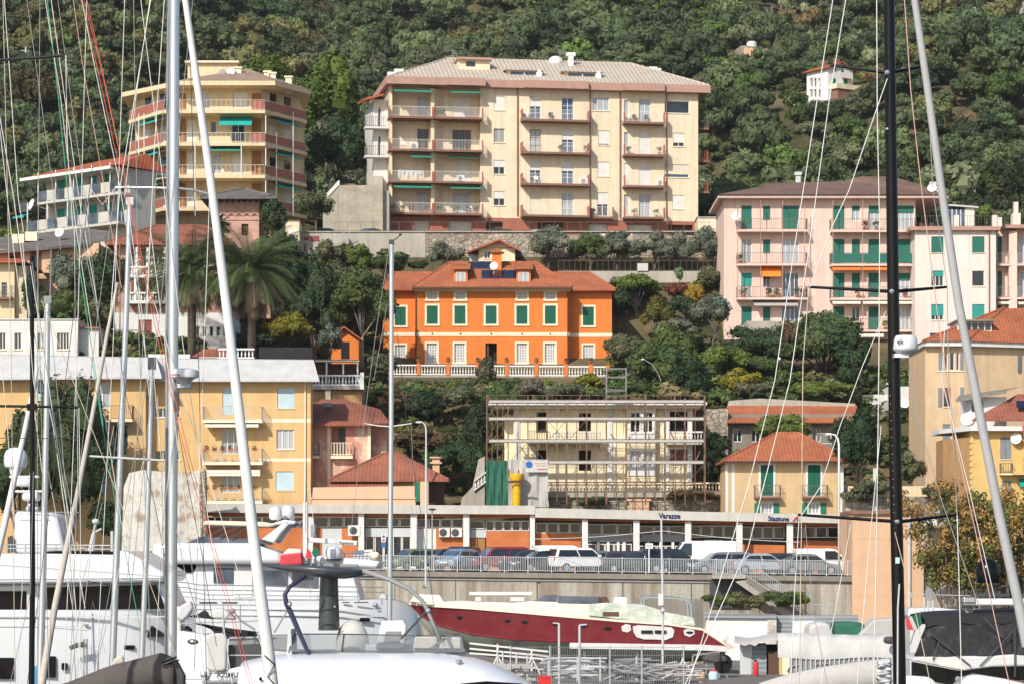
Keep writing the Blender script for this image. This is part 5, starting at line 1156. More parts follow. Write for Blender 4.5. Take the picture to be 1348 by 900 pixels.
	c=T('rubble_chute','yellow rubble chute tube standing in front of the grey dust sheet','chute',680,668,209)
	m=MB(); z=0; H=c.z(632)
	for i in range(5): m.lathe([(.3,z+H*i/5),(.3,z+H*i/5+.05),(.36,z+H*(i+1)/5),(.3,z+H*(i+1)/5)],n=14)
	m.build('tube','yellow_plastic',c.o,smooth='auto'); MB().lathe([(.42,H),(.55,H+.35),(.55,H+.5),(.42,H+.5)],n=14).build('hopper','yellow_plastic',c.o,smooth='auto'); MB().box(-.7,.75,-.6,-.55,H-.2,H-.05).box(-.6,-.5,.1,.2,H+.3,H+.8).box(.1,.2,.1,.2,H+.3,H+.8).build('bracket','dark_brown',c.o)
	w=T('stair_wall','ruined stone garden stair with white balusters left of the scaffolding','wall',630,668,212)
	MB().prism(w.poly([(606,668),(608,655),(622,640),(630,604),(638,600),(638,668)]),0,1.2).build('wall_face','concrete',w.o); m=MB(); balustrade(m,(w.x(624),-.1,w.z(646)),(w.x(640),-.1,w.z(634)),.8,.25,.08); m.build('balustrade','white_wall',w.o)
scaffold_house()
# ------------------------------------------------------------------ long low house, cream hip house
def low_right():
	t=T('long_house','long low house with a plain orange tiled lean-to roof','house',1045,588,226)
	MB().add([t.pt(956,554.5,-.6),t.pt(1130,554.5,-.6),t.pt(1128,533,3.2),t.pt(959,532,3.2),t.pt(956,556.3,-.6),t.pt(1130,556.3,-.6),t.pt(1128,535,3.2),t.pt(959,534,3.2)],[(0,1,2,3),(0,4,5,1),(1,5,6,2),(3,7,4,0),(4,7,6,5)]).build('roof','tile_orange',t.o)
	ops=[]
	for a in (966,990,1014,1070,1090,1108): window(t,(t.x(a),t.z(581),t.x(a+11),t.z(563)),'glass',y=.4,ops=ops,fm='rail_white',sill=False)
	wall(t,t.x(958),t.x(1128),-3,t.zd(546,2),'concrete_dark',ops,y=.4,D=3)
	MB().box(t.x(930),t.x(958),-.3,2,-4,t.z(538)).build('stone_end','stone',t.o)
	m=MB(); railing(m,[(t.x(1074),-1.5,t.z(586)),(t.x(1124),-1.5,t.z(586))],.9,.8,.03); m.build('railing','rail_white',t.o)
	t=T('hip_roofed_house','square cream house with bright red hip roof and two green shuttered doors','house',1033,682,206)
	X,Z=t.x,t.z; ops=[]
	for a in (1001.5,1063.5):
		window(t,(X(a),Z(652),X(a+16.5),Z(611.5)),'louvre',d=.1,ops=ops,rm='louvre_green',fm='green_paint',sur='white_wall',sw=.16)
		window(t,(X(a+1),Z(675.5),X(a+15),Z(661.5)),'curtain',ops=ops,nx=3,sur='white_wall',sw=.1)
		for c in (a-8.5,a+16.5): MB().box(X(c),X(c+7.5),-.06,-.005,Z(675.5),Z(661.5)).build('shutter','green_paint',t.o)
		balcony(t,X(a-9.5),X(a+25.5),Z(652.8),.75,th=.14,h=.8,slab='brown_pink',rail='rail_dark',gap=.17)
	wall(t,X(956),X(1110),-1,Z(608),'tan_house',ops,D=8)
	for a,b in ((955,958.5),(963.5,967),(1105,1110.5)): MB().box(X(a),X(b),-.03,.0,-1,Z(609)).build('quoin','white_wall',t.o)
	MB().box(X(955),X(1111),-.05,.02,Z(609.5),Z(607.5)).build('eaves_band','white_wall',t.o)
	hip_roof(t,X(949),X(1117),-.8,8.8,Z(606.5),t.zd(569.5,4),t.xd(1022,4),t.xd(1052,4),'tile_orange',ry=4,th=.14); MB().box(X(949),X(1117),-.9,-.8,Z(608),Z(606.6)).build('gutter','dark_brown',t.o)
	MB().box(X(1111),X(1120),.6,.7,Z(680),Z(640)).build('side_gate','mid_grey',t.o)
low_right()
# ------------------------------------------------------------------ pink apartment house on the right
def pink_block():
	t=T('pink_apartment_house','pale pink apartment house with green shutters and long balconies','apartment building',1080,482,256)
	X,Z=t.x,t.z; ops=[]
	def w(a,y0,b,y1,k,**kw): window(t,(X(a),Z(y1),X(b),Z(y0)),k,ops=ops,sill=False,**kw)
	G=dict(rm='roller_green',fm='green_paint')
	rows=((271,301.8),(315,346.3),(359.5,391.5),(403.5,428))
	T_=[('roller','roller','roller'),('curtain','roller','curtain'),('half','glass','glass'),('roller','roller','glass')]
	for (y0,y1),(k1,k2,k3) in zip(rows,T_):
		w(976,y0,989.5,y1,k1,**(G if k1 == 'roller' else dict(rm='roller_teal',pane='curtain_dim'))); w(1004.5,y0+.5,1014,y0+19,k2,**(G if k2 == 'roller' else {}))
		w(1029,y0,1051.5,y1,k3,nx=4 if k3 != 'roller' else 2,**(G if k3 == 'roller' else dict(pane='glass_blue' if k3 == 'glass' else 'glass')))
	T2=[('roller','half','half','half'),('roller','roller','roller','roller'),('roller','roller','roller','half'),('roller','glass','roller','curtain')]
	for (y0,y1),ks in zip(rows,T2):
		y1=min(y1,y0+32)
		if y0 == 403.5: y1=434
		for (a,b,small),k in zip(((1096,1111.6,0),(1121.5,1132,1),(1143.6,1158.6,0),(1181,1203,0)),ks):
			w(a,y0,b,y0+20 if small else y1,k,nx=4 if b-a > 20 else 2,rm='roller_green',fm='green_paint' if k == 'roller' else 'white_paint',fr=.3,pane='curtain' if k == 'half' else 'glass')
	w(1143,447,1158,480,'roller',**G); w(1121,452,1131,466,'roller',**G); w(1181,447,1203,466,'half',rm='roller_green')
	wall(t,X(953),X(1205),-6,Z(261),'pink_wall',ops,D=10)
	MB().box(X(944.5),X(1246),-1.0,11,Z(262.5),Z(258.5)).build('eaves_fascia','pink_wall',t.o)
	b=MB(); ze=Z(258.4); v=[(X(944),-1.2,ze),(X(1247),-1.2,ze),(X(1247),11,ze),(X(944),11,ze),(t.xd(1026,5),5,t.zd(241,5)),(t.xd(1110,5),5,t.zd(239,5)),(t.xd(1133,5),5,t.zd(232.5,5)),(t.xd(1176,5),5,t.zd(232.5,5))]
	b.add(v,[(0,1,7,6,5,4),(1,2,7),(2,3,4,5,6,7),(3,0,4)]); ro=b.build('roof','tile_brown',t.o)
	for p_,q in ((1050.5,227),(1228,240)): things=MB().box(t.xd(p_,6)-.22,t.xd(p_,6)+.22,5.8,6.2,t.zd(248,6),t.zd(q,6)).box(t.xd(p_,6)-.32,t.xd(p_,6)+.32,5.7,6.3,t.zd(q,6)-.3,t.zd(q,6)).build('chimney','light_grey',ro)
	for p_,q in ((1226.5,248),(1237.5,249)): MB().disc((t.xd(p_,0),-.2,t.zd(q,0)),.42,(-.2,-1,.5),.04,18,.08).tube([(t.xd(p_,0),-.1,t.zd(q,0)),(t.xd(p_,0),0,t.zd(q+9,0))],.03,5).build('satellite_dish','white_paint',ro)
	MB().disc((X(967.5),-1.0,Z(286)),.42,(-.6,-1,.2),.04,18,.08).tube([(X(967.5),-.9,Z(286)),(X(968),-.1,Z(296))],.03,5).build('satellite_dish','white_paint',t.o)
	for zz in (304.5,349,393.5): balcony(t,X(969),X(1061.5),Z(zz),1.15,th=.17,h=1.0,slab='pink_wall',rail='rail_dark',gap=.16,bar=.013)
	for zz in (305,349.5,394,435.5):
		balcony(t,X(1091.5),X(1204.5),Z(zz),1.15,th=.17,h=1.0,slab='pink_wall',rail='rail_dark',gap=.16,bar=.013,panel='roller_green' if zz == 349.5 else None)
	for a in (969,999,1028,1057): MB().tube([(X(a)+.05,-1.12,Z(393)),(X(a)+.05,-1.12,Z(266 if a in (999,1028) else 272))],.035,5).build('pole','fascia_pink',t.o)
	for a in (1094,1133,1170): MB().tube([(X(a)+.05,-1.12,Z(436)),(X(a)+.05,-1.12,Z(266))],.035,5).build('pole','fascia_pink',t.o)
	awning(t,X(1000),X(1027),Z(351),.98,.95,'orange_cloth',y=-.15,val=0); awning(t,X(1094),X(1132),Z(351),.2,1.05,'orange_cloth',y=-.1,val=.22); awning(t,X(1134),X(1172),Z(351),.2,1.05,'orange_cloth',y=-.1,val=.22)
	awning(t,X(991),X(1049),Z(396),.42,1.0,'tarp_grey',y=-.15,val=.1); awning(t,X(1094),X(1131),Z(396),.15,1.1,'cream_cloth',y=-.1,val=.22); awning(t,X(1134),X(1203),Z(396),.15,1.1,'cream_cloth',y=-.1,val=.22); awning(t,X(1121),X(1161),Z(438),.2,1.15,'cream_cloth',y=-.1,val=.25)
	MB().box(X(979),X(1063),-3.2,-.01,-4,Z(426.5)).build('garden_terrace','concrete',t.o)
	for j,(p_,zz) in enumerate(((973,349),(1012,393.5),(1022,393.5),(1056,393.5),(1048,393.5),(1110,435.5),(1128,394),(1137,305),(1152,305),(978,393.5),(1164,435.5),(1190,394))): potted('potted plant on a long balcony of the pale pink apartment house','potted plants on the pink house balconies',(t.loc[0]+X(p_),t.loc[1]-.7,t.loc[2]+Z(zz)),j+40,['mid','olive','bright','rustred'][j % 4],1.1)
	for p_,zz in ((1017,393.5),(1108,435.5)):
		m=MB(); x=X(p_)
		for k in range(5): m.tube([(x-.6,-.9+k*.12,Z(zz)+.9),(x+.6,-.9+k*.12,Z(zz)+.9)],.012,4)
		for k in (-.5,.5): m.tube([(x+k,-.9,Z(zz)),(x+k,-.4,Z(zz)+.9)],.015,4).tube([(x+k,-.4,Z(zz)),(x+k,-.9,Z(zz)+.9)],.015,4)
		m.box(x-.5,x-.1,-.7,-.68,Z(zz)+.35,Z(zz)+.9).box(x+.0,x+.45,-.55,-.53,Z(zz)+.4,Z(zz)+.9); o=m.build('drying_rack','white_cloth'); o.location=t.loc; tag(o,'white drying rack with washing on a pink house balcony under the orange awning' if p_ == 1017 else 'white drying rack on the lowest right balcony of the pink house','drying rack')
	# nearer white block
	k=T('white_apartment_house','white fronted apartment house with six windows joined to the pink house','apartment building',1257,500,253)
	X,Z=k.x,k.z; ops=[]
	S=(('roller','roller_green'),('roller','roller_green')),(('half','roller_teal'),('glass','')),(('half','roller_teal'),('roller','roller_teal'))
	for (y0,y1),pair in zip(((311.5,333),(356.5,377),(400.5,421.5)),S):
		for (a,b),(kd,rm) in zip(((1226,1242),(1279.8,1296)),pair): window(k,(X(a),Z(y1),X(b),Z(y0)),kd,ops=ops,rm=rm or 'roller_green',fr=.35 if y0 < 380 else .7,nx=3 if kd == 'half' else 1,fm='rail_white')
	window(k,(X(1224),Z(444),X(1243),Z(438)),'glass',ops=ops)
	wall(k,X(1204.6),X(1311),-10,Z(304),'palepink_wall',ops,D=9)
	MB().box(X(1197),X(1316),-.45,8.9,Z(304),Z(299)).build('eaves_fascia','fascia_pink',k.o); MB().tube([(X(1302),-.1,Z(304)),(X(1302),-.1,Z(430))],.06,5).build('downpipe','brown_pink',k.o)
	r=MB(); railing(r,[(X(1213),-.2,Z(299)),(X(1318),-.2,Z(299))],.95,.25,.015); r.build('terrace_railing','rail_dark',k.o)
	for a,y0 in ((1258.5,284),(1309,284),(1315,287)): MB().box(X(a)-.22,X(a)+.22,-.3,.1,Z(299),Z(y0)).build('terrace_pier','palepink_wall',k.o)
	v_=MB().box(X(1252),X(1287),2,5,Z(300),Z(272)).build('veranda','glass_blue',k.o)
	for i in range(7): x=X(1252+i*5.8); MB().box(x-.04,x+.04,1.93,1.99,Z(300),Z(272)).build('veranda_post','rail_white',v_)
	MB().box(X(1275),X(1287),1.9,1.95,Z(299),Z(271)).build('veranda_curtain','cream_cloth',v_); MB().prism(k.poly([(1249,269),(1288,272),(1288,274),(1249,271)],1.6),1.6,5.5).build('veranda_roof','light_grey',v_)
	for j,a in enumerate((1214,1227)): MB().lathe([(.2,0),(.27,.35)],n=8).build('flower_tub','dark_brown',k.o).location=(X(a),.15,Z(299))
	# right end,pink again with loggias
	q=T('pink_apartment_house','pink apartment wing with stacked balconies at the right edge','apartment building',1335,500,255)
	X,Z=q.x,q.z; ops=[]
	for y0,y1 in ((312,346),(357,390),(402,434)):
		window(q,(X(1313),Z(y1),X(1319),Z(y0)),'roller',ops=ops,rm='roller_green',sill=False,fm='green_paint'); window(q,(X(1342),Z(y1),X(1353),Z(y0)),'curtain',ops=ops,sill=False)
	wall(q,X(1309),X(1420),-8,Z(303),'pink_wall',ops,D=9)
	MB().hprism([(X(1326),-.9),(X(1336),-1.1),(X(1336),-.02),(X(1326),-.02)],-8,Z(306)).build('bay','pink_wall',q.o)
	MB().box(X(1315),X(1420),-1.5,8.8,Z(303),Z(298.5)).build('eaves_fascia','fascia_pink',q.o)
	for zz in (349,393,437): balcony(q,X(1311),X(1334),Z(zz),1.0,th=.17,slab='pink_wall',rail='rail_grey',gap=.16); balcony(q,X(1336),X(1400),Z(zz+.5),1.5,th=.17,slab='pink_wall',rail='rail_grey',gap=.16)
	awning(q,X(1312),X(1333),Z(396),.15,.9,'cream_cloth',val=.2); awning(q,X(1337),X(1380),Z(397),.15,1.4,'cream_cloth',val=.2)
	ch=MB().box(X(1335.5),X(1340.5),0,.8,Z(299),Z(266)).box(X(1333),X(1343),-.2,1,Z(299),Z(281)).build('chimney','palepink_wall',q.o)
pink_block()
# ------------------------------------------------------------------ beige house and yellow house at the right edge
def right_edge():
	t=T('beige_house','tall beige house with grey shutters and a red hip roof','house',1285,646,217)
	X,Z=t.x,t.z; ops=[]
	S=dict(rm='louvre_grey',fm='louvre_grey')
	for (a,y0,b,y1,k) in ((1243.5,464,1247.5,487,'glass'),(1250.5,464,1256.5,487,'glass'),(1259,464,1263,487,'glass'),(1242.5,510,1251.5,535,'half'),(1241,558,1251,582,'louvre'),(1240.5,606,1250.5,636,'louvre')):
		window(t,(X(a),Z(y1),X(b),Z(y0)),k,ops=ops,nx=1,sill=k == 'half',**(S if k == 'louvre' else dict(rm='roller_brown',fm='brown_door' if k == 'half' else 'rail_white')))
	for a,b,y0,y1 in ((1235.5,1241,464,487),(1264,1268,464,487),(1235,1240,510,535),(1264,1268.5,509,532)): MB().box(X(a),X(b),-.06,-.004,Z(y1),Z(y0)).build('shutter','louvre_grey',t.o)
	MB().box(X(1234),X(1269),-.06,-.003,Z(489),Z(487.3)).build('sill','cream_trim',t.o)
	wall(t,X(1218),X(1270),-3,Z(456),'beige_wall',ops,D=9)
	u=X(1420); MB().hprism([(X(1270)+.003,0.01),(u,3.0),(u,10),(X(1270)+.003,9)],-3,Z(456)-.003).build('front_wall','beige_wall',t.o)
	MB().hprism([(X(1344),1.27),(X(1349),1.46),(X(1349),1.6),(X(1344),1.4)],Z(487),Z(464)).build('shutter','louvre_grey',t.o)
	MB().hprism([(X(1215)-.0,-.55),(X(1271),-.55),(u,2.5),(u,10),(X(1215),9.5)],Z(456),Z(450)).build('cornice','white_wall',t.o)
	b=MB(); z0=Z(449.8); b.add([(X(1213.5),-.7,z0),(X(1271),-.7,z0),(u,2.3,z0),(u,10,z0),(X(1213.5),9.6,z0),(t.xd(1321,5),5,t.zd(406,5)),(u,6.2,t.zd(404,5))],[(0,1,5),(1,2,6,5),(2,3,6),(3,4,5,6),(4,0,5)]); ro=b.build('roof','tile_orange',t.o)
	MB().tube([(X(1271),-.7,z0),(t.xd(1321,5),5,t.zd(406,5))],.12,6).tube([(X(1213.5),-.7,z0),(t.xd(1321,5),5,t.zd(406,5))],.12,6).build('ridge_tiles','tile_orange',ro)
	dm=MB().box(t.xd(1261,1),t.xd(1306,1),1.2,5,z0,t.zd(423,1)).build('dormer','white_wall',ro)
	for i in range(5): MB().box(t.xd(1263+i*8.6,1),t.xd(1263+i*8.6+6.8,1),1.14,1.2,t.zd(434,1),t.zd(425,1)).build('dormer_window','glass',dm)
	MB().box(t.xd(1258,1),t.xd(1309,1),.7,5.4,t.zd(423,1),t.zd(421,1)).build('dormer_roof','concrete_dark',dm)
	# yellow house in front
	k=T('yellow_house','yellow house with flat white cornice and red roofed attic at the right edge','house',1310,690,204)
	X,Z=k.x,k.z; ops=[]
	window(k,(X(1317),Z(604),X(1331),Z(575)),'louvre',ops=ops,rm='louvre_grey',fm='louvre_grey'); window(k,(X(1319),Z(650),X(1331),Z(632)),'louvre',ops=ops,rm='louvre_grey',fm='louvre_grey')
	wall(k,X(1278),X(1420),-3,Z(567),'yellow2_wall',ops,D=8)
	MB().hprism([(X(1278)-.003,0),(X(1254),4.5),(X(1254),8),(X(1278)-.003,8)],-3,Z(575)).build('side_wall','rust_wall',k.o)
	qn=MB()
	for i in range(14): qn.box(X(1276.5),X(1279.5)+(.12 if i % 2 else 0),-.05,.2,Z(684-i*7.8),Z(679-i*7.8))
	qn.build('quoin','yellow2_wall',k.o)
	MB().hprism([(X(1275),-.7),(X(1420),-.7),(X(1420),8),(X(1248),8),(X(1248),4.3)],Z(567),Z(561)).build('cornice','white_wall',k.o)
	bc=MB().box(X(1315),X(1332),-.7,-.003,Z(625),Z(623)).build('balcony','cream_trim',k.o); m=MB(); railing(m,[(X(1316),-.02,Z(623)),(X(1316),-.66,Z(623)),(X(1331),-.66,Z(623)),(X(1331),-.02,Z(623))],.72,.14,.02); m.build('railing','rail_dark',bc)
	at=MB().box(k.xd(1276,2),k.xd(1325,2),2,6,Z(562),k.zd(522,2)).build('attic','white_wall',k.o); MB().box(k.xd(1279,2),k.xd(1294,2),1.93,1.99,k.zd(541,2),k.zd(528,2)).build('window','glass',at)
	MB().add([k.pt(1258,526,1.2),k.pt(1325,514,1.2),k.pt(1348,508,4),k.pt(1262,520,6),k.pt(1258,529,1.2),k.pt(1325,517,1.2)],[(0,1,2,3),(0,4,5,1)]).build('attic_roof','concrete_dark',at)
	MB().add([k.pt(1279,552,-.2),k.pt(1352,552,-.2),k.pt(1400,520,3),k.pt(1340,518,3),k.pt(1279,554,-.2),k.pt(1352,554,-.2)],[(0,1,2,3),(0,4,5,1)]).build('roof','tile_old',k.o)
	MB().add([k.pt(1338,536,.5),k.pt(1352,536,.5),k.pt(1352,527,1.3),k.pt(1338,527,1.3)],[(0,1,2,3)]).build('skylight','solar',k.o)
	for p_,q_,r_,d in ((1337.5,576.5,.4,-.4),(1273.5,550,.5,2.0)): MB().disc((k.xd(p_,d),d,k.zd(q_,d)),r_,(-.3,-1,.25),.04,20,.09).tube([(k.xd(p_,d),d+.1,k.zd(q_,d)),(k.xd(p_,d),d+.25,k.zd(q_+9,d))],.04,5).build('satellite_dish','white_paint',k.o)
	awning(k,X(1343),X(1400),Z(560),.9,.8,'red_cloth',y=-.71,val=.1)
	bb=MB().box(X(1331),X(1420),-1.2,-.003,Z(625),Z(620)).build('balcony','yellow2_wall',k.o); m=MB(); railing(m,[(X(1343),-1.1,Z(620)),(X(1400),-1.1,Z(620))],.9,.14,.02); m.build('railing','rail_red',bb)
	awning(k,X(1340),X(1400),Z(629),.5,.9,'teal_cloth',val=.1)
	# white stair walls between
	w=T('stair_house','white stepped stair walls with a dish between the pink house and the beige house','wall',1180,600,232)
	X,Z=w.x,w.z
	MB().box(X(1137),X(1170),1,5,-6,Z(518)).build('white_wall_face','white_wall',w.o); MB().prism(w.poly([(1150,600),(1150,546),(1176,520),(1176,600)],-.6),-.6,.9).build('stair_wall','concrete',w.o)
	MB().box(X(1170)+.003,X(1215),.3,5,-6,Z(508)).build('grey_wall_face','white_wall',w.o); MB().box(X(1198),X(1222),-.4,.29,-6,Z(541)).build('lower_block','pink_wall',w.o); MB().box(X(1207),X(1214),-.46,-.41,Z(563),Z(541)).build('door','glass',w.o)
	MB().box(X(1202),X(1222),-.6,.28,Z(486),Z(482)).build('canopy','concrete_dark',w.o)
	MB().disc((X(1189),-.9,Z(531)),.42,(-.4,-1,.3),.04,18,.08).tube([(X(1189),-.8,Z(531)),(X(1190),.28,Z(540))],.04,5).build('satellite_dish','white_paint',w.o)
	m=MB(); railing(m,[(X(1151),-.5,Z(546)),(X(1176),-.5,Z(520))],.9,.5,.02); m.build('handrail','rail_grey',w.o)
	MB().box(X(1137),X(1222),-1.5,-.61,-6,Z(585)).build('stone_base','stone',w.o)
right_edge()
# ------------------------------------------------------------------ house on the hill, hut, masts of the power line
def hill_things():
	Y=hitY(1080,136)+1
	t=T('hillside_house','small white house with a red roof alone on the wooded hill','house',1080,135,Y,-56)
	X=t.x; ops=[]
	for zz in ((128.5,118),(115,103.5)):
		for a in (1066,1071,1076.5): window(t,(X(a),t.z(zz[0],a),X(a+3.6),t.z(zz[1],a)),'glass',ops=ops,sill=False,nx=1,d=.25)
	x0,x1=X(1062),X(1090); zt=t.z(92,1075)
	wall(t,x0,x1,-6,zt,'white_paint',ops,D=4.4)
	for k,(a,b,c,d) in enumerate(((.7,1.3,109,102.5),(2.7,3.4,108,102),(1.0,1.4,92.5,89),(2.3,2.7,92.5,89))): MB().box(x1-.01,x1+.05,a,b,t.z(c,1090),t.z(d,1090)).build('shutter','green_paint',t.o)
	MB().add([(x1,2.3,t.z(100,1090)),(x1+.8,2.3,t.z(102,1090)),(x1+.8,4.0,t.z(102,1090)),(x1,4.0,t.z(100,1090))],[(0,1,2,3)]).build('porch_roof','tile_red',t.o)
	bk=MB().box(x1+.01,x1+1.6,.2,4.6,t.z(118,1090),t.z(111.5,1090)).build('terrace','cream_wall',t.o); MB().box(x1+.01,x1+1.4,.5,4.3,-6,t.z(118,1090)-.01).build('terrace_underside','brown_pink',t.o)
	r=MB(); zr=t.z(80,1090); ym=2.2
	r.add([(x0-.5,-.5,zt-.1),(x1+.4,-.5,zt-.1),(x1+.4,ym,zr),(x0-.5,ym,zr),(x1+.4,4.9,zt-.1),(x0-.5,4.9,zt-.1),(x0-.5,-.5,zt-.22),(x1+.4,-.5,zt-.22),(x1+.4,ym,zr-.15),(x1+.4,4.9,zt-.22)],[(0,1,2,3),(3,2,4,5),(0,6,7,1),(1,7,8,2),(2,8,9,4)]); r.build('roof','tile_red',t.o)
	MB().add([(x1,0,zt-.12),(x1,4.4,zt-.12),(x1,ym,zr-.1)],[(0,1,2)]).build('gable','white_paint',t.o)
	for a,b in ((x0+1.5,1.6),(x0+3.6,1.9)): MB().box(a-.3,a+.3,b,b+.6,zt,zr+.6).build('chimney','brown_pink',t.o)
	MB().box(x0-3,x1-.5,-1.6,-.3,-8,t.z(137,1066)).build('terrace_wall','concrete',t.o)
	t=T('ruined_hut','ruined brick hut with a pale water tank on the hilltop','hut',992,80,hitY(992,80)+1)
	MB().prism(t.poly([(966,82),(968,66),(976,60),(1000,62),(1016,66),(1017,84)]),0,4).build('wall','stone',t.o); MB().prism(t.poly([(978,74),(980,63),(1000,64),(1014,70),(1016,80),(980,80)],-.2),-.2,0).build('brick_front','peach_wall',t.o); MB().lathe([(.8,0),(.8,1.1),(.5,1.3)],n=14).build('tank','white_wall',t.o).location=(t.x(991),2,t.z(63))
	t=T('hilltop_house','grey house corner at the top right among trees','house',1345,20,hitY(1345,20)); MB().box(t.x(1336),t.x(1390),0,7,-4,t.z(0)).build('wall','stone_big',t.o); MB().box(t.x(1334),t.x(1392),-.4,7.5,t.z(0),t.z(-3)).build('roof','tile_grey',t.o)
	for (a,y0,y1,Y,lab) in ((1041,78,104,405,'short pale utility pole on the hill left of the small white house'),(1178.5,42,78,440,'pale utility pole on the hill behind the black mast'),(1283.5,10,54,455,'tall pale utility pole on the hilltop at the upper right'),(34,62,100,420,'thin utility pole on the hill near the left edge'),(105,98,125,400,'thin wooden pole standing among trees above the white house')):
		Y=hitY(a,y1)-2.5
		t=T('utility_pole',lab,'utility pole',a,y1,Y,group='poles on the hill'); H=t.z(y0); MB().tube([(0,0,-4),(0,0,H)],.16,7,.1).build('pole','light_grey',t.o); MB().tube([(-.7,0,H-.5),(.7,0,H-.5)],.05,5).build('cross_arm','light_grey',t.o)
hill_things()
# ------------------------------------------------------------------ road, retaining wall, station
def road():
	zl,zr=PZ(752.5,190),PZ(760,190)
	xa,xb=PX(430,190),PX(1122,190); k=(zr-zl)/(PX(1120,190)-PX(480,190))
	global roadz
	roadz=lambda x: zl+k*(x-PX(480,190))+.0
	def strip(name,y0,y1,dz,m,x0=-75.,x1=75.):
		return tag(MB().face((x0,y0,roadz(x0)+dz),(x1,y0,roadz(x1)+dz),(x1,y1,roadz(x1)+dz),(x0,y1,roadz(x0)+dz)).build(name,m),kind='structure')
	strip('road',190.6,197.6,.15,'asphalt')
	b=MB(); X0,X1=-75.,75.
	b.add([(x,y,roadz(x)+z) for x in (X0,X1) for y,z in ((197.6,.15),(197.6,.28),(201.5,.28))],[(0,1,4,3),(1,2,5,4)]); tag(b.build('pavement','pavement'),kind='structure')
	t=T('retaining_wall','high stained concrete wall holding up the street in front of the station','wall',780,800,190)
	def zz(px,dz=0): return roadz(PX(px,190))-t.loc[2]+dz
	X=t.x
	b=MB()
	edges=[430,520,600,707,711,820,910,1000,1060,1122]
	MB().prism([(X(430),-6),(X(1122),-6),(X(1122),zz(1122,-.25)),(X(430),zz(430,-.25))],.12,.7).build('wall_face','ret_wall',t.o)
	for a,c in zip(edges[:-1],edges[1:]):
		if c-a < 10: continue
		MB().prism([(X(a)+.03,-6),(X(c)-.03,-6),(X(c)-.03,zz(c,-.45)),(X(a)+.03,zz(a,-.45))],.0,.11).build('wall_panel','ret_wall',t.o)
	MB().prism([(X(430),zz(430,-.25)),(X(1122),zz(1122,-.25)),(X(1122),zz(1122,.1)),(X(430),zz(430,.1))],-.18,.75).build('coping','concrete_dark',t.o)
	MB().tube([(X(430),-.05,zz(430,-.42)),(X(935),-.05,zz(935,-.42))],.06,6).build('conduit','mid_grey',t.o)
	text('(Bo3',.5,(X(1057),-.01,t.z(783)),'mid_grey',t.o,'graffiti',.004,(R(90),0,0),0,1.2)
	for a,c in ((-120,430),(1217,1480)): MB().prism([(X(a),-6),(X(c),-6),(X(c),zz(c,.1)),(X(a),zz(a,.1))],.0,.7).build('wall_wing','ret_wall',t.o)
	# railing in lengths
	g=T('street_railing','galvanised steel railing along the street edge above the concrete wall','railing',800,756,190.1)
	px=478; i=0
	while px < 985:
		e=px+31; m=MB(); z0,z1=roadz(PX(px,190.1))-g.loc[2]+.11,roadz(PX(e,190.1))-g.loc[2]+.11
		a=Vector((g.x(px)+.04,0,z0)); c=Vector((g.x(e)-.04,0,z1))
		for h in (.12,1.02): m.tube([a+Vector((0,0,h)),c+Vector((0,0,h))],.028,5)
		n=13
		for j in range(1,n):
			p=a+(c-a)*(j/n); m.box(p.x-.016,p.x+.016,-.012,.012,p.z+.12,p.z+1.02)
		m.build('rail_section','rail_grey',g.o); MB().box(g.x(px)-.035,g.x(px)+.035,-.035,.035,z0,z0+1.1).build('post','rail_grey',g.o); px=e
	while px < 1122:
		e=px+28; m=MB(); z0,z1=roadz(PX(px,190.1))-g.loc[2]+.11,roadz(PX(e,190.1))-g.loc[2]+.11
		a=Vector((g.x(px)+.04,.5,z0)); c=Vector((g.x(e)-.04,.5,z1))
		for h in (.12,1.02): m.tube([a+Vector((0,0,h)),c+Vector((0,0,h))],.028,5)
		for j in range(1,12):
			p=a+(c-a)*(j/12); m.box(p.x-.016,p.x+.016,.488,.512,p.z+.12,p.z+1.02)
		m.build('rail_section','rail_grey',g.o); MB().box(g.x(px)-.035,g.x(px)+.035,.465,.535,z0,z0+1.1).build('post','rail_grey',g.o); px=e
	# stairs down to the yard
	s=T('staircase','concrete staircase with grey railing descending from the street to the boatyard','staircase',1000,810,188.4)
	X,Z=s.x,s.z; n=20; m=MB()
	MB().box(X(938),X(982),-.1,1.5,Z(761),Z(756.5)).build('landing','concrete',s.o)
	pts=[]
	for i in range(n):
		u=i/n; xa=X(982+u*78); xb=X(982+(u+1/n)*78); z=Z(758+u*52); m.box(xa,xb+.01,0,1.4,z-.42,z-.003*i)
	m.build('steps','concrete_dark',s.o)
	MB().prism(s.poly([(968,765),(982,762),(1062,814),(1062,822),(1050,822)]),.05,.18).build('stringer','concrete',s.o)
	r=MB()
	for h in (0,-19): r.tube([s.pt(938,755+h*.98),s.pt(981,756+h*.98)],.03,5); r.tube([s.pt(981,756+h),s.pt(1061,808+h)],.03,5)
	for i in range(30): u=i/29; r.tube([s.pt(981+u*80,756+u*52),s.pt(981+u*80,737+u*52)],.017,4)
	for i in range(16): u=i/15; r.tube([s.pt(938+u*43,755.5),s.pt(938+u*43,737)],.017,4)
	for i in range(16): u=i/15; r.tube([s.pt(1062+u*40,810),s.pt(1062+u*40,795)],.015,4)
	r.tube([s.pt(1062,795),s.pt(1102,795)],.025,5).build('handrail','rail_grey',s.o)
	MB().box(X(936),X(990),1.42,1.5,Z(800),Z(762)).build('landing_shade','dark_grey',s.o)  # flat dark sheet on the wall, painted shade under the landing
road()
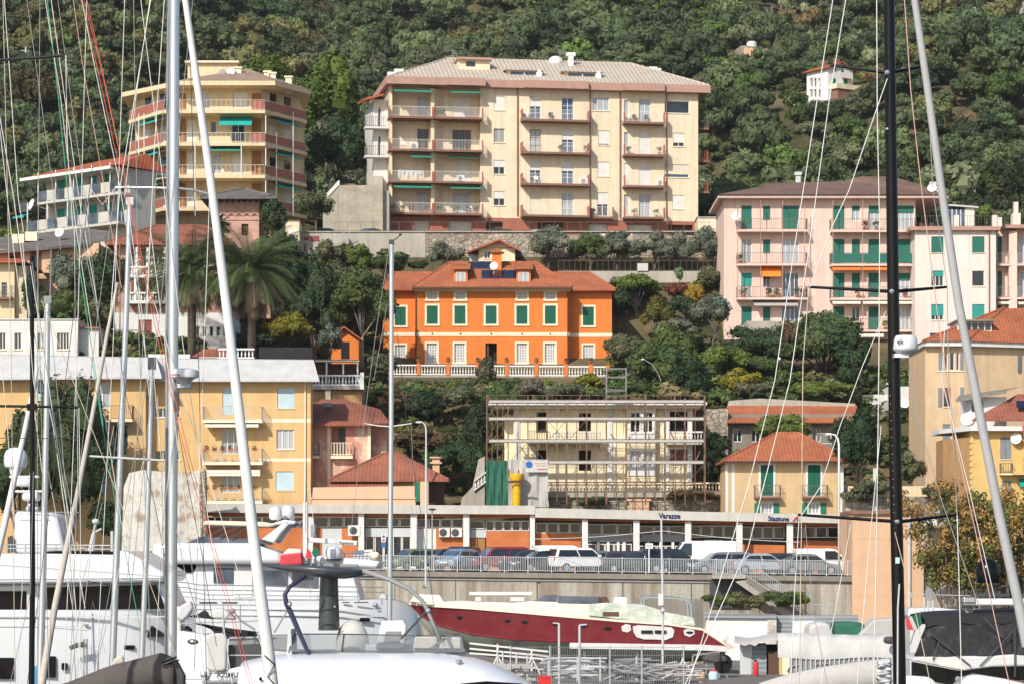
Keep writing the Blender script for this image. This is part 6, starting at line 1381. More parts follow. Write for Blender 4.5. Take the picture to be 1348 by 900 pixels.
def station():
	t=T('railway_station','long low brick railway station with white canopy edge and station sign','station',770,750,201)
	X,Z=t.x,t.z
	def slopez(px,y0,y1,xa,xb): return y0+(y1-y0)*(px-xa)/(xb-xa)
	# left part and right part have their own canopy
	parts=((262,704,662.5,665,674,676.5),(704.5,1122,668,677.5,680.5,688.5))
	for i,(a,b,ya,yb,za,zb) in enumerate(parts):
		d=-1.1 if i == 0 else -1.9
		MB().prism(t.poly([(a,za),(a,ya),(b,yb),(b,zb)],d),d,d+.22).build('canopy_fascia','house_white',t.o)
		MB().add([t.pt(a,za-1,d+.22),t.pt(b,zb-1,d+.22),t.pt(b,zb-1,0)[:1]+(2.7,t.zd(zb-1,d)),t.pt(a,za-1,0)[:1]+(2.7,t.zd(za-1,d)),t.pt(a,ya+2,d+.22),t.pt(b,yb+2,d+.22),t.pt(b,yb,0)[:1]+(2.7,t.zd(yb+2,d)),t.pt(a,ya,0)[:1]+(2.7,t.zd(ya+2,d))],[(0,3,2,1),(4,5,6,7),(1,2,6,5),(0,4,7,3)]).build('canopy_roof','light_grey',t.o)
	zb=Z(758); sl=lambda px: (px-704)*.0215 if px > 704 else (px-704)*.006
	def brick(a,b,y0,y1,y=0.): MB().prism([(X(a),zb),(X(b),zb),(X(b),Z(y0+sl(b))),(X(a),Z(y0+sl(a)))],y,y+.3).build('brick_panel','brick',t.o)
	def lintel(a,b,y0,y1): MB().prism([(X(a),Z(y1+sl(a))),(X(b),Z(y1+sl(b))),(X(b),Z(y0+sl(b))),(X(a),Z(y0+sl(a)))],-.02,.3).build('brick_lintel','brick',t.o)
	def wins(a,b,y0,y1,n,fm='rail_white',m='glass'):
		x0,x1=X(a),X(b); z0=Z(y1+sl((a+b)/2)); z1=Z(y0+sl((a+b)/2))
		for i in range(n): window(t,(x0+(x1-x0)*i/n+.02,z0,x0+(x1-x0)*(i+1)/n-.02,z1),'glass',y=0,d=.12,fm=fm,nx=1,sill=False,pane=m)
	def pil(a,b,y0=674,y=-.8,m='white_wall'):
		y=-1.6 if a > 705 else y; MB().box(X(a),X(b),y,y+.4,zb,Z(y0+sl((a+b)/2))).build('pillar',m,t.o)
	lintel(262,698,674,681); lintel(704,1122,680,684)
	for a,b in ((472.5,480),(541,549),(610,618),(697.5,704)): pil(a,b,675)
	for a,b in ((407,413),(765.5,773),(832.5,840.5),(900,908),(967,975),(1033,1041)): pil(a,b,682)
	brick(262,407,696,0); wins(262,407,682,695.5,7)
	brick(413,424,696,0); brick(450,472,696,0); wins(413,472,681,695,3)
	MB().box(X(424),X(450),.02,.1,zb,Z(695)).build('grey_panel','light_grey',t.o)
	wins(481,541,682,694,4); wins(481,541,706,748,5,m='glass'); MB().box(X(481),X(541),.0,.2,Z(706),Z(694.5)).build('grey_header','light_grey',t.o)
	wins(549,610,683,694.5,4); brick(574,610,695,0); MB().box(X(549),X(574),.02,.2,zb,Z(695)).build('white_panel','white_wall',t.o)
	wins(618,638,685,696,1); brick(640,697,699,0); wins(639,697,685,698.5,5); MB().box(X(618),X(640),.02,.15,Z(707),Z(696.5)).build('grey_header','light_grey',t.o)
	for a in (618.5,629): MB().box(X(a),X(a+9.5),.0,.1,zb,Z(708)).build('door','brown_door',t.o)
	brick(705,765,701,0); wins(705,765,687,700.5,4)
	# entrance hall: glazed and deep
	MB().box(X(773),X(900),1.8,1.9,zb,Z(684)).build('hall_back','dark_grey',t.o)
	wins(773,832,687,701,3); wins(841,900,688,702,3); MB().box(X(773),X(900),-.02,.2,Z(712.5),Z(703)).build('grey_header','mid_grey',t.o)
	for a in (786,799,812,820,852,868,884): MB().box(X(a),X(a+3.5),-.05,.1,zb,Z(713)).build('door_frame','white_paint',t.o)
	wins(773,832,713,752,5); wins(841,900,714,752,5)
	MB().box(X(828),X(844),-1.3,-1.2,Z(708),Z(703)).build('clock_box','dark_grey',t.o)
	brick(908,967,710,0); wins(908,967,686,702,4); brick(975,1033,710,0); wins(975,1033,686,702,4); brick(1041,1122,703,0); wins(1043,1120,685,699,5)
	MB().box(X(927),X(951),-.08,-.003,Z(722),Z(710)).build('notice_board','white_paint',t.o); MB().box(X(940),X(949),-.11,-.082,Z(720),Z(712)).build('poster','red_text',t.o)
	for a in (578,594):
		ac=MB().box(X(a),X(a+14.5),-.45,-.02,Z(706.5),Z(694.5)).build('ac_unit','white_wall',t.o,bevel=.03); l=MB().lathe([(.27,0),(.27,.02),(.06,.03)],n=18).build('fan_grille','dark_grey',ac); l.location=(X(a+5.5),-.45,Z(700.5)); l.rotation_euler=(R(90),0,0)
	ac=MB().box(X(459),X(475),-.85,-.4,Z(705),Z(691)).build('ac_unit','white_wall',t.o,bevel=.03); l=MB().lathe([(.27,0),(.27,.02),(.06,.03)],n=18).build('fan_grille','dark_grey',ac); l.location=(X(466),-.85,Z(698)); l.rotation_euler=(R(90),0,0)
	MB().box(X(700),X(735),-1.2,0,Z(719.5),Z(717.5)).build('door_hood','concrete',t.o)
	MB().box(X(262),X(1122),2.0,2.6,zb,Z(684)).build('body','concrete_dark',t.o)
	d=-1.93; rot=(R(90),math.atan(.0215),0)
	o=text('Varazze',.52,t.pt(867,681.2,d),'dark_blue_text',t.o,'lettering',.02,rot,.012,.92)
	o=text('Stazione',.47,t.pt(1011,684.7,d),'dark_blue_text',t.o,'lettering',.02,rot,.012,.92)
	for q in ([(1043,685.6),(1047.5,679.6),(1053,679.4),(1050,682),(1047,683),(1046,685.8)],): MB().prism(t.poly(q,d-.02),d-.02,d).build('emblem','red_text',t.o)
	MB().prism(t.poly([(1048.5,685.7),(1049.5,682.8),(1053.5,682.3),(1052,685.8)],d-.02),d-.02,d).build('emblem','green_flat',t.o)
	t2=T('end_wall','tall plain salmon wall with dark cornice at the right end of the station','wall',1168,812,189.7)
	MB().box(t2.x(1122),t2.x(1216),0,7,-4,t2.z(676)).build('wall_face','peach_wall',t2.o); MB().box(t2.x(1120.5),t2.x(1218),-.25,7,t2.z(676),t2.z(671.5)).build('cornice','brown_pink',t2.o)
	MB().box(t2.x(1146),t2.x(1155),-.03,.02,t2.z(684),t2.z(678)).build('vent','red_base',t2.o)
	MB().tube([(t2.x(1197),-.1,-2),(t2.x(1197),-.1,t2.z(678))],.1,6).build('downpipe','light_grey',t2.o)
	for zz in (708,784): MB().box(t2.x(1122),t2.x(1216),-.012,.0,t2.z(zz+.8),t2.z(zz)).build('joint','salmon_wall',t2.o)
	t3=T('garden_wall','rubble bank wall with a yellow parapet behind the salmon wall','wall',1170,672,204)
	MB().box(t3.x(1113),t3.x(1250),0,2,-3,t3.z(653)).build('stone_face','stone',t3.o); MB().box(t3.x(1118),t3.x(1222),.5,.8,t3.z(653),t3.z(639)).build('parapet','yellow_wall',t3.o)
	MB().box(t3.x(1149),t3.x(1153),-.2,-.05,-1,t3.z(616)).build('white_post','light_grey',t3.o)
	MB().box(t3.x(1212),t3.x(1260),-1,-.8,t3.z(692),t3.z(681)).build('white_panel','white_wall',t3.o)
station()
# ------------------------------------------------------------------ vehicles
CARM={}
def carmat(name,c,metal=.3,rough=.22):
	if name not in CARM:
		T_=NT(name+'_car_paint'); T_.b.inputs['Base Color'].default_value=rgb(c); T_.b.inputs['Metallic'].default_value=metal; T_.b.inputs['Roughness'].default_value=rough
		T_.b.inputs['Coat Weight'].default_value=.6; T_.b.inputs['Coat Roughness'].default_value=.05; CARM[name]=T_.m
	return CARM[name]
PAINT=dict(green=(.17,.24,.09),slate=(.03,.04,.055),blue=(.27,.36,.46),black=(.012,.012,.014),red=(.22,.02,.025),white=(.78,.78,.77),silver=(.42,.44,.46),grey=(.20,.22,.24),darkgrey=(.05,.055,.06))
def car(kind,paint,label,x,y,z,rz,group='cars parked in front of the station',plate=True):
	"""kind: hatch, saloon, wagon, suv, van, minivan; front towards local -X"""
	D=dict(hatch=(3.9,1.68,1.48),saloon=(4.4,1.75,1.44),wagon=(4.5,1.76,1.5),suv=(4.4,1.82,1.68),van=(5.0,1.95,2.25),smallvan=(4.3,1.78,1.82))
	L,W,H=D[kind]; h=L/2
	lo={'hatch': .78,'saloon': .78,'wagon': .8,'suv': .92,'van': 1.08,'smallvan': .92}[kind]
	body={'hatch': [(-h,.3),(-h-.02,.58),(-h+.1,.72),(-h+.75,.86),(h-.25,.92),(h-.03,.85),(h,.5),(h-.05,.3)],
			'saloon': [(-h,.3),(-h-.02,.56),(-h+.1,.7),(-h+1.0,.84),(h-.7,.93),(h-.05,.9),(h,.55),(h-.05,.3)],
			'wagon': [(-h,.3),(-h-.02,.56),(-h+.1,.7),(-h+.95,.86),(h-.2,.95),(h-.02,.88),(h,.5),(h-.05,.3)],
			'suv': [(-h,.38),(-h-.02,.7),(-h+.08,.86),(-h+.9,1.02),(h-.15,1.06),(h,.98),(h,.6),(h-.05,.38)],
			'van': [(-h,.36),(-h-.02,.75),(-h+.1,.95),(-h+.65,1.2),(h-.02,1.2),(h,.8),(h,.36)],
			'smallvan': [(-h,.34),(-h-.02,.66),(-h+.1,.84),(-h+.85,1.02),(h-.02,1.05),(h,.8),(h,.34)]}[kind]
	cab={'hatch': [(-h+.7,.86),(-h+1.45,H-.06),(-h+1.75,H),(h-.75,H),(h-.35,H-.1),(h-.06,.9)],
		   'saloon': [(-h+.95,.84),(-h+1.75,H-.05),(-h+2.1,H),(h-1.5,H),(h-1.15,H-.06),(h-.5,.92)],
		   'wagon': [(-h+.9,.86),(-h+1.65,H-.05),(-h+2.0,H),(h-.7,H),(h-.4,H-.06),(h-.06,.93)],
		   'suv': [(-h+.85,1.02),(-h+1.5,H-.05),(-h+1.8,H),(h-.6,H),(h-.3,H-.06),(h-.04,1.05)],
		   'van': [(-h+.6,1.19),(-h+1.3,H-.1),(-h+1.6,H),(h-.1,H),(h-.01,H-.08),(h-.01,1.19)],
		   'smallvan': [(-h+.8,1.01),(-h+1.5,H-.08),(-h+1.8,H),(h-.12,H),(h-.02,H-.06),(h-.02,1.04)]}[kind]
	e=tag(empty('parked_car' if 'van' not in kind else 'parked_van',(x,y,z),rz),label,'car' if 'van' not in kind else 'van',group)
	pm=carmat(paint,PAINT[paint],0 if paint in ('white','red') else .35)
	w=W/2
	rings=[]
	prof=[(1.0,0),(1.0,1)]
	def loft(poly,wb,wt,zb,zt):
		b=MB(); n=len(poly); f=lambda z: wb+(wt-wb)*max(0,min(1,(z-zb)/(zt-zb)))
		v=[(p,-f(q),q) for p,q in poly]+[(p,f(q),q) for p,q in poly]
		b.add(v,[tuple(range(n)),tuple(range(2*n-1,n-1,-1))]+[(i,i+n,(i+1) % n+n,(i+1) % n) for i in range(n)]); return b
	bo=loft(body,w,w-.05,.5,1.0).build('body',pm,e,smooth='auto',bevel=.07,seg=3)
	zt=cab[0][1]; ca=loft(cab,w-.05,w-.27 if 'van' not in kind else w-.13,zt,H).build('cabin',pm,e,smooth='auto',bevel=.05,seg=2)
	# glazing set just proud of the cabin
	def onside(p,q,s): f=(w-.05)+((w-.27 if 'van' not in kind else w-.13)-(w-.05))*((q-zt)/(H-zt)); return (p,s*(f+.006),q)
	x0b,x0t=cab[0][0],cab[1][0]; x1b,x1t=cab[-1][0],cab[-2][0]
	zb,ztp=zt+.05,H-.16
	lerp=lambda a,b,u: a+(b-a)*u
	ux=lambda z,a,b,za,zb_: a+(b-a)*((z-za)/(zb_-za))
	fa=ux(zb,x0b,x0t,zt,cab[1][1])+.12; fb=ux(ztp,x0b,x0t,zt,cab[1][1])+.14
	ra=ux(zb,x1b,x1t,zt,cab[-2][1])-.14; rb=ux(ztp,x1b,x1t,zt,cab[-2][1])-.14
	if 'van' in kind: ra=rb=fa+1.15 if kind == 'van' else fa+1.35
	for s in (-1,1):
		cuts=[0,.48,1] if 'van' not in kind else [0,1]
		for u0,u1 in zip(cuts[:-1],cuts[1:]):
			a0,a1=lerp(fa,ra,u0)+(.04 if u0 else 0),lerp(fa,ra,u1)-(.04 if u1 < 1 else 0); b0,b1=lerp(fb,rb,u0)+(.04 if u0 else 0),lerp(fb,rb,u1)-(.04 if u1 < 1 else 0)
			m=MB(); q=[onside(a0,zb,s),onside(a1,zb,s),onside(b1,ztp,s),onside(b0,ztp,s)]; q2=[(p[0],p[1]-s*.03,p[2]) for p in q]
			m.add(q+q2,[(0,1,2,3),(7,6,5,4),(0,4,5,1),(1,5,6,2),(2,6,7,3),(3,7,4,0)]); m.build('side_window','glass',e)
		MB().box(fa-.02,fa+.2,s*(w+.1)-.08,s*(w+.1)+.08,zt+.02,zt+.17).build('wing_mirror',pm,e,bevel=.03)
		# wheels
		for wx in (-h+.78,h-.8):
			ty=MB().lathe([(.18,-.1),(.3,-.1),(.32,-.06),(.32,.06),(.3,.1),(.18,.1)],n=20).build('wheel','tyre',e,smooth='auto'); ty.location=(wx,s*(w-.07),.32); ty.rotation_euler=(R(90),0,0)
			MB().lathe([(.19,-.105),(.19,.105),(.05,.11)],n=12).build('rim','alu',ty)
		MB().box(-h-.035,-h+.22,s*(w-.33)-.17,s*(w-.33)+.17,lo-.2,lo-.06).build('headlight','alu',e,bevel=.03)
		MB().box(h-.1,h+.03,s*(w-.2)-.1,s*(w-.2)+.1,lo-.1,lo+.12).build('tail_light','red_plastic',e)
	def glassq(pa,za,pb,zb_,inset,sgn):
		fa_=lambda z: (w-.05)+((w-.27 if 'van' not in kind else w-.13)-(w-.05))*((z-zt)/(H-zt))-inset
		d=Vector((pb-pa,0,zb_-za)); nrm=Vector((-d.z,0,d.x)).normalized()*sgn*.012
		q=[Vector((pa,-fa_(za),za)),Vector((pa,fa_(za),za)),Vector((pb,fa_(zb_),zb_)),Vector((pb,-fa_(zb_),zb_))]
		m=MB(); m.add([p+nrm for p in q]+[p-nrm*2 for p in q],[(0,1,2,3),(7,6,5,4),(0,4,5,1),(1,5,6,2),(2,6,7,3),(3,7,4,0)]); return m
	z1=cab[1][1]
	glassq(ux(zt+.04,x0b,x0t,zt,z1),zt+.04,ux(z1-.05,x0b,x0t,zt,z1),z1-.05,.09,1).build('windscreen','glass_blue',e)
	if 'van' not in kind:
		z2=cab[-2][1]; glassq(ux(zt+.08,x1b,x1t,zt,z2),zt+.08,ux(z2-.05,x1b,x1t,zt,z2),z2-.05,.12,-1).build('rear_window','glass',e)
	MB().box(-h-.045,-h+.1,-w*.55,w*.55,.34,.5).build('grille','dark_grey',e)
	MB().box(-h-.05,-h+.02,-.26,.26,.52,.63).build('number_plate','white_paint',e)
	return e
def cars():
	zc=lambda x: roadz(x)+.15
	C=[('hatch','green','olive green hatchback parked at the left end of the station row',544,194.2,40),
		 ('wagon','slate','dark slate estate car beside the green hatchback',585,195.2,38),('hatch','blue','pale blue small car half hidden behind the railing by the dark estate car',603,193.6,60),
		 ('suv','black','black off-road car parked close behind the pale blue small car',607,197.0,70),
		 ('suv','red','dark red car parked in front of the brown station doors',657,195.0,25),('wagon','darkgrey','dark grey estate car between the red car and the white van',694,195.4,20),('saloon','black','black saloon with pale windscreen left of the white van',714,193.6,28),
		 ('smallvan','white','white delivery van parked by the left brick wall of the entrance',744,195.6,196),('suv','white','white off-road car in front of the white delivery van',762,193.6,206),
		 ('hatch','grey','small grey car right of the white off-road car',789,194.6,215),('saloon','darkgrey','dark car parked deep in the entrance beneath the clock',808,197.0,200),('wagon','darkgrey','dark grey estate car in front of the glazed station entrance',833,193.8,188),
		 ('suv','slate','dark slate car with its rear to the entrance doors',880,194.6,200),('van','white','tall white panel van parked under the station sign',920,196.4,4),
		 ('wagon','grey','grey estate car with its side to the railing before the tall white van',950,193.9,12),('saloon','silver','silver saloon parked above the top of the staircase',1003,194.0,190),('hatch','darkgrey','dark hatchback right of the silver saloon by the stairs',1038,195.6,200),
		 ('saloon','grey','grey saloon beside the small white van at the right end',1062,194.4,195),('smallvan','white','small white van at the right end of the station row',1086,196.2,186),('hatch','white','white hatchback cut off by the salmon end wall',1117,196.8,190)]
	for kind,p,lab,px,Y,rz in C:
		x=PX(px,Y); car(kind,p,lab,x,Y,zc(x),R(rz))
	for kind,p,lab,px,Y,rz in (('wagon','darkgrey','dark car under the cream block next to the first garage door',648,272.5,10),('hatch','silver','pale car parked under the middle balconies of the cream block',706,273,0),('saloon','slate','dark saloon parked at the right foot of the cream block',893,273.5,8),('hatch','black','black car parked in front of the masonry bastion',487,271,70),('hatch','darkgrey','dark car under the tree beside the cream garage',416,271,20)):
		car(kind,p,lab,PX(px,Y),Y,float(terrain(PX(px,Y),Y))+.02,R(rz),'cars parked below the cream block')
	car('hatch','grey','grey car parked by the door under the beige house',PX(1211,229),229,PZ(586,229),R(95),None)
cars()
# ------------------------------------------------------------------ lamps, signs, wires
def street():
	t=T('street_lamp','slim grey curved street lamp standing behind the station','street lamp',561,668,203); MB().tube([(0,0,-6),(0,0,t.z(566)),t.pt(560,560,0),t.pt(557,556,0),t.pt(553.5,555,0)],.07,7,.045).build('pole','light_grey',t.o,smooth=True); MB().ball(t.pt(552,555.4),.3,.15,.09,10,6).build('lamp_head','light_grey',t.o,smooth=True)
	t=T('street_lamp','tall white street lamp with a curved arm in front of the hip roofed house','street lamp',1104.5,762,191); MB().tube([(0,0,-1),(0,0,t.z(585)),t.pt(1103,577),t.pt(1099,572),t.pt(1094,571)],.085,8,.05).build('pole','rail_white',t.o,smooth=True); MB().ball(t.pt(1091.5,571.5),.28,.16,.1,10,6).build('lamp_head','white_paint',t.o,smooth=True)
	t=T('street_lamp','thin lamp post with a flat dark head left of the brown station doors','street lamp',569,752,192); MB().tube([(0,0,-.4),(0,0,t.z(672))],.06,7,.045).build('pole','bark_pale',t.o); MB().lathe([(.1,0),(.26,.06),(.26,.12),(.1,.16)],n=10).build('lamp_head','dark_grey',t.o).location=(0,0,t.z(671.5))
	t=T('street_lamp','thin dark post carrying a curved lamp above the villa balustrade bushes','street lamp',870,520,236); MB().tube([(0,0,-3),(0,0,t.z(500)),t.pt(866,490),t.pt(858,479),t.pt(848,473)],.05,6,.03).build('pole','mid_grey',t.o,smooth=True); MB().ball(t.pt(846.5,473),.2,.12,.08,8,5).build('lamp_head','light_grey',t.o,smooth=True)
	t=T('garden_lamp','white globe garden lamp on the hedge left of the pink house','lamp',1026,490,236); MB().tube([(0,0,-1),(0,0,t.z(473))],.03,5).build('pole','dark_grey',t.o); MB().ball((0,0,t.z(472)),.14,.14,.14,10,8).build('globe','white_paint',t.o,smooth=True)
	t=T('parking_sign','white and blue parking sign on a thin post by the parked green car','sign',505,752,192.5); MB().tube([(0,0,-.3),(0,0,t.z(703))],.03,6).build('post','light_grey',t.o)
	p=MB().box(t.x(502),t.x(508),-.06,-.03,t.z(712.5),t.z(703)).build('sign_plate','white_paint',t.o); MB().box(t.x(502),t.x(508),-.06,-.03,t.z(720),t.z(713.5)).build('sign_plate','blue_sign',t.o)
	l=MB().lathe([(.1,0),(.1,.01)],n=16).build('sign_symbol','blue_sign',p); l.location=(0,-.06,t.z(705.6)); l.rotation_euler=(R(90),0,0); MB().box(t.x(503.3),t.x(506.7),-.07,-.061,t.z(711.5),t.z(709)).build('sign_symbol','red_text',p)
	t=T('direction_sign','small white notice sign on a post in front of the station entrance','sign',854.5,752,193); MB().tube([(0,0,-.4),(0,0,t.z(715))],.05,6).build('post','white_paint',t.o); MB().box(t.x(849.5),t.x(859.5),-.08,-.05,t.z(721.5),t.z(714.5)).build('sign_plate','white_paint',t.o)
	for a,b,y in ((850.5,858,716.3),(851,857,718.6)): MB().box(t.x(a),t.x(b),-.09,-.081,t.z(y+.9),t.z(y)).build('printed_line','mid_grey',t.o)
	# overhead wires in front of the station
	w=T('overhead_wire','thin pale wire sagging across the front of the station canopy','wire',870,700,190.5); pts=[]
	for a,b,y0,y1,sg in ((700,872,709,698,3),(872,1052,698,713,3)): pts += [w.pt(a+(b-a)*i/12,y0+(y1-y0)*i/12+sg*math.sin(math.pi*i/12)*.8) for i in range(13)]
	w_o=MB().tube(pts,.02,4).build('wire','rope_white',w.o)
	t=T('utility_pole','thin grey pole with a junction box rising in front of the red yacht','pole',872.5,900,140); MB().tube([(0,0,-1.5),(t.x(872.5),0,t.z(790)),(t.x(870.5),0,t.z(682))],.07,7,.05).build('pole','light_grey',t.o); MB().box(t.x(866.5),t.x(873),-.16,-.08,t.z(796),t.z(781)).build('junction_box','white_paint',t.o); MB().ball((0,-.2,t.z(803)),.12,.12,.1,8,6).build('lamp','light_grey',t.o)
street()
# ------------------------------------------------------------------ trees, shrubs, palms
def palm(name,label,px,pyb,Y,h_px,r_px,seed):
	rg=np.random.default_rng(seed); s=Y/F; e=tag(empty(name,(PX(px,Y),Y,PZ(pyb,Y))),label,'palm',None)
	H=h_px*s; Rr=r_px*s
	MB().tube([(0,0,-2),(.05,0,H*.5),(0,0,H)],.32,9,.38).build('trunk','bark',e,smooth=True)
	def fronds(nf,elo,ehi,droop,col,name,ln,width=.05):
		V=[]; Tn=[]
		for i in range(nf):
			a=rg.uniform(0,6.283); el=R(rg.uniform(elo,ehi)); L=Rr*rg.uniform(.85,1.15)*ln; n=26; p=np.array([0,0,H]); d=np.array([math.cos(a)*math.cos(el),math.sin(a)*math.cos(el),math.sin(el)])
			side=np.array([-math.sin(a),math.cos(a),0]); tt=rg.uniform(.7,1.25)
			for k in range(n):
				u=k/n; step=L/n; d=d+np.array([0,0,-droop*(.3+u)*step/L*1.5]); d /= np.linalg.norm(d); q=p+d*step
				upv=np.cross(side,d); ll=L*.16*math.sin(math.pi*min(1,.12+u*.86))**.7
				for sg in (-1,1):
					tip=p+side*sg*ll*.85+d*ll*.95+np.array([0,0,-ll*.35]); w=d*width
					V.append([p-w,p+w,tip+w*.25,tip-w*.25]); Tn.append(np.array(col)*tt*rg.uniform(.8,1.2))
				V.append([p-side*.03,p+side*.03,q+side*.02,q-side*.02]); Tn.append(np.array(col)*1.3); p=q
		return quads_mesh(name,np.array(V),np.array(Tn),'leaf',e)
	fronds(96,-25,62,1.0,(.085,.12,.042),'crown',1.0,.05); fronds(70,-72,-22,.9,(.25,.19,.12),'dead_fronds',.72,.05)
	return e
palm('palm_tree','tall date palm left of the pair in front of the pink villa',252,458,222,102,84,1)
palm('palm_tree','broad date palm with the fuller crown right of its neighbour',331,458,220,104,90,2)
palm('palm_tree','small palm by the foot of the stone tower house',288,312,243,16,18,3)
tree('yucca','bluish spiky plant clump among the trees above the orange villa on the left','plant',449,350,264,30,26,'grey',500,.3,0)
def greenery():
	TR=tree
	# behind and above
	TR('pine_tree','light green rounded pine beside the yellow apartment tower','tree',430,222,292,88,148,'pine',3000,.36,.1,nb=30)
	TR('pine_tree','yellow green pine crown peeping over the roof of the yellow apartment tower','tree',349,150,296,60,82,'pine',1500,.34,.1,nb=20)
	TR('oak_tree','dark evergreen tree right of the yellow tower above the masonry bastion','tree',446,255,286,84,96,'dark',2400,.32,.08,nb=30)
	TR('oak_tree','dark tree between the light pine and the cream block','tree',486,250,288,44,80,'dark',1200,.3,.1,nb=18)
	TR('round_tree','round autumn tinged tree over the parked car by the masonry bastion','tree',416,303,269,52,54,'olive',1500,.2,.25)
	TR('round_tree','dark leafy tree hugging the right side of the stone tower','tree',358,325,246,36,66,'dark',1000,.24,.1)
	for i,(px,pyb,w,h,c,lab) in enumerate(((722,345,54,46,'grey','grey green olive tree at the left end above the villa roof'),(777,348,48,38,'mid','mid green bush between two olive trees above the villa'),(812,346,46,40,'grey','olive tree in front of the rubble wall right of the green bush'),(862,346,50,36,'grey','wide olive tree above the garden fence'),(893,352,44,40,'grey','olive tree behind the hung out cloth'),(931,348,40,44,'grey','olive tree nearest the pink apartment house'))):
		TR('olive_tree' if c == 'grey' else 'bush',lab,'tree',px,pyb+4,265,w*1.2,h*1.15,c,1800,.17,.03,nb=24,group='olive trees under the cream block')
	TR('olive_tree','low olive tree behind the left corner of the villa roof','tree',585,358,261,46,36,'grey',900,.18,.1); TR('bush','small dark palm like bush against the concrete wall','bush',551,358,263,24,16,'dark',400,.25,0); TR('bush','leafy bush left of the villa roof under the mast tip','bush',507,366,262,60,36,'mid',900,.24,.05); TR('bush','tall green bush left below the long retaining wall','bush',467,372,262,56,54,'bright',1500,.22,.05)
	TR('bush','yellowish bush beside the steps of the retaining wall','bush',438,372,261,60,58,'olive',1300,.22,.05); TR('bush','shrub in front of the concrete wall with red shutters','bush',412,380,259,46,46,'autumn',900,.2,.05)
	# left of the villa
	TR('magnolia_tree','glossy round tree with a bare pale trunk left of the villa','tree',477,476,244,76,118,'mid',3600,.24,.3,nb=30,bark='bark_pale')
	TR('evergreen_tree','large dark evergreen tree between the palms and the villa','tree',415,474,247,92,128,'dark',3600,.24,.05,nb=34); TR('evergreen_tree','olive green tree behind the glossy round tree','tree',447,440,254,74,90,'olive',2200,.22,.1,nb=26)
	TR('lemon_tree','bright yellow green citrus tree beside the black canopy','tree',375,464,236,66,50,'yellow',2000,.17,.08); TR('olive_tree','slim olive tree in front of the tiny orange garden house','tree',434,476,238,34,50,'grey',700,.16,.15); TR('bush','dark clipped bush at the left of the citrus tree','bush',338,462,234,46,22,'dark',900,.17,0)
	TR('evergreen_tree','dark trees filling the gap behind the two palms','tree',372,400,246,56,96,'deep',1800,.26,.05,nb=24); TR('bush','green bush beside the terrace balustrade at the villa corner','bush',503,500,240,44,34,'olive',1100,.16,0)
	# right of the villa
	TR('cypress_bush','bright green spreading tree with a pale trunk right of the villa','tree',838,430,259,66,74,'bright',2300,.22,.3,form='flat',nb=26,bark='bark_pale')
	TR('round_shrub','egg shaped yellow green shrub on the bare soil right of the villa','shrub',865,440,255,42,46,(.13,.125,.03),1500,.16,.05,nb=18)
	TR('olive_tree','silvery olive tree with twisted trunk below the pink house corner','tree',937,455,250,56,66,'grey',1900,.17,.25,nb=22,lean=.8); TR('olive_tree','low silvery olive right of the egg shaped shrub','tree',893,452,252,56,36,'grey',1300,.17,.1)
	TR('red_shrub','russet shrub among agaves behind the egg shaped shrub','shrub',890,395,261,30,26,'rustred',500,.18,0); TR('yellow_shrub','yellow and red autumn shrub on the grey bank by the pink house','shrub',914,408,259,26,34,(.30,.20,.025),700,.16,0); TR('bush','dark bush between the russet and yellow shrubs','bush',897,425,257,40,36,'dark',900,.2,0); TR('cactus','tall pale cactus beside the garden fence lamp','cactus',893,380,261.5,12,32,(.14,.2,.09),300,.16,0,form='column')
	TR('bush','shaggy dark bush against the right wall of the villa','bush',816,420,258,34,56,'dark',900,.24,0); TR('bush','red tinged bush below the annex wall of the cream block','bush',938,385,261,36,34,'olive',800,.18,0)
	TR('oleander','pale flowering bush overlapping the right corner of the villa','shrub',826,492,245.2,64,52,(.11,.12,.06),1900,.17,0,nb=24); TR('bush','big leafy bush right of the oleander above the scaffolding','bush',878,520,240,86,84,'mid',3000,.22,.03,nb=34); TR('bush','dark green bush standing over the scaffolding right corner','bush',905,532,236,54,60,'dark',1500,.22,0); TR('bush','yellow leaved bush at the edge of the hedge terrace','bush',955,490,238,60,40,'bright',1400,.2,0)
	TR('bush','olive green bush sprouting up by the short balustrade','bush',858,505,243,50,40,'olive',1200,.17,0)
	# hedges below pink house
	TR('hedge','long dark green hedge at the foot of the pink apartment house','hedge',1010,490,246,130,62,'dark',4200,.2,0,nb=44,dy=2.5); TR('hedge','lower trimmed green hedge in front of the long dark hedge','hedge',990,500,240,110,30,'mid',2400,.18,0,nb=40,dy=1.2)
	TR('fig_tree','broad leaved tree with large light clusters below the pink balconies','tree',1085,496,245,110,78,(.065,.10,.04),4200,.26,.04,nb=40); TR('round_tree','rounded dark tree at the right end of the hedge terrace','tree',1118,500,243,46,62,'dark',1600,.24,.04); TR('conical_tree','tall dark conical tree beside the white stair wall','tree',1121,540,232,38,78,'dark',1500,.22,.05,form='column'); TR('brown_shrub','reddish brown withered shrub in the hedge below the pink terrace','shrub',1042,468,244,28,46,'brown',700,.18,0)
	TR('bush','yellow green shrub bank left of the hedge terrace','bush',975,520,235,56,34,'yellow',800,.18,0); TR('bush','small green shrub beside the terrace fence','bush',1035,516,233,40,26,'mid',700,.18,0); TR('bush','grassy green shrub above the long red roof','bush',1085,524,231,90,24,'bright',1300,.16,0,dy=1.5); TR('bush','dark bush right of the ragged bank wall','bush',990,522,231,46,20,'olive',700,.18,0); TR('bush','small trimmed bush by the pink ground floor door','bush',1170,500,240,22,28,'mid',400,.17,0)
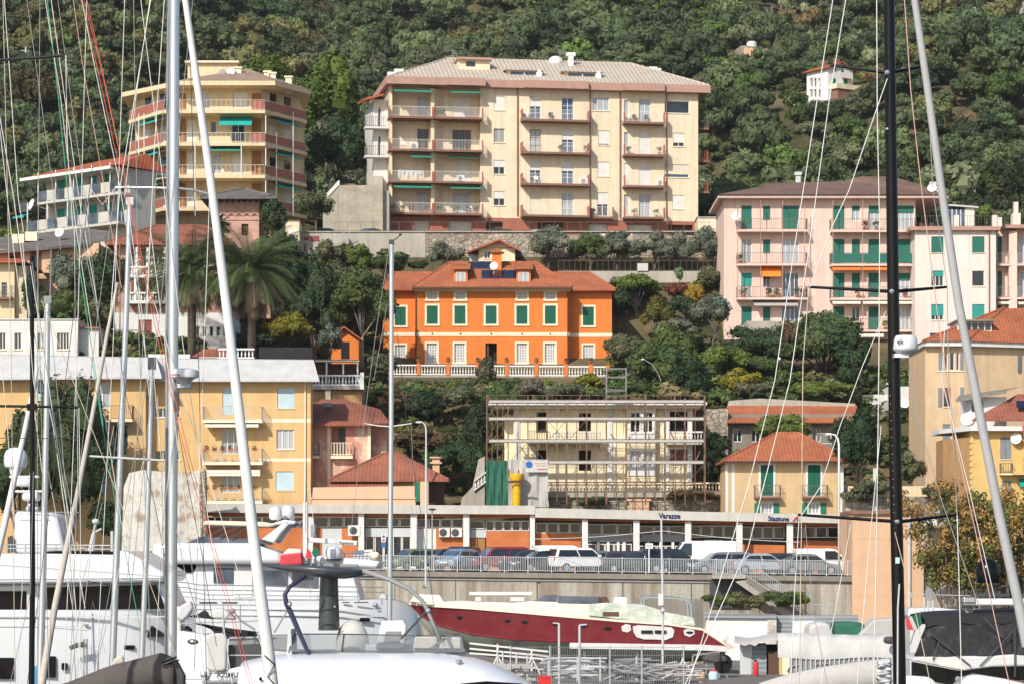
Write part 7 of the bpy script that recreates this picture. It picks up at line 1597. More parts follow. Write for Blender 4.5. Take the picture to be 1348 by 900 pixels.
	TR('conifer','dense dark conifer right of the bright red hip roof','conifer',1128,640,205.5,66,100,(.03,.055,.024),4200,.2,.03,nb=38); TR('round_tree','bright green round tree behind the red hip roof','tree',1033,590,216,82,42,'bright',2200,.18,.05,nb=30); TR('palm_shrub','spiky dark palm shrub between the scaffolding and the hip roofed house','shrub',944,610,213.5,36,46,'dark',900,.22,0); TR('fern_tree','tangle of dark foliage below the palm shrub','shrub',938,645,212,30,50,'deep',800,.2,0)
	# slope under the villa
	for i,(px,pyb,w,h,c,lab,Y) in enumerate(((545,531,70,30,'mid','ivy mass hanging below the left end of the villa balustrade',240),(600,532,60,31,'bright','ivy mass below the balustrade middle left',240),(668,533,70,31,'mid','dense green ivy below the villa door',240),(730,531,60,30,'bright','bright ivy below the right half of the balustrade',240),(780,530,54,30,'mid','ivy mass left of the hoist tower',240),(640,508,26,38,(.12,.125,.07),'silvery climbing shrub overgrowing the balustrade',243.5),(562,565,56,52,'deep','very dark round bush on the slope behind the centre mast',229),(520,548,50,40,'brown','dry reed clump left of the centre mast',230),(610,545,60,46,'olive','mixed olive shrub on the slope above the pale wall',230),(660,555,46,50,'mid','green shrub on the slope left of the scaffolding',226),(698,525,34,26,(.17,.15,.11),'pale dry shrub above the scaffolding',234),(776,515,36,26,'yellow','yellow flowering bush right of the orange chimney pipe',238),(745,532,60,28,'olive','olive shrub behind the scaffolding roof',230))):
		TR('shrub',lab,'shrub',px,pyb,Y,w,h,c,1500,.17,0,nb=20,group='shrubs on the villa slope')
	for i,(px,pyb,w,h,c,lab,Y) in enumerate(((600,640,70,66,'dark','dark green shrub mass behind the low red hip roof',216),(555,612,80,50,'brown','brownish shrub bank above the low red hip roof',219),(632,615,46,84,'deep','very dark shrub beside the scaffolding net',218),(585,600,60,40,'mid','green shrub under the pale slope wall',221),(445,632,50,36,'mid','rounded green bush in front of the pink house',212))):
		TR('shrub',lab,'shrub',px,pyb,Y,w,h,c,1600,.18,0,nb=22,group='shrubs behind the low house')
	# far left
	TR('olive_tree','large grey green olive tree on the terrace above the white flat house','tree',103,420,232,80,92,'grey',2600,.2,.05,nb=30); TR('evergreen_tree','dark round tree between the olive and the pink villa','tree',135,425,230,60,104,'dark',2000,.22,.05,nb=24); TR('bush','leafy terrace bushes over the white flat house','bush',85,424,228,80,40,'mid',1500,.18,0,dy=1.5); TR('bush','olive green bush beside the white house wing','bush',125,436,227,46,42,'olive',900,.18,0); TR('bush','bush at the far left between the two edge houses','bush',44,424,230,40,60,'dark',900,.2,0)
	TR('pine_tree','dark bushy pine in front of the ochre house at the left','tree',92,722,199,116,220,(.05,.07,.028),5200,.2,.02,nb=44); TR('pine_tree','second dark bushy pine at the left edge behind the yacht dome','tree',26,722,200,92,180,(.045,.07,.028),3600,.2,.02,nb=36); TR('bush','dark hedge bush below the teal awning of the ochre house','bush',140,722,198,60,66,'dark',1500,.2,0)
	# hill singles
	for px,pyb,w,h,c,lab in ((292,26,66,40,(.06,.12,.03),'bright green umbrella pine on the hill behind the furled sail'),(350,40,70,34,(.055,.11,.03),'low bright green pine on the hill right of the furled sail'),(800,26,70,52,(.035,.07,.02),'deep green round tree on the hill above the block roof'),(48,178,84,90,(.07,.065,.028),'large brownish oak on the left hillside'),(125,190,90,70,(.035,.05,.024),'dark broad tree on the left hillside by the red lines'),(1270,288,96,66,(.05,.065,.02),'autumn tinged tree behind the terrace of the pink house'),(1320,285,70,70,(.03,.045,.02),'dark tree at the right edge above the pink house'),(940,175,90,60,(.06,.075,.026),'wide light green tree right of the cream block')):
		Y=hitY(px,pyb)-1.5; TR('hill_tree',lab,'tree',px,pyb,Y,w,h,c,2600,.4,.03,nb=34,group='large trees on the hill')
	Yh=hitY(1080,136)
	for px,pyb,w,h,dy,c,lab in ((1058,176,50,42,16,'mid','round bush below the terrace wall of the small hillside house'),(1090,172,56,40,14,'dark','dark bush in front of the small hillside house'),(1130,160,40,34,8,'olive','olive bush at the right foot of the small hillside house'),(1150,150,36,46,3,'dark','dark tree right of the small hillside house'),(1042,150,34,36,4,'mid','leafy tree left of the small hillside house'),(1080,192,66,34,20,'olive','lowest wide bush below the small hillside house'),(1112,186,56,36,18,'mid','green bush low on the slope below the hillside house terrace'),(968,96,30,22,-99,'mid','bush left below the ruined hut'),(1002,100,44,22,-99,'yellow','yellowish bush below the ruined hut')):
		Y=hitY(px,pyb)-1; TR('hill_bush',lab,'bush',px,pyb,Y,w,h,c,1300,.3,.02,nb=20,group='bushes round the hillside houses')
	for px,lab in ((992,'leafless pale tree left of the other bare hilltop trees'),(1012,'leafless pale tree with the widest twigs on the hilltop'),(1032,'leafless pale tree right of the other bare hilltop trees')):
		Y=hitY(px,34)-2; rg=np.random.default_rng(px); e=tag(empty('bare_tree',(PX(px,Y),Y,PZ(36,Y))),lab,'tree','bare trees on the hilltop'); m=MB()
		m.tube([(0,0,-1),(.1,0,1.6)],.14,5,.1)
		for i in range(22):
			a=rg.uniform(0,6.28); p=Vector((.1,0,rg.uniform(.6,1.8))); d=Vector((math.cos(a)*.5,math.sin(a)*.5,1)).normalized(); q=p+d*rg.uniform(.8,1.6); r2=q+(d+Vector(rg.normal(size=3)*.35)).normalized()*rg.uniform(.6,1.4); m.tube([p,q,r2],.05,4,.012)
			m.tube([q,q+(d+Vector(rg.normal(size=3)*.5)).normalized()*.9],.025,4,.008)
		m.build('branches','bare_twig',e)
	# right front: thin autumn tree,stair plants
	def autumn(px,pyb,Y,w,h,lab,n,seed):
		rg=np.random.default_rng(seed); s=Y/F; H,W=h*s,w*s; e=tag(empty('autumn_tree',(PX(px,Y),Y,PZ(pyb,Y))),lab,'tree',None); m=MB(); ends=[]
		for i in range(26):
			x0=rg.uniform(-.4,.4)*W; p=Vector((x0*.5,rg.uniform(-.6,.6),0)); q=p+Vector((rg.normal()*.5+x0*.3,rg.normal()*.5,H*rg.uniform(.35,.55))); r2=q+Vector((rg.normal()*.9+x0*.2,rg.normal()*.5,H*rg.uniform(.25,.5))); m.tube([p,q,r2],.05,5,.015); ends += [(q+r2)/2,r2,q,q*.55+p*.45]
		m.build('trunk','bark',e)
		bl=[(v.x,v.y,v.z,rg.uniform(.4,.8),.5,rg.uniform(.45,.9)) for v in ends]; V,k=leafcloud(bl,n,.13,rg,shell=(.1,1.1)); c=np.where(rg.uniform(size=(len(bl),1)) < .5,np.array([[.33,.20,.06]]),np.array([[.14,.15,.04]])); c=c[k]*np.clip(1+rg.normal(size=(n,1))*.25,.4,1.8); quads_mesh('crown',V,c,'leaf',e)
	autumn(1262,800,184,130,158,'sparse orange and green autumn tree in front of the right edge houses',11000,4); autumn(1335,800,186,60,150,'sparse autumn tree at the right edge beside the black dome',5000,6)
	for px,pyb,w,h,c,lab in ((945,806,44,30,'mid','green bush growing under the stair landing'),(985,806,60,26,(.14,.14,.06),'pale green bush under the stairs'),(1030,806,60,30,'mid','bush growing through the stair railing'),(1050,800,30,22,'bright','small bush at the foot of the stairs')): TR('shrub',lab,'shrub',px,pyb,187,w,h,c,900,.14,0,nb=16,group='weeds under the staircase')
	for px,pyb,w,h,Y,lab in ((1150,654,60,22,203.3,'creeper tumbling over the rubble bank wall'),(1195,650,50,60,207,'dry bush above the yellow parapet'),(780,668,50,14,212,'weeds on the stone base of the scaffolded house'),(915,660,70,16,211.5,'withered creeper on the stone base beside the hip roofed house'),(1235,670,60,40,203,'scraggly bush in front of the beige house wall'),(1130,668,40,26,203,'olive green creeper at the left end of the bank wall')): TR('creeper',lab,'plant',px,pyb,Y,w,h,'olive' if px != 915 else 'brown',800,.15,0,nb=14)
greenery()
# ================================================================== BOATYARD AND BOATS
def red_yacht():
	Y=150.; t=T('red_motor_yacht','long worn red motor yacht stripped for repair on stands','boat',750,890,Y)
	# sheer,chine,keel given along the near side; x in pixels,bow on the left
	st=[  # px,sheer_y,chine_y,keel_y,half beam at sheer,at chine
		(537,793.5,796,799,.05,.03),(552,795,812,822,.75,.25),(575,796.5,824,846,1.35,.75),(620,799,836,862,1.95,1.45),
		(680,804,843,872,2.25,1.95),(750,810,846,876,2.35,2.15),(820,816,847,876,2.35,2.2),(880,820,848,874,2.3,2.15),(925,827,848.5,872,2.2,2.1),(957,848,850.5,868,2.1,2.05)]
	top=MB(); bot=MB(); deck=MB(); boot=MB(); ybase=2.4
	R1=[]; R2=[]; R3=[]; Rb=[]
	for px,sy,cy,ky,b,c in st:
		x=t.x(px); zs,zc,zk=t.z(sy),t.z(cy),t.z(ky); m=(zs+zc)/2
		R1.append([(x,ybase-c,zc),(x,ybase-(b*.45+c*.55),m),(x,ybase-b,zs),(x,ybase+b,zs),(x,ybase+(b*.45+c*.55),m),(x,ybase+c,zc)])
		R2.append([(x,ybase-c,zc),(x,ybase-c*.55,zk*.6+zc*.4),(x,ybase,zk),(x,ybase+c*.55,zk*.6+zc*.4),(x,ybase+c,zc)])
		R3.append([(x,ybase-b-.03,zs+.02),(x,ybase-b-.03,zs-.1),(x,ybase+b+.03,zs-.1),(x,ybase+b+.03,zs+.02)])
		w=.13 if px > 700 else .0
		Rb.append([(x,ybase-c-.02,zc+.02),(x,ybase-c-.015,zc-.02-w*2),(x,ybase+c+.015,zc-.02-w*2),(x,ybase+c+.02,zc+.02)])
	top.loft(R1); bot.loft(R2); boot.loft(Rb[5:]); deck.loft(R3)
	h=top.build('hull','red_hull',t.o,smooth='auto'); bot.build('bottom','bottom_paint',t.o,smooth='auto'); boot.build('boot_stripe','white_wall',h); deck.build('gunwale','cream_deck',t.o)
	ch=MB(); ch.tube([(t.x(p_),ybase-c-.02,t.z(cy-1.5)) for p_,sy,cy,ky,b,c in st[1:6]],.05,5).build('spray_rail','red_hull',h)
	def yb(px):
		P_=[s[0] for s in st]; return ybase-float(np.interp(px,P_,[s[4] for s in st]))*.55-float(np.interp(px,P_,[s[5] for s in st]))*.45
	for px,py,w in ((605,812,5),(668.5,816.5,5),(690.5,818,5),(732,821,5),(769,823,5),(800,826.5,5.5)):
		m=MB().ball((0,0,0),w*Y/F,.06,2.2*Y/F,14,6); o=m.build('porthole','dark_void',h); o.location=(t.x(px),yb(px)-.02,t.z(py))
	def patch(pts,d=.04):
		c=sum(p[0] for p in pts)/len(pts); y=yb(c); m=MB(); m.add([(t.x(a),yb(a)-d+(py-832)*.002,t.z(py)) for a,py in pts],[tuple(range(len(pts)))]); return m.build('repair_patch','white_wall',h)
	patch([(833,824),(840,822),(855,823),(870,824),(884,825),(888,829),(886,838),(876,842),(862,841),(848,841),(838,838),(834,831)]); patch([(818,824),(824,820.5),(830,822),(831,829),(826,832),(819,830)]); patch([(900,829),(906,826.5),(914,829),(915,834),(908,838),(901,835)])
	for a in (844,862): MB().box(t.x(a),t.x(a+15),yb(a)-.1,yb(a)-.02,t.z(833),t.z(829)).build('window_slot','dark_void',h)
	MB().ball((0,0,0),.2,.05,.07,12,5).build('window_slot','dark_void',h).location=(t.x(908),yb(908)-.05,t.z(832))
	# deck and superstructure
	def sup(pts,y0,y1,m,name,bev=.08): return MB().prism([(t.x(a),t.z(b)) for a,b in pts],ybase+y0,ybase+y1).build(name,m,t.o,bevel=bev)
	sup([(545,794.5),(600,791),(700,794),(800,806),(835,812),(835,818),(700,806),(575,797)],-1.35,1.35,'cream_deck','deck_house')
	sup([(640,797),(700,791),(776,794),(800,799),(802,809),(700,803)],-1.1,1.1,'cream_deck','coachroof')
	sup([(775,795),(800,793),(850,796),(880,806),(915,813),(917,824),(860,820),(775,810)],-1.75,1.75,'sage_hull','cabin_side')
	MB().box(t.x(794),t.x(815),ybase-1.8,ybase-1.74,t.z(810.5),t.z(805)).build('cabin_window','dark_brown',t.o)
	sup([(700,792),(716,783),(735,783),(732,793)],-1.0,1.0,'glass_grey','windscreen',.02); sup([(735,784),(790,785),(790,795),(735,794)],-1.1,-1.02,'glass_grey','windscreen_panel',.0)
	sup([(790,786),(800,785),(806,797),(790,796)],-1,-.2,'dark_brown','locker',.02); sup([(810,786),(828,786),(828,799),(808,799)],-.6,0,'white_paint','crate')
	f=MB()
	for d in (-1.5,1.5): f.tube([(t.x(848),ybase+d,t.z(800)),(t.x(849),ybase+d,t.z(789)),(t.x(855),ybase+d,t.z(785.5)),(t.x(890),ybase+d,t.z(787)),(t.x(907),ybase+d,t.z(790)),(t.x(911),ybase+d,t.z(796)),(t.x(912),ybase+d,t.z(814))],.07,6)
	f.build('roll_bar','steel',t.o)
	m=MB(); m.box(t.x(617),t.x(701),ybase-.35,ybase+.35,t.z(783),t.z(779)).box(t.x(625),t.x(632),ybase-.2,ybase+.2,t.z(791),t.z(783)).box(t.x(672),t.x(690),ybase-.2,ybase+.2,t.z(791),t.z(783)).build('gangway','white_wall',t.o); sup([(537,793),(545,782),(578,783),(585,794)],-.7,.5,'cream_cloth','bow_cover')
	# cradle stands under the hull are things of the yard
	for i,px in enumerate((600,655,700,770,840,900)):
		s=tag(empty('boat_stand',(PX(px,150),150.6,.1)),'white painted steel prop under the red yacht hull','boat stand','props under the red yacht'); zt=t.loc[2]+float(np.interp(px,[q[0] for q in st],[t.z(q[2]) for q in st]))-.1-.25
		MB().tube([(0,0,0),(0,.4,zt)],.06,6).tube([(-.45,-.3,0),(0,.1,zt*.6)],.035,5).tube([(.45,-.3,0),(0,.1,zt*.6)],.035,5).tube([(0,1.0,0),(0,.2,zt*.6)],.035,5).build('leg','rail_white',s); MB().box(-.2,.2,.25,.55,zt,zt+.12).build('pad','dark_brown',s)
	for py in (846,851,857): pass
red_yacht()
def boatyard():
	def box(name,lab,cat,px0,py0,px1,py1,Y,D,m,pn='wall'):
		t=T(name,lab,cat,(px0+px1)/2,py1,Y); MB().box(t.x(px0),t.x(px1),0,D,-.6,t.z(py0)).build(pn,m,t.o); return t
	t=box('yard_wall','whitewashed crumbling yard wall with grey sheet coping under the staircase','wall',930,811,1012,880,172,.5,'peeled_white')
	MB().prism(t.poly([(926,812.5),(1022,813.5),(1022,808),(926,805.5)],-.2),-.2,.7).build('coping','corr_grey',t.o); MB().box(t.x(1010),t.x(1022),-.1,.4,-.6,t.z(811)).build('brick_pier','peeled',t.o)
	t=box('yard_wall','second whitewashed yard wall piece right of the corrugated panel','wall',1044,817,1075,880,172,.5,'peeled_white')
	t=T('sheet_fence','corrugated grey metal sheet fence between two whitewashed walls','fence',1060,880,172.5); MB().box(t.x(1018),t.x(1130),0,.1,t.z(832),t.z(809)).build('sheet','corr_grey',t.o); MB().box(t.x(1019),t.x(1045),0,.12,-.5,t.z(832.3)).build('lower_wall','peeled',t.o)
	t=T('wood_wall','low dark wooden wall behind the red yacht stern','wall',890,830,166); MB().box(t.x(838),t.x(926),0,.3,-3,t.z(788)).build('wall','concrete_dark',t.o)
	# tarp roofed shed
	s=T('workshop_shed','makeshift grey shed with a sagging tarp roof and open doorway','shed',1000,892,150)
	X,Z=s.x,s.z
	for a,b in ((975,990),(990.3,1010)): MB().box(X(a),X(b),.4,.5,Z(892),Z(846)).build('sheet_wall','light_grey' if a < 980 else 'corr_grey',s.o)
	MB().box(X(1010),X(1026),1.0,1.1,Z(895),Z(848)).build('doorway','dark_void',s.o); MB().box(X(1012),X(1025),.2,.3,Z(893),Z(857)).build('door','dark_brown',s.o); MB().box(X(1026),X(1029),.1,.4,Z(895),Z(847)).build('door_post','yellow2_wall',s.o)
	MB().box(X(1029.2),X(1040),.15,.3,Z(898),Z(847)).build('panel','cream_trim',s.o)
	m=MB(); n=16; top=[];
	for i in range(n+1):
		u=i/n; px=967+u*108; py=842+3*math.sin(u*9)-2*u; top.append((px,py))
	v=[s.pt(a,b+4+2*math.sin(a*.4),-.5) for a,b in top]+[s.pt(a,b,-.3) for a,b in top]+[s.pt(a,b-6,3) for a,b in top]; k=n+1
	m.add(v,[(i,i+1,k+i+1,k+i) for i in range(n)]+[(k+i,k+i+1,2*k+i+1,2*k+i) for i in range(n)]); m.build('tarp_roof','tarp_grey',s.o,smooth=True)
	f=T('fire_extinguisher','red fire extinguisher cylinder in front of the grey shed','extinguisher',995,889,147); MB().lathe([(.13,0),(.14,.05),(.14,.62),(.1,.72),(.04,.76)],n=14).build('cylinder','red_plastic',f.o,smooth='auto'); MB().box(-.1,.05,-.04,.04,.76,.84).build('valve','black_gloss',f.o)
	# covered boat / white tarp
	c=T('white_tarp_shed','long low shelter covered in creased white tarpaulin behind the grey sail cover','shelter',1110,892,140); X,Z=c.x,c.z
	m=MB(); n=24; pr=[(1020,834),(1050,833),(1090,835),(1130,836),(1182,836)]
	f_=lambda a: float(np.interp(a,[p[0] for p in pr],[p[1] for p in pr])); xs=[1024+i*(1183-1024)/n for i in range(n+1)]
	v=[c.pt(a,866+1.5*math.sin(a*.9),-.02*math.sin(a*1.7)) for a in xs]+[c.pt(a,f_(a)+10+1.5*math.sin(a*.35),-.06+.05*math.sin(a*.8)) for a in xs]+[c.pt(a,f_(a)+1.5*math.sin(a*.23),.9) for a in xs]+[c.pt(a,f_(a)-1,3) for a in xs]; k=n+1
	m.add(v,[(r*k+i,r*k+i+1,(r+1)*k+i+1,(r+1)*k+i) for r in range(3) for i in range(n)]).build('tarpaulin','white_cloth',c.o,smooth=True)
	MB().box(X(1040),X(1180),.1,.2,-2,Z(866)).build('lattice_back','mid_grey',c.o); m=MB()
	for i in range(22): x=X(1042+i*6.3); m.box(x-.03,x+.03,-.0,.05,-2,Z(863))
	m.build('lattice','light_grey',c.o); m=MB()
	b=T('covered_boat','small boat under bright white and grey covers behind the shed','boat',1090,840,160); MB().prism(b.poly([(1064,842),(1066,822),(1080,818),(1092,820),(1100,842)]),0,3).build('white_cover','white_cloth',b.o,bevel=.2); MB().prism(b.poly([(1098,842),(1100,818),(1133,818),(1150,832),(1152,842)],.3),.3,3).build('green_cover','green_net',b.o,bevel=.2); MB().prism(b.poly([(1130,836),(1150,815),(1178,813),(1182,838)],-.5),-.5,2).build('awning_cover','tarp_grey',b.o,bevel=.1)
	rr=T('rolled_tarp','rolled dark tarp lying on the white tarp shelter near the black mast','tarp roll',1172,842,139); MB().lathe([(.18,-.4),(.2,.4)],n=12).build('roll','cover_grey',rr.o).rotation_euler=(R(90),0,R(20))
	# dinghy,trolley,barrel,red crate
	d=T('boat_trolley','dark boat trolley piled with an outboard under the yacht stern','trolley',935,892,146); X,Z=d.x,d.z
	w=MB().lathe([(.28,-.12),(.46,-.12),(.5,-.05),(.5,.05),(.46,.12),(.28,.12)],n=20).build('wheel','tyre',d.o,smooth='auto'); w.location=(X(952),0,Z(873)); w.rotation_euler=(R(90),0,R(20)); MB().lathe([(.28,-.1),(.28,.1)],n=14).build('rim','mid_grey',w)
	MB().prism(d.poly([(925,868),(932,860),(945,858),(956,864),(958,870),(940,872)],-.3),-.3,1.2).build('folded_tarp','cover_grey',d.o,bevel=.1)
	fr=MB()
	for a,b_ in (((912,895),(912,862)),((930,895),(930,864)),((912,862),(948,858)),((912,880),(948,880)),((946,858),(947,893)),((947,872),(960,895))): fr.tube([d.pt(*a),d.pt(*b_)],.05,5)
	fr.build('frame','mid_grey',d.o); MB().lathe([(.25,0),(.27,.3),(.2,.4)],n=12).build('copper_drum','peach_wall',d.o).location=(X(922),-.3,Z(893))
	b=T('barrel','pale blue plastic barrel with a red lid by the trolley','barrel',939.5,899,144); MB().lathe([(.2,0),(.25,.15),(.25,.5),(.21,.62)],n=16).build('drum','pale_blue',b.o,smooth='auto'); MB().lathe([(.215,.62),(.2,.7)],n=16).build('lid','red_plastic',b.o)
	r=T('crate','bright red plastic crate at the foot of the mesh fence','crate',717,905,132); MB().box(-.28,.28,0,.45,0,.55).build('body','red_plastic',r.o,bevel=.02); MB().box(-.3,.3,-.02,.47,.47,.56).build('rim','red_plastic',r.o)
	# pipes and mesh fence
	p=T('pipe_stack','stack of grey scaffold pipes and boards lying on trestles behind the mesh fence','pipe stack',755,896,141)
	m=MB(); rg=np.random.default_rng(2)
	for i in range(26):
		a=rg.uniform(708,735); b_=rg.uniform(775,800); y=866+i % 9*3.1; m.tube([p.pt(a,y+rg.uniform(-1,1),rg.uniform(0,1.2)),p.pt(b_,y+rg.uniform(-1.5,1.5),rg.uniform(0,1.2))],.045,5)
	m.build('pipes','light_grey',p.o)
	m=MB()
	for i in range(16): a=rg.uniform(800,830); y=868+i % 7*3.4; m.tube([p.pt(a,y,rg.uniform(0,1)),p.pt(a+rg.uniform(30,70),y+rg.uniform(-2,2),rg.uniform(0,1))],.04,5)
	m.build('more_pipes','mid_grey',p.o)
	for a in (722,760,790,838): MB().box(p.x(a)-.05,p.x(a)+.05,.2,.3,-.4,p.z(864)).build('trestle','rail_grey',p.o)
	q=T('rubble_heap','heap of pale planks and rubble at the foot of the red yacht','rubble',675,896,139); m=MB()
	for i in range(60):
		x,y,z=rg.uniform(640,700),rg.uniform(872,896),rg.uniform(0,1.5); c0=Vector(q.pt(x,y,z)); s=rg.uniform(.1,.45); m.box(c0.x-s,c0.x+s,c0.y-.12,c0.y+.12,c0.z-.06,c0.z+.06)
	m.build('planks','plank_grey',q.o)
	for j,(x0,x1,lab) in enumerate(((800,862,'heap of grey boards and scrap beside the pipe stack'),(862,912,'scrap heap of planks under the yacht stern'),(1042,1100,'pile of boards half hidden behind the grey sail cover'))):
		q=T('scrap_heap',lab,'scrap heap',(x0+x1)/2,898,138+j); m=MB()
		for i in range(45):
			x,y,z=rg.uniform(x0,x1),rg.uniform(872,898),rg.uniform(0,1.5); c0=Vector(q.pt(x,y,z)); a=rg.uniform(-.5,.5); s=rg.uniform(.2,.7); m.tube([c0-Vector((s,0,s*a)),c0+Vector((s,0,s*a))],rg.uniform(.03,.08),4)
		m.build('scrap',('mid_grey','plank_grey','concrete_dark')[j],q.o)
	f=T('mesh_fence','thin grey mesh fence panels standing before the red yacht','fence',800,900,136); m=MB()
	for a in range(672,900,3): m.tube([f.pt(a,905),f.pt(a,851)],.009,3)
	for b_ in (851,862,873,884,895): m.tube([f.pt(672,b_),f.pt(900,b_)],.012,4)
	m.build('mesh','mid_grey',f.o)
	for a in (672,724,762,803,845,900): MB().tube([f.pt(a,908),f.pt(a,849)],.035,6).build('post','rail_grey',f.o)
	for a,y0,lab in ((736,820,'pale pole with bracket in front of the red hull, left one'),(763,822,'thicker pale pole with bracket in front of the red hull beside its twin')):
		g=T('yard_pole',lab,'pole',a,905,137); MB().tube([(0,0,-.5),(0,0,g.z(y0))],.06,6).build('pole','light_grey',g.o); MB().tube([(0,0,g.z(y0)),(-.3 if a < 750 else .35,0,g.z(y0)+.02)],.04,5).build('bracket','light_grey',g.o)
	for i,(x0,y0,x1,y1) in enumerate(((600,846,700,862),(595,852,690,868))):
		pass
	r_=T('boat_ramp','pale ribbed boat cradle beams below the bow of the red yacht','cradle',650,890,146); m=MB()
	for a,b_ in ((845,856),(852,862),(858,866)): m.prism(r_.poly([(618,a),(722,b_),(722,b_+2.2),(618,a+2.2)]),0,.3)
	m.build('beams','rail_white',r_.o)
	for a in (655,662,680,694): MB().tube([r_.pt(a,892),r_.pt(a,852+(a-620)*.1)],.05,6).build('prop','light_grey',r_.o)
boatyard()
# ------------------------------------------------------------------ the motor yachts
def hull_loft(t,st,m,name='hull',yc=2.5,flare=.8,bevel=0):
	"""st: (px, sheer_py, water_py, half beam)"""
	b=MB(); Rr=[]
	for px,sy,wy,hb in st:
		x=t.x(px); zs,zw=t.z(sy),t.z(wy); Rr.append([(x,yc-hb*flare,zw),(x,yc-hb*.97,zw+(zs-zw)*.45),(x,yc-hb,zs),(x,yc+hb,zs),(x,yc+hb*.97,zw+(zs-zw)*.45),(x,yc+hb*flare,zw)])
	b.loft(Rr); return b.build(name,m,t.o,smooth='auto')
def big_yacht():
	t=T('motor_yacht','big white motor yacht with a long dark saloon window at the left edge','boat',100,975,95.); X,Z=t.x,t.z
	def pr(name,pts,y0,y1,m='white_gel',bev=.08,par=None): return MB().prism([(X(a),Z(b)) for a,b in pts],y0,y1).build(name,m,par or t.o,bevel=bev,seg=3,smooth='auto' if bev else False)
	hull_loft(t,[(-160,802,975,3.2),(60,802,975,3.2),(150,803,975,3.0),(205,803,975,2.5),(236,801,970,1.6)],'white_gel',yc=3.2)
	MB().prism([(X(-60),Z(812)),(X(235),Z(812)),(X(235),Z(810)),(X(-60),Z(810))],-.06,.02).build('rubbing_strake','light_grey',t.o)
	pr('saloon',[(-160,804),(-160,770),(205,766),(222,804)],.45,6)
	pr('saloon_window',[(56,802),(56,772.5),(204,769),(216,801)],.40,.46,'glass_tint',.0); pr('saloon_window',[(-60,802.5),(-60,777),(32,777.5),(32,802.5)],.40,.46,'glass_tint',0)
	pr('window_post',[(33,803),(33,777),(39,777),(40,803)],.34,.45,'light_grey',.0)
	for a in (90,128,168): pr('window_mullion',[(a,801.5),(a,771),(a+1.2,771),(a+1.2,801.5)],.38,.41,'black_gloss',0)
	pr('upper_deck',[(-160,770),(-160,729),(60,728),(148,729.5),(160,723),(172,727),(219,754),(214,766)],-.15,6.4,bev=.15)
	pr('deck_crease',[(-60,739),(-60,738),(215,757),(214,758)],-.17,-.14,'light_grey',0)
	rl=MB()
	for y_ in (716,721): rl.tube([(X(-20),.6,Z(y_)),(X(55),.6,Z(y_)),(X(150),.6,Z(y_+1))],.022,5)
	for a in range(-10,150,20): rl.tube([(X(a),.6,Z(729)),(X(a),.6,Z(716))],.018,5)
	rl.build('deck_rail','steel',t.o)
	for a in (-20,46,120,186): MB().box(X(a),X(a)+.015,.06,.12,Z(870),Z(806)).build('hull_seam','light_grey',t.o)
	for a,b,y_ in ((-30,214,765),(-30,216,761.5)): pr('deck_groove',[(a,y_),(b,y_-2),(b,y_-1.4),(a,y_+.6)],-.175,-.14,'light_grey',0)
	pr('bridge_window',[(52,729),(56,724),(145,725),(148,729.5)],.5,5,'glass_tint',.02)
	pr('mast_tower',[(8,728),(11,671),(60,672.5),(69,680),(80,728)],1.2,3.8,bev=.25); pr('tower_groove',[(18,683),(18,682.4),(58,682.4),(58,683)],1.17,1.2,'light_grey',0)
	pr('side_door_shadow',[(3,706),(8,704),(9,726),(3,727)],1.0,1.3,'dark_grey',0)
	d=MB().lathe([(.36,0),(.4,.1),(.4,.38),(.33,.55),(.2,.64),(.05,.67)],n=20).build('radar_dome','white_gel',t.o,smooth='auto'); d.location=(X(4),2.4,Z(611)); MB().lathe([(.1,-.5),(.25,-.02)],n=10).build('dome_mount','white_gel',d)
	for (a,b,c,w) in ((0,40,625,.2),(8,52,644.5,.22)):
		q=MB().box(X(a),X(b),1.7,1.85,Z(c+1.6),Z(c-1.6)).build('radar_bar','white_gel',t.o,bevel=.03); MB().box((X(a)+X(b))/2-.3,(X(a)+X(b))/2+.25,1.5,2.2,Z(c+13),Z(c+1.7)).build('radar_base','white_gel',q,bevel=.1)
	m=MB()
	for i in range(5): m.ball((X(28+i*3),1.3,Z(668-(i % 2)*4)),.09,.14,.09,8,6)
	m.build('horn_cluster','steel',t.o,smooth=True); MB().tube([(X(12),1.1,Z(671)),(X(60),1.1,Z(673)),(X(97),1.1,Z(673))],.02,5).build('antenna_wire','mid_grey',t.o)
	yh=3.2-3.2*.98
	for a,b,y0,y1 in ((-12,18,865,893),(52,73,863,891),(81,88,872,881),(152,175,849,855)): MB().box(X(a),X(b),yh-.1 if a < 100 else .35,.9,Z(y1),Z(y0)).build('hull_window','glass_tint',t.o,bevel=.02)
	pr('hull_vent',[(190,838),(197,823),(216,836),(216,838)],.5,.9,'black_gloss',0)
	MB().ball((0,0,0),.1,.06,.04,10,5).build('cleat','mid_grey',t.o).location=(X(113),yh-.03,Z(822))
	MB().tube([(X(-40),.0,Z(824)),(X(110),-.02,Z(824))],.012,4).build('trim_line','light_grey',t.o)
	# mooring davit
	MB().tube([(X(112),-.3,Z(905)),(X(112),-.3,Z(840))],.03,6).tube([(X(116),-.3,Z(905)),(X(116),-.3,Z(840))],.03,6).build('davit_post','mid_grey',t.o); MB().tube([(X(94),-.35,Z(852)),(X(104),-.35,Z(848)),(X(114),-.35,Z(847))],.07,6,.1).build('davit_arm','dark_grey',t.o)
	# small mast with dome above the upper deck
	pr('antenna_arch',[(97,728),(103,700),(107,700),(105,728)],3,3.3,bev=.03); MB().ball((X(108),3.1,Z(684)),.13,.13,.1,10,6).tube([(X(104),3.1,Z(702)),(X(108),3.1,Z(686))],.03,5).tube([(X(104),3.1,Z(700)),(X(116),3.1,Z(694))],.03,5).build('gps_dome','white_gel',t.o)
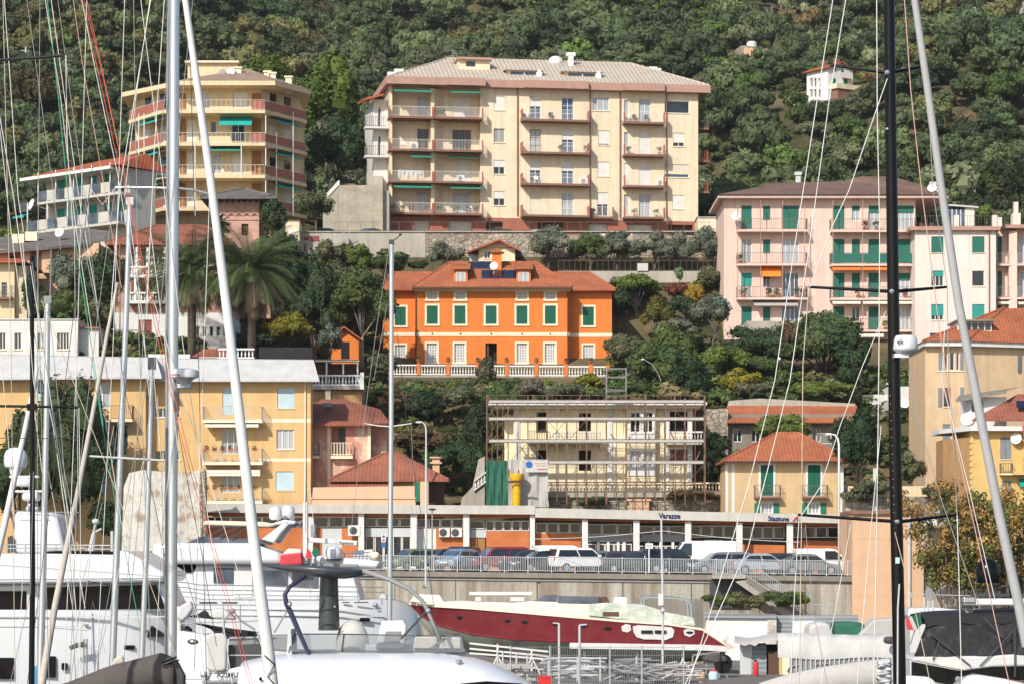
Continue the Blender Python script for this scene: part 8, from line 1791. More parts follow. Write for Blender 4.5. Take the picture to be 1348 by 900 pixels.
	MB().tube([(X(131),3,Z(728)),(X(131),3,Z(697))],.06,6).build('exhaust','light_grey',t.o)
big_yacht()
def second_yacht():
	t=T('motor_yacht','white flybridge motor yacht with square grey side windows behind the foreground boats','boat',400,927,120.); X,Z=t.x,t.z
	def pr(name,pts,y0,y1,m='white_gel',bev=.06,par=None): return MB().prism([(X(a),Z(b)) for a,b in pts],y0,y1).build(name,m,par or t.o,bevel=bev,seg=3,smooth='auto' if bev else False)
	hull_loft(t,[(205,788,927,2.6),(330,790,927,2.6),(450,790,927,2.5),(505,788,925,2.2),(530,794,922,1.6),(546,808,918,.9),(554,836,910,.25)],'white_gel',yc=2.7)
	for y_,m_ in ((809,'light_grey'),(801,'light_grey')): MB().prism([(X(215),Z(y_)),(X(505),Z(y_+2)),(X(505),Z(y_+.9)),(X(215),Z(y_-1))],.07,.14).build('rubbing_strake',m_,t.o)
	for a,b in ((262,285),(292,312),(450,460),(466,485)): MB().prism([(X(a),Z(793)),(X(b),Z(793)),(X(b),Z(791.6)),(X(a),Z(791.6))],.06,.12).build('air_slot','dark_grey',t.o)
	for a,b,y0,y1,in ((473,487,812.5,817.5),): MB().box(X(a),X(b),.1,.3,Z(y1),Z(y0)).build('porthole','glass_tint',t.o,bevel=.06)
	MB().ball((X(493.5),.25,Z(795.5)),.13,.1,.1,10,6).build('fairlead','steel',t.o)
	pr('saloon',[(205,790),(207,742),(440,742),(463,752),(474,790)],.7,4.8,bev=.1)
	pr('windscreen',[(208,752),(208,738.5),(263,739),(250,753)],.63,.72,'glass_tint',0)
	for q in ([(279,766.5),(279,746.5),(305,746.5),(305,767)],[(333,769),(334,749),(377,751),(376,770.5)],[(383,771),(383,752),(417,753),(417,773)]): pr('side_window',q,.62,.72,'glass_grey',0)
	MB().box(X(306),X(330),.66,.7,Z(786),Z(747)).build('door','white_wall',t.o)
	pr('shade_band',[(263,743),(263,737.5),(470,742),(470,746)],.5,5,'mid_grey',.02)
	pr('flybridge',[(198,738),(200,714),(330,714),(368,727),(372,742),(230,742)],.2,5.1,bev=.2); pr('flybridge_front',[(360,742),(366,728),(440,732),(500,738),(496,748)],.6,4.8,bev=.12)
	rl=MB()
	for y_ in (768.5,775): rl.tube([(X(228),.2,Z(y_-3)),(X(245),.2,Z(y_-2)),(X(262),.2,Z(y_+1)),(X(505),.2,Z(y_+4))],.022,5)
	for a in (270,305,333,408,440,470): rl.tube([(X(a),.2,Z(770)),(X(a),.2,Z(790))],.018,5)
	for a in (470,497): rl.tube([(X(a),.2,Z(778)),(X(a),.2,Z(788))],.02,5)
	rl.build('guard_rail','steel',t.o)
	pr('hardtop',[(262,690),(268,684),(345,686),(362,690),(350,693)],.8,4.6,'cream_trim',.08); pr('radar_arch',[(342,709),(374,685),(381,686),(368,700),(358,714)],.8,1.2,bev=.05); pr('radar_arch',[(342,709),(374,685),(381,686),(368,700),(358,714)],4.1,4.5,bev=.05); pr('arch_top',[(350,690),(372,683),(388,685),(386,689)],.8,4.5,bev=.05)
	for a,b in (((285,706),(318,690)),((300,708),(330,690)),((272,705),(300,690))): MB().tube([(X(a[0]),.9,Z(a[1])),(X(b[0]),.9,Z(b[1]))],.04,5).build('hardtop_strut','dark_grey',t.o)
	pr('smoked_screen',[(240,714),(262,705),(345,709),(352,716)],1.0,4.4,'glass_grey',.02)
	for a,y0,y1 in ((358.5,665,683),(373.5,663,681)): d=MB().lathe([(.2,0),(.27,.08),(.28,.36),(.22,.52),(.1,.58),(.02,.59)],n=18).build('satcom_dome','white_gel',t.o,smooth='auto'); d.location=(X(a),1.6 if a < 365 else 2.4,Z(y1))
	m=MB()
	for i in range(6): m.ball((X(380+i*4),1.4,Z(684+(i*7) % 9)),.08,.12,.08,7,5)
	m.build('horn_cluster','mid_grey',t.o)
	pr('red_cover',[(368,744),(370,729),(397,727),(399,743)],-.2,1.2,'red_cloth',.08); pr('tan_cushion',[(370,731),(378,721),(396,722),(397,729)],.2,1.2,'cream_cloth',.1)
	b=MB().box(X(404),X(470),.4,.55,Z(713),Z(706.5)).build('radar_bar','white_gel',t.o,bevel=.04); b.rotation_euler=(0,R(4),0); b.location=(0,0,.0); b.location=(X(404)*(1-math.cos(R(4)))-Z(709)*math.sin(R(4)),0,X(404)*math.sin(R(4))+Z(709)*(1-math.cos(R(4))))
	text('Raymarine',.14,(X(446),.385,Z(711.6)),'black_text',b,'lettering',.004)
	MB().box(X(398),X(404),.3,.7,Z(742),Z(660)).build('radar_mast','white_gel',t.o,bevel=.03)
	d=MB().lathe([(.3,0),(.36,.12),(.36,.32),(.3,.48),(.1,.55)],n=18).build('radar_dome','white_gel',t.o,smooth='auto'); d.location=(X(438.5),.6,Z(735)); MB().lathe([(.32,-.06),(.34,0)],n=16).build('dome_base','dark_grey',d)
	fl=MB(); fl.prism([(X(402),Z(734)),(X(404),Z(720)),(X(410),Z(727)),(X(409),Z(735))],.1,.13).build('flag_red','red_cloth',t.o); MB().prism([(X(410),Z(727)),(X(414),Z(718)),(X(422),Z(726)),(X(415),Z(735))],.1,.13).build('flag_green','green_flat',t.o)
	for q in ([(452,748),(455,737),(480,734),(500,738),(502,748)],[(462,736),(464,724),(490,722),(492,735)]): pr('deck_locker',q,.9,2.4,bev=.08)
	MB().ball((X(493),.8,Z(731)),.2,.2,.18,12,8).build('fender_ball','cream_trim',t.o,smooth=True)
	r2=MB()
	for i in range(7): r2.tube([(X(452+i*5),.7,Z(736)),(X(452+i*5),.7,Z(727))],.015,4)
	r2.tube([(X(450),.7,Z(727)),(X(486),.7,Z(726))],.02,4).tube([(X(450),.7,Z(731)),(X(486),.7,Z(731))],.015,4).build('roof_rail','mid_grey',t.o)
	MB().tube([(X(545),.6,Z(838)),(X(553),.3,Z(826)),(X(557),.3,Z(838))],.03,5).build('bow_rail','steel',t.o); pr('cover',[(497,790),(500,782),(507,782),(509,790)],.8,1.6,'white_cloth',.05)
second_yacht()
def fin_boat():
	t=T('sport_yacht','white sport yacht with a dark grey wing hardtop on a single pillar','boat',480,1058,86.); X,Z=t.x,t.z
	def pr(name,pts,y0,y1,m='white_gel',bev=.05,par=None): return MB().prism([(X(a),Z(b)) for a,b in pts],y0,y1).build(name,m,par or t.o,bevel=bev,seg=3,smooth='auto' if bev else False)
	# smooth coachroof,a loft across
	b=MB(); Rr=[]
	top=[(318,872),(345,864),(372,860.5),(430,859),(500,858.5),(575,859),(612,863),(645,872),(672,884),(700,902)]
	ps=np.linspace(318,700,60); pv=np.interp(ps,[q[0] for q in top],[q[1] for q in top]); kk=np.exp(-np.linspace(-2,2,13)**2); kk /= kk.sum(); pv=np.convolve(np.pad(pv,6,'edge'),kk,'valid')
	for px,py in zip(ps,pv):
		x=X(px); z=Z(py); Rr.append([(x,.9-2.2*math.copysign(abs(math.cos(k))**.8,math.cos(k)),z-1.0+1.0*math.sin(k)**.7) for k in np.linspace(0.02,math.pi-.02,22)]+[(x,3.1,Z(945)),(x,-1.3,Z(945))])
	b.loft(Rr); b.build('coachroof','white_gel',t.o,smooth=True)
	hull_loft(t,[(250,930,1058,2.4),(500,925,1058,2.5),(700,918,1055,2.2),(820,910,1050,.5)],'white_gel',yc=.9)
	w=MB().add([t.pt(379,858,.3),t.pt(612,858,.3),t.pt(606,836,1.6),t.pt(388,833,1.6)],[(0,1,2,3)])
	G=NT('clear_windscreen'); G.b.inputs['Transmission Weight'].default_value=.85; G.b.inputs['Roughness'].default_value=.02; G.b.inputs['Base Color'].default_value=(.62,.66,.66,1); G.b.inputs['IOR'].default_value=1.02
	MB().add([t.pt(379,858,.3),t.pt(612,858,.3),t.pt(608,836,1.2),t.pt(388,834,1.2),t.pt(379,858,.32),t.pt(612,858,.32),t.pt(608,836,1.22),t.pt(388,834,1.22)],[(0,1,2,3),(7,6,5,4),(2,6,7,3)]).build('windscreen',G.m,t.o)
	f=MB(); f.tube([t.pt(388,834,1.2),t.pt(450,834,1.2),t.pt(540,836,1.2),t.pt(610,837,1.2)],.02,5).tube([t.pt(450,857,.3),t.pt(453,834,1.2)],.025,5).tube([t.pt(380,858,.3),t.pt(388,834,1.2)],.02,5).build('windscreen_frame','dark_grey',t.o)
	pr('cockpit_floor',[(375,862),(375,858),(612,858),(612,862)],1.2,2.9,'mid_grey',0)
	for a,c,y0 in ((542,574,839),(576,606,840)): pr('seat_back',[(a,857),(a+1,y0),(c-1,y0),(c,857)],1.7,1.95,'cream_cloth',.06)
	pr('console',[(491,856),(499,818),(528,817),(533,824),(531,850),(526,856)],1.5,2.2,bev=.06); pr('console_screen',[(502,847),(505,832),(525,832),(523,847)],1.46,1.5,'mid_grey',0); pr('console_base',[(440,860),(442,850),(600,850),(606,860)],1.9,2.6,'light_grey',.04)
	c=MB(); c.ball(t.pt(464,848,2.2),.52,.5,.78,18,10,-30,90); c.build('helm_cover','white_cloth',t.o,smooth=True)
	p=MB(); Rr=[]
	for py,hw in ((831,14.5),(800,13.5),(775,12.5),(758,12)):
		x=X(427.5); z=Z(py); a=hw*t.Y/F; Rr.append([(x+a*math.cos(k)*(1),2.0+.35*math.sin(k),z) for k in np.linspace(0,2*math.pi,20)[:-1]])
	p.loft(Rr); po=p.build('hardtop_pillar','fin_grey',t.o,smooth='auto')
	for py in (783,802,822): MB().box(X(414),X(441.5),1.6,1.64,Z(py+.4),Z(py)).build('pillar_seam','black_gloss',po)
	for a in (416,436): MB().ball((X(a),1.72,Z(799)),.03,.03,.025,8,5).build('pillar_light','white_paint',po)
	wg=MB(); Rr=[]
	for px,yt,ybm,hd in ((336,742.6,743.4,.3),(360,742.6,749.5,.9),(395,743.5,756,1.3),(425,744.5,760.5,1.5),(450,746.5,761.5,1.4),(468,748.5,759,1.1),(482,751,753,.4)):
		x=X(px); zt,zb_=Z(yt),Z(ybm); Rr.append([(x,2-hd,zt*.7+zb_*.3),(x,2-hd*.6,zb_),(x,2+hd*.6,zb_),(x,2+hd,zt*.7+zb_*.3),(x,2+hd*.6,zt),(x,2-hd*.6,zt)])
	wg.loft(Rr); wg.build('wing_hardtop','fin_grey',t.o,smooth=True)
	MB().tube([t.pt(478,751,1.2),t.pt(512,762,1.),t.pt(539,775,.9),t.pt(556,790,.8),t.pt(565,808,.7),t.pt(580,842,.5)],.075,8,.05).build('hardtop_arm','mid_grey',t.o,smooth=True)
	MB().tube([t.pt(403,757,.8),t.pt(381,772,.6),t.pt(375,782,.5),t.pt(377,794,.5),t.pt(381,802,.5)],.06,8,.08).build('hardtop_arm','navy',t.o,smooth=True)
	MB().tube([t.pt(381,802,.5),t.pt(408,864,.1)],.085,8,.06).build('hardtop_strut','navy',t.o); MB().tube([t.pt(380,800,.5),t.pt(361,832,.6)],.025,6).build('stay','mid_grey',t.o); MB().tube([t.pt(563,802,.7),t.pt(528,840,.9)],.035,6).build('stay','dark_grey',t.o)
	MB().ball(t.pt(563.5,803,.68),.09,.09,.09,10,6).build('hinge','steel',t.o); MB().ball(t.pt(381,795,.5),.08,.1,.1,10,6).build('hinge','steel',t.o)
	MB().prism(t.poly([(606,899),(640,896),(688,899),(688,903),(606,903)],-1.42),-1.42,-1.2).build('side_window','glass_tint',t.o)
	s=MB(); s.ball(t.pt(603,877,-.75),.13,.1,.06,12,6).build('searchlight_base','white_gel',t.o,smooth=True); MB().lathe([(.085,-.06),(.1,0),(.1,.08),(.06,.1)],n=14).build('searchlight','steel',t.o,smooth='auto').location=t.pt(604,872,-.75)
	MB().ball(t.pt(343,893,-1.35),.05,.02,.06,10,6).build('fuel_cap','black_gloss',t.o)
	pr('cockpit_side',[(375,862),(377,830),(381,828),(383,862)],.6,2.6,'light_grey',.02)
fin_boat()
def stern_boat():
	t=T('cruiser_stern','white cruiser stern with a dark cockpit and blue fender seat, lettered transom','boat',290,1000,93.); X,Z=t.x,t.z
	def pr(name,pts,y0,y1,m='white_gel',bev=.05,par=None): return MB().prism([(X(a),Z(b)) for a,b in pts],y0,y1).build(name,m,par or t.o,bevel=bev,seg=3,smooth='auto' if bev else False)
	hull_loft(t,[(226,893,1000,1.2),(240,893,1000,2.2),(300,893,1000,2.4),(345,893,1000,2.3),(380,890,1000,2.0)],'white_gel',yc=1.6)
	pr('quarter',[(233,893),(234,838),(240,829),(278,835),(279,893)],-.6,.2); pr('side_mould',[(228,893),(228,800),(236,796),(241,893)],.2,1.0,'offwhite_gel',.08)
	m=MB().ball((X(256.5),-.62,Z(843)),.18,.05,.08,14,6).build('fairlead','dark_brown',t.o); MB().ball((X(256.5),-.66,Z(843)),.1,.05,.04,12,6).build('fairlead_plate','steel',m)
	pr('transom',[(276,895),(283,884),(325,874),(345,868),(345,895)],-.75,.4)
	pr('seat_back',[(275,878),(275,838),(279,832),(298,832),(302,838),(302,878),(297,882),(281,882)],-.9,-.6,'white_cloth',.1)
	pr('cockpit_door',[(302,880),(302,848),(345,846),(345,870),(325,874)],-.4,-.3,'dark_grey',.02); MB().box(X(303),X(345),-.43,-.405,Z(862),Z(860.5)).build('door_trim','steel',t.o)
	pr('engine_cover',[(300,850),(300,838),(380,836),(380,858)],.3,2,'mid_grey',.05)
	pr('black_cover',[(239,838),(241,824),(255,836),(281,833),(270,823),(250,820),(300,828),(335,832),(335,842)],.4,1.4,'black_cloth',.04); pr('white_hood',[(268,814),(278,800),(296,802),(308,816)],.5,1.4,'offwhite_gel',.1); pr('black_fold',[(242,811),(257,809),(266,803),(280,815)],.45,1.0,'black_cloth',.02)
	r=MB(); r.tube([(X(238),-.4,Z(826)),(X(241),-.4,Z(819)),(X(300),-.4,Z(818)),(X(346),-.4,Z(816))],.02,6).tube([(X(255),-.2,Z(795)),(X(345),-.2,Z(796))],.02,6)
	for a in (256,296,318): r.tube([(X(a),-.4,Z(832)),(X(a),-.4,Z(795))],.018,5)
	r.build('guard_rail','steel',t.o); a=MB(); a.tube([(X(296),-.5,Z(832)),(X(297),-.5,Z(816)),(X(308),-.5,Z(802)),(X(319),-.5,Z(816)),(X(338),-.5,Z(828))],.035,6).ball((X(308),-.5,Z(803)),.1,.08,.09,10,6).build('bridle','mid_grey',t.o)
	text('AZIMUT',.2,(X(289),-.9,Z(889.5)),'black_text',t.o,'lettering',.004,(R(90),R(-2),0),.004,1.15)
	MB().prism(t.poly([(266,898),(266,895.5),(350,893.5),(350,897)],-.9),-.9,.2).build('swim_platform','mid_grey',t.o); MB().lathe([(.09,0),(.12,.1),(.1,.2)],n=12).build('winch','steel',t.o).location=(X(272),-.85,Z(890))
	pr('crane_bits',[(230,812),(236,797),(250,790),(254,800),(246,812),(238,818)],.1,.6,'light_grey',.08)
stern_boat()
def canopy_boat():
	t=T('cabin_cruiser','cruiser with a black canvas canopy and clear dark side curtains at the right edge','boat',1280,1050,72.); X,Z=t.x,t.z
	def pr(name,pts,y0,y1,m='white_gel',bev=.05,par=None): return MB().prism([(X(a),Z(b)) for a,b in pts],y0,y1).build(name,m,par or t.o,bevel=bev,seg=3,smooth='auto' if bev else False)
	hull_loft(t,[(1180,905,1050,1.4),(1260,900,1050,2.0),(1400,896,1050,2.2)],'white_gel',yc=1.4)
	b=MB(); n=14; Rr=[]
	for i in range(n+1):
		u=i/n; px=1214+u*160; py=814-10*u**.6-2*math.sin(u*8)*(.4); x=X(px); z=Z(py); s=.0
		Rr.append([(x,-.55,z-.22+.03*math.sin(i*1.9)),(x,-.5,z-.02),(x,.4,z+.1),(x,2.2,z+.08),(x,2.4,z-.25)])
	b.loft(Rr,False).build('canopy_top','black_cloth',t.o,smooth='auto')
	G=NT('smoked_vinyl'); G.b.inputs['Base Color'].default_value=(.02,.017,.015,1); G.b.inputs['Roughness'].default_value=.15
	nz=G.n('ShaderNodeTexNoise',Scale=1.6,Detail=2.); G.l(coords(G),nz.inputs['Vector']); bp=G.n('ShaderNodeBump',Strength=.6,Distance=.15); G.l(nz.outputs[0],bp.inputs['Height']); G.l(bp.outputs[0],G.b.inputs['Normal'])
	side=MB(); m_=16; v=[]
	for i in range(m_+1):
		u=i/m_
		for j in range(7):
			w=j/6; tx=1216+u*158; bx=1198+u*172; px=tx+(bx-tx)*w; py=820-12*u**.6+(862-(820-12*u**.6)-2*u)*w
			v.append((X(px),-.5-.18*w+.04*math.sin(i*1.3+j),Z(py)))
	side.add(v,[(i*7+j,i*7+j+1,(i+1)*7+j+1,(i+1)*7+j) for i in range(m_) for j in range(6)]); side.build('side_curtain',G.m,t.o,smooth=True)
	fr=MB()
	for a,c in (((1224,832),(1278,876)),((1290,876),(1348,815)),((1228,868),(1237,842)),((1295,812),(1322,840))): fr.tube([t.pt(*a,-.75),t.pt(*c,-.78)],.017,6)
	fr.tube([t.pt(1336,826,-.75),t.pt(1336,890,-.8)],.02,6).build('canopy_frame','dark_grey',t.o)
	pr('coaming',[(1196,868),(1200,863),(1300,861),(1348,858),(1400,856),(1400,874),(1300,876),(1262,881)],-.7,2.8,'offwhite_gel',.06); pr('dark_band',[(1196,869),(1258,881),(1300,876),(1400,875),(1400,897),(1330,893),(1275,884),(1258,890),(1248,900),(1196,890)],-.62,-.5,'black_gloss',.0)
	pr('tender_bow',[(1244,912),(1254,895),(1264,886),(1278,885),(1310,890),(1345,898),(1360,912)],-1.3,-.75,bev=.1); MB().ball(t.pt(1261,893,-1.32),.07,.02,.07,10,6).build('deck_fitting','mid_grey',t.o); pr('fore_hull',[(1180,912),(1184,886),(1216,888),(1226,898),(1228,912)],-1.2,-.7,bev=.1)
	pr('folded_cloth',[(1230,874),(1240,866),(1256,868),(1266,880),(1250,878)],-.85,-.7,'cream_cloth',.03)
	b=MB().box(X(1267),X(1348),-.3,-.1,Z(796),Z(787)).build('radar_arm','white_gel',t.o,bevel=.04); MB().box(X(1266),X(1281),-.36,-.02,Z(792.5),Z(785.5)).build('camera_box','steel',b,bevel=.02); MB().box(X(1280),X(1350),.2,.3,Z(784.5),Z(781)).build('arch_bar','dark_grey',t.o); MB().box(X(1272),X(1281),0,.2,Z(808),Z(796)).build('arm_foot','mid_grey',t.o)
	d=MB().lathe([(.28,0),(.3,.05),(.3,.36),(.26,.5),(.16,.6),(.04,.635)],n=24).build('satcom_dome','black_gloss',t.o,smooth='auto'); d.location=t.pt(1300,767,.3)
	MB().tube([t.pt(1308,786,.3),t.pt(1308,771,.3),t.pt(1348,771,.3)],.03,6).tube([t.pt(1312,786,.3),t.pt(1312,771,.3)],.03,6).build('dome_bracket','dark_grey',t.o); MB().box(X(1330),X(1348),.2,.6,Z(786),Z(757)).build('speaker_post','black_gloss',t.o,bevel=.03)
	fl=MB(); fl.add([t.pt(1200,810,-.9),t.pt(1211,806,-.95),t.pt(1214,820,-.9),t.pt(1208,828,-.85)],[(0,1,2,3)]).build('flag_green','green_flat',t.o); MB().add([t.pt(1196,812,-.9),t.pt(1200,810,-.9),t.pt(1208,828,-.85),t.pt(1203,829,-.88)],[(0,1,2,3)]).build('flag_white','white_cloth',t.o); MB().add([t.pt(1192,815,-.9),t.pt(1196,812,-.9),t.pt(1203,829,-.88),t.pt(1194,828,-.9)],[(0,1,2,3)]).build('flag_red','red_cloth',t.o); MB().tube([t.pt(1212,804,-.88),t.pt(1198,848,-.8)],.018,5).build('flag_staff','mid_grey',t.o)
	w=T('white_cabin_roof','white boat roof edge showing behind the black canopy','boat',1230,1000,88.); MB().prism(w.poly([(1195,812),(1196,800),(1230,799),(1272,803),(1272,812)]),0,2).build('cabin_roof','white_gel',w.o,bevel=.08); MB().prism(w.poly([(1198,1000),(1198,812.3),(1268,812.3),(1268,1000)],.2),.2,2).build('cabin','offwhite_gel',w.o)
	s=T('deck_instruments','steel gear post with instruments behind the black canopy','instrument post',1221,1000,86.)
	MB().tube([s.pt(1217,812),s.pt(1217,785)],.03,5).tube([s.pt(1228,812),s.pt(1228,788)],.03,5).tube([s.pt(1190,781),s.pt(1290,784)],.012,4).tube([s.pt(1222,1000),s.pt(1222,790)],.03,5).build('post','light_grey',s.o); MB().box(s.x(1218),s.x(1227),-.1,.1,s.z(786),s.z(776)).box(s.x(1219),s.x(1224),-.1,.1,s.z(776),s.z(772)).build('instrument','mid_grey',s.o)
canopy_boat()
def covers():
	t=T('sail_cover','dark grey canvas sail cover draped over a boom at the foot of the silver mast','sail cover',170,1000,61.); b=MB(); n=18; Rr=[]
	for i in range(n+1):
		u=i/n; px=62+u*(230-62); top=float(np.interp(px,[62,90,140,190,214,230],[905,897,877,864,858,866])); bot=top+34+14*u; x=t.x(px); zt,zb_=t.z(top),t.z(bot); w=.10+.16*u; k=.02*math.sin(i*2.1)
		Rr.append([(x,-w*.2,zt),(x,-w-k,zt-(zt-zb_)*.3),(x,-w*1.15+k,zt-(zt-zb_)*.7),(x,-w*.5,zb_),(x,w*.5,zb_),(x,w,zt-(zt-zb_)*.5),(x,w*.2,zt)])
	b.loft(Rr).build('canvas','cover_grey',t.o,smooth=True); MB().prism(t.poly([(228,866),(234,872),(243,889),(241,930),(228,930)],-.15),-.15,.15).build('end_flap','cover_grey',t.o,bevel=.05)
	for a,c in (((213,872),(233,864)),((214,876),(236,868))): MB().tube([t.pt(*a,-.3),t.pt(*c,-.25)],.018,5).build('lashing','black_gloss',t.o)
	MB().tube([t.pt(60,930,0),t.pt(240,925,0)],.06,8).build('boom','alu',t.o); MB().prism(t.poly([(146,876),(150,866),(161,862),(164,872)],.25),.25,.4).build('folded_sail','sail_cream',t.o,bevel=.04)
	g=T('grey_sail_cover','pale grey sail cover in the foreground left of the black mast','sail cover',1090,1000,55.); b=MB(); Rr=[]
	for i in range(21):
		u=i/20; px=985+u*(1172-985); top=float(np.interp(px,[985,1000,1040,1090,1140,1172],[908,898,886,876,869,866])); x=g.x(px); zt=g.z(top); w=.14+.05*u+.01*math.sin(i*1.7); Rr.append([(x,-w*.3,zt),(x,-w,zt-.2),(x,-w*.9,zt-.6),(x,w*.9,zt-.6),(x,w,zt-.2),(x,w*.3,zt)])
	b.loft(Rr).build('canvas','tarp_grey',g.o,smooth=True)
	c=MB(); c.tube([g.pt(1164+9*math.sin(i*1.1),868+i*.9,-.22+.06*math.cos(i*1.7)) for i in range(40)],.03,6).build('rope_coil','light_grey',g.o,smooth=True)
	b=T('locker_cover','bright blue plastic drum beside the black left mast','drum',50,905,70.); MB().lathe([(.13,0),(.13,.5),(.11,.55)],n=14).build('drum','blue_plastic',b.o,smooth='auto')
covers()
# ------------------------------------------------------------------ masts and rigging
def mast(name,label,Y,pts,r0,r1,m,cat='mast',part='pole',n=12):
	px,py=pts[-1]; t=T(name,label,cat,px,py,Y); MB().tube([t.pt(a,b) for a,b in pts],r0,n,r1).build(part,m,t.o,smooth='auto'); return t
def stays(t,L):
	for col,r,*pts in L:
		MB().tube([t.pt(a,b,d) for (a,b,d) in [(p if len(p) == 3 else (p[0],p[1],-.15)) for p in pts]],r*.66,5).build('stay','rope_'+col,t.o)
def rig():
	W,G_,RD,GN,K,TN,PK='white','grey','red','green','dark','tan','pink'
	# silver main mast on the left
	t=mast('sailboat_mast','thick silver sailboat mast with a white radar dome at mid height',62,[(230,-60),(229.5,0),(228.5,300),(227,600),(225.5,935)],.115,.115,'alu')
	MB().tube([t.pt(152,247),t.pt(190,247.3),t.pt(224,248)],.03,7).build('spreader','alu',t.o); MB().tube([t.pt(234,248),t.pt(256,251),t.pt(276,256)],.03,7).build('spreader','mid_grey',t.o); MB().tube([t.pt(118,600),t.pt(222,606)],.025,6).build('spreader','light_grey',t.o)
	d=MB().lathe([(.08,-.17),(.2,-.06),(.3,-.02),(.31,.06),(.29,.14),(.2,.17),(.02,.18)],n=24).build('radar_dome','white_gel',t.o,smooth='auto'); d.location=t.pt(243,495.5,-.25); MB().box(-.16,.12,-.05,.35,-.24,-.15).build('radar_bracket','light_grey',d)
	text('arino',.085,(-.24,-.315,-.0),'red_text',d,'lettering',.003,(R(90),0,R(-14)),.002)
	MB().box(*[t.xd(231,0),t.xd(236,0)],-.15,.0,t.zd(540,0),t.zd(515,0)).build('cleat_block','dark_grey',t.o)
	lg=MB(); lg.tube([t.pt(221.5,0,-.02),t.pt(220,300,-.02),t.pt(218,880,-.02)],.03,6).build('mast_track','mid_grey',t.o)
	stays(t,[(W,.016,(200,-10),(184,90),(158,247),(145,420)),(W,.013,(199,-10),(180,120),(164,260)),(W,.015,(217,-10),(211,80),(203,200),(193,420)),(G_,.012,(223,-10),(218,120),(197,320),(168,760)),
			  (RD,.011,(104,-10),(126,80),(150,190),(172,280),(215,480),(245,600),(330,905)),(RD,.011,(108,-10),(131,80),(155,190),(178,300),(222,490),(252,610),(334,905)),(PK,.012,(95,-10),(108,80),(129,200),(160,380)),(RD,.012,(112,-10),(134,90),(166,240)),
			  (W,.013,(106,-10),(125,90),(155,230),(180,380),(196,500)),(W,.013,(120,250),(135,270),(152,247)),(G_,.012,(152,247),(128,420),(102,640),(92,900)),(W,.013,(276,256),(270,420),(262,640),(256,880)),(K,.012,(234,560),(248,640),(268,740),(285,850)),(W,.012,(230,560),(214,690),(205,860)),(G_,.012,(231,690),(245,760),(290,900))])
	rg=np.random.default_rng(21); L=[]
	for i in range(13):
		a=rg.uniform(0,260); y0=-10 if rg.uniform() < .6 else rg.uniform(150,500); b_=a+rg.normal()*70-(20 if i % 3 else -40); m_=(a+b_)/2+rg.normal()*3; L.append((('white','grey','grey','tan','dark','white')[i % 6],.0125,(a,y0),(m_,(y0+905)/2),(b_,905)))
	stays(t,L)
	f=mast('furled_sail','white furled sail slanting beside the silver mast',60,[(241,-60),(244,0),(258,100),(279,250),(299,410),(318,570),(337,735),(352,850),(361,930)],.055,.145,'sail_white','sail','furled_cloth')
	k=MB(); k.tube([f.pt(348,862,-.17),f.pt(362,874,-.17),f.pt(352,890,-.17),f.pt(366,905,-.17)],.014,5).build('lashing','black_gloss',f.o)
	# slim masts on the left
	t=mast('sailboat_mast','slim silver mast with small spreaders left of the thick silver mast',66,[(171,268),(166,420),(160,560),(153,740),(146,935)],.06,.085,'alu'); MB().tube([t.pt(147,434),t.pt(186,435)],.016,5).build('spreader','mid_grey',t.o); MB().box(t.xd(166,0),t.xd(176,0),-.05,.05,t.zd(270,0),t.zd(260,0)).build('masthead','light_grey',t.o)
	stays(t,[(W,.013,(58,-10),(80,130),(100,300),(140,560),(160,690)),(GN,.015,(61,-10),(75,110),(90,260),(112,400),(136,560)),(W,.013,(66,-10),(84,120),(104,260),(128,400)),(G_,.012,(75,-10),(92,120),(112,260),(130,420),(145,520)),(W,.014,(5,-10),(13,100),(24,260),(31,305)),(G_,.012,(34,-10),(48,90),(66,220),(80,330)),(GN,.012,(120,470),(150,650),(185,830)),(K,.012,(150,420),(166,520),(203,660),(222,760)),(W,.012,(170,280),(188,420),(196,520)),(K,.011,(0,90),(8,220),(38,400),(70,580)),(W,.016,(0,155),(18,260),(40,420),(70,560),(95,740),(108,905)),(W,.014,(0,170),(14,300),(32,430),(58,640)),(TN,.012,(150,560),(122,700),(100,900)),(G_,.011,(168,440),(150,600),(110,760),(92,905)),(W,.011,(60,600),(96,800),(116,905)),(W,.011,(120,905),(150,780),(190,600)),(W,.010,(100,905),(122,790),(150,905))])
	MB().tube([t.pt(114,764),t.pt(148,770)],.014,5).build('spreader','dark_grey',t.o)
	t=mast('sailboat_mast','black slim mast with a wide black spreader at the left',58,[(42,338),(42.5,560),(43,760),(41,935)],.042,.062,'black_gloss'); MB().tube([t.pt(-20,534),t.pt(40,534.5),t.pt(105,536)],.028,7).build('spreader','black_gloss',t.o); MB().tube([t.pt(0,576),t.pt(110,577)],.008,4).build('spreader','dark_grey',t.o); MB().box(t.xd(36,0),t.xd(49,0),-.06,.06,t.zd(540,0),t.zd(531,0)).build('spreader_root','black_gloss',t.o)
	stays(t,[(W,.013,(40,350),(60,480),(84,640),(112,800)),(G_,.012,(42,345),(66,520),(100,700)),(W,.011,(104,536),(106,700),(105,880)),(W,.011,(-6,400),(8,540),(22,720)),(G_,.011,(44,620),(40,780),(12,905)),(W,.012,(30,320),(44,500),(50,534))])
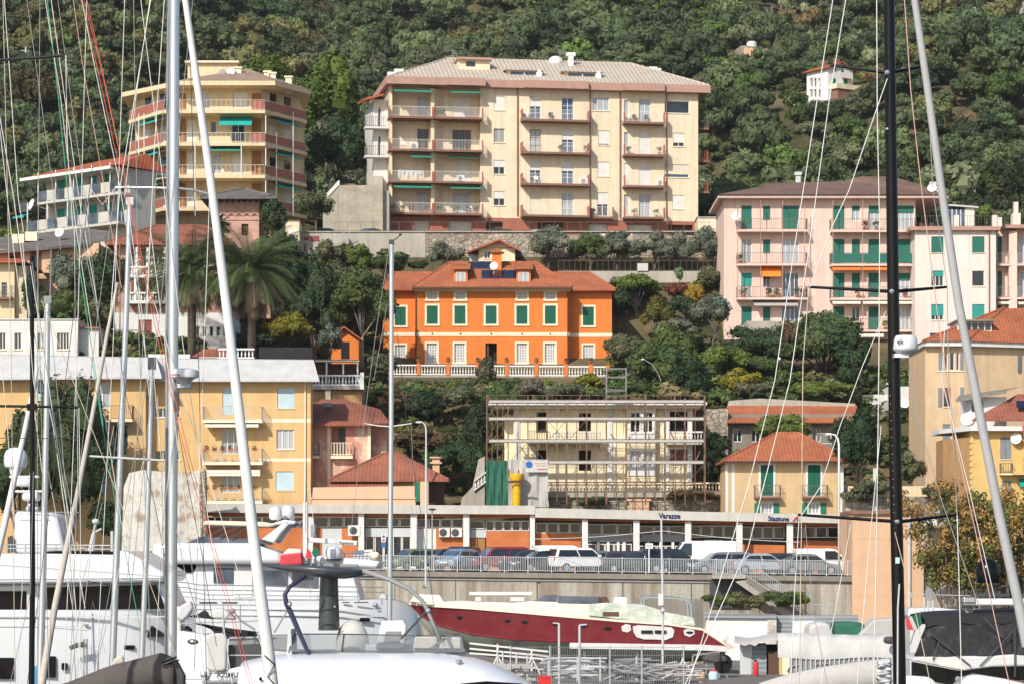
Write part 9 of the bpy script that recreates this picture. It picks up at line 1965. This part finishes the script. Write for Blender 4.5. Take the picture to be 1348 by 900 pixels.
	t=mast('sailboat_mast','grey mast with a bulky head beside the black left mast',64,[(63,394),(61,560),(57,740),(52,935)],.058,.085,'alu'); MB().box(t.xd(58,0),t.xd(68,0),-.06,.06,t.zd(400,0),t.zd(390,0)).tube([t.pt(66,392),t.pt(67.5,330)],.014,5).build('masthead','mid_grey',t.o); stays(t,[(G_,.012,(64,400),(80,560),(92,720),(100,905)),(W,.012,(60,400),(44,560),(30,760),(22,905)),(W,.012,(98,300),(99,420),(102,560),(103,660))])
	t=mast('furled_sail','cream furled sail slanting down across the ochre house',63,[(155,372),(142,436),(122,545),(104,640),(88,720),(72,800),(58,880),(52,930)],.035,.09,'sail_cream','sail','furled_cloth')
	t=mast('furled_sail','pale furled sail slanting at the far left behind the black mast',65,[(50,480),(34,560),(20,625),(6,690),(-6,740)],.05,.085,'sail_white','sail','furled_cloth')
	t=mast('sailboat_mast','short grey mast standing between the silver masts',68,[(200,478),(197,600),(192,740),(184,935)],.05,.075,'alu'); MB().box(t.xd(195,0),t.xd(205,0),-.05,.05,t.zd(486,0),t.zd(470,0)).build('masthead','dark_grey',t.o); stays(t,[(TN,.016,(207,520),(212,600),(216,760)),(G_,.012,(195,490),(170,640),(140,800),(120,905)),(W,.012,(202,490),(214,620),(224,760))])
	MB().tube([t.pt(160,762),t.pt(190,764),t.pt(216,762)],.012,5).build('spreader','mid_grey',t.o)
	t=mast('sailboat_mast','sailboat mast hidden past the left edge whose black spreader reaches in',56,[(-16,-60),(-16,300),(-15,935)],.09,.09,'black_gloss'); MB().tube([t.pt(-16,80),t.pt(40,77),t.pt(87,73)],.03,7).build('spreader','black_gloss',t.o); stays(t,[(W,.012,(87,73),(88,180),(96,300)),(G_,.012,(86,73),(90,220),(130,420))])
	# centre mast
	pass
	t=mast('sailboat_mast','slender silver mast standing alone left of the orange villa',92,[(515.5,318),(515,560),(513,815),(512.5,940)],.075,.085,'alu'); MB().tube([t.pt(480,557),t.pt(497,560),t.pt(514,561),t.pt(542,557)],.02,6).build('spreader','rail_white',t.o); MB().tube([t.pt(516,318),t.pt(524,313),t.pt(527,309)],.02,5).ball(t.pt(527,309),.05,.05,.05,6,4).build('wind_vane','dark_grey',t.o); MB().box(t.xd(512,0),t.xd(519,0),-.09,.09,t.zd(322,0),t.zd(316,0)).build('masthead','dark_grey',t.o)
	stays(t,[(G_,.014,(513,322),(496,430),(481,540),(462,700)),(G_,.013,(510,400),(492,500)),(K,.016,(523,440),(536,560),(556,690),(578,850)),(G_,.012,(541,557),(545,640),(556,760),(570,838))])
	t=mast('antenna_pole','thin white pole with a hook end hanging before the parked cars',118,[(561,590),(561,680),(560.5,770)],.045,.045,'light_grey','pole'); MB().tube([t.pt(560.5,768),t.pt(556,772),t.pt(562,773)],.03,5).build('hook','dark_grey',t.o)
	t2=mast('antenna_pole','thin white whip aerials rising beside the radar arm of the second yacht',119,[(402,600),(401,700)],.03,.05,'rail_white','aerial'); stays(t2,[(W,.02,(408,640),(412,680),(414,700))]); MB().tube([t2.pt(413,690),t2.pt(413,706)],.12,8).build('aerial_block','mid_grey',t2.o)
	# black mast on the right
	t=mast('sailboat_mast','tall glossy black mast with three pairs of black spreaders at the right',50,[(1169.5,-60),(1170.5,0),(1175,330),(1178.5,600),(1185,935)],.092,.115,'black_gloss',n=16)
	for (a,b,c,d_,e,f_) in ((1093,86,1168,96,1216,88),(1064,378,1174,384,1247,378),(1050,677,1181,686,1260,677)):
		MB().tube([t.pt(a,b,.2),t.pt(c,d_,0)],.024,7,.034).build('spreader','black_gloss',t.o); MB().tube([t.pt(c+5,d_,0),t.pt(e,f_,.2)],.034,7,.024).build('spreader','black_gloss',t.o); MB().ball(t.pt(c,d_,-.08),.05,.05,.05,10,6).build('spreader_root','steel',t.o)
	d=MB().lathe([(.1,-.2),(.2,-.14),(.22,-.1),(.2,.06),(.17,.12),(.02,.13)],n=24).build('radar_dome','white_gel',t.o,smooth='auto'); d.location=t.pt(1192,451,-.28); MB().box(-.2,.05,-.08,.3,-.26,-.19).build('radar_bracket','white_gel',d)
	text('aG',.085,(-.17,-.2,-.03),'black_text',d,'lettering',.003,(R(90),R(-6),R(-20)),.003)
	MB().box(t.xd(1177.5,0),t.xd(1183,0),-.13,-.11,t.zd(741,0),t.zd(733,0)).build('sticker','pale_blue',t.o); MB().tube([t.pt(1181.5,935,-.14),t.pt(1182,800,-.14),t.pt(1184,768,-.14)],.016,6).build('winch_tube','light_grey',t.o)
	m=MB()
	for i in range(16): m.ball(t.pt(1172+i*.35,520+i*11,-.1),.008,.008,.008,5,3)
	m.build('mast_rivets','light_grey',t.o)
	for y_ in (170,505): MB().ball(t.pt(1168,y_,-.08),.03,.03,.03,8,5).build('fitting','steel',t.o)
	stays(t,[(W,.014,(1098,-10),(1076,130),(1050,300),(1020,500),(985,640),(905,905)),(W,.014,(1115,-10),(1092,130),(1066,320),(1040,500),(985,720),(900,905)),(W,.014,(1154,-10),(1155,160),(1158,300),(1157,480),(1154,700),(1150,905)),(PK,.014,(1190,-10),(1199,120),(1212,240),(1235,420),(1260,590),(1330,905)),(G_,.012,(1220,90),(1228,250),(1247,378)),(W,.014,(1168,104),(1145,170),(1118,250),(1095,300),(1066,378)),(W,.012,(1166,410),(1136,480),(1106,560),(1080,640),(1055,678)),(TN,.014,(1065,378),(1057,480),(1055,700),(1052,905)),(G_,.012,(1247,378),(1249,500),(1256,600),(1260,677)),(W,.014,(1260,677),(1263,780),(1266,905)),(W,.012,(1246,385),(1240,500),(1275,640),(1310,790)),(G_,.012,(1190,440),(1205,540),(1240,660),(1290,800)),(W,.012,(1052,680),(1046,780),(1040,905)),(TN,.012,(1178,700),(1204,800),(1226,905)),(W,.012,(1160,560),(1146,700),(1128,905)),(W,.011,(1120,690),(1100,800),(1080,905)),(G_,.010,(1060,690),(1070,800),(1090,905))])
	f=mast('furled_sail','grey furled sail slanting down at the right edge',48,[(1198,-60),(1204,0),(1220,110),(1238,240),(1262,400),(1289,540),(1316,680),(1340,790),(1352,850)],.055,.092,'sail_grey','sail','furled_cloth')
rig()
def haze():
	T_=NT('thin_air'); T_.t.nodes.remove(T_.b); vol=T_.n('ShaderNodeVolumePrincipled'); vol.inputs['Color'].default_value=(.93,.96,1,1); vol.inputs['Density'].default_value=.00008; vol.inputs['Anisotropy'].default_value=.2
	T_.l(vol.outputs[0],T_.t.nodes['Material Output'].inputs['Volume'])
	o=MB().box(-430,430,-70,910,-4.5,215).build('haze',T_.m); tag(o,kind='stuff')
haze()
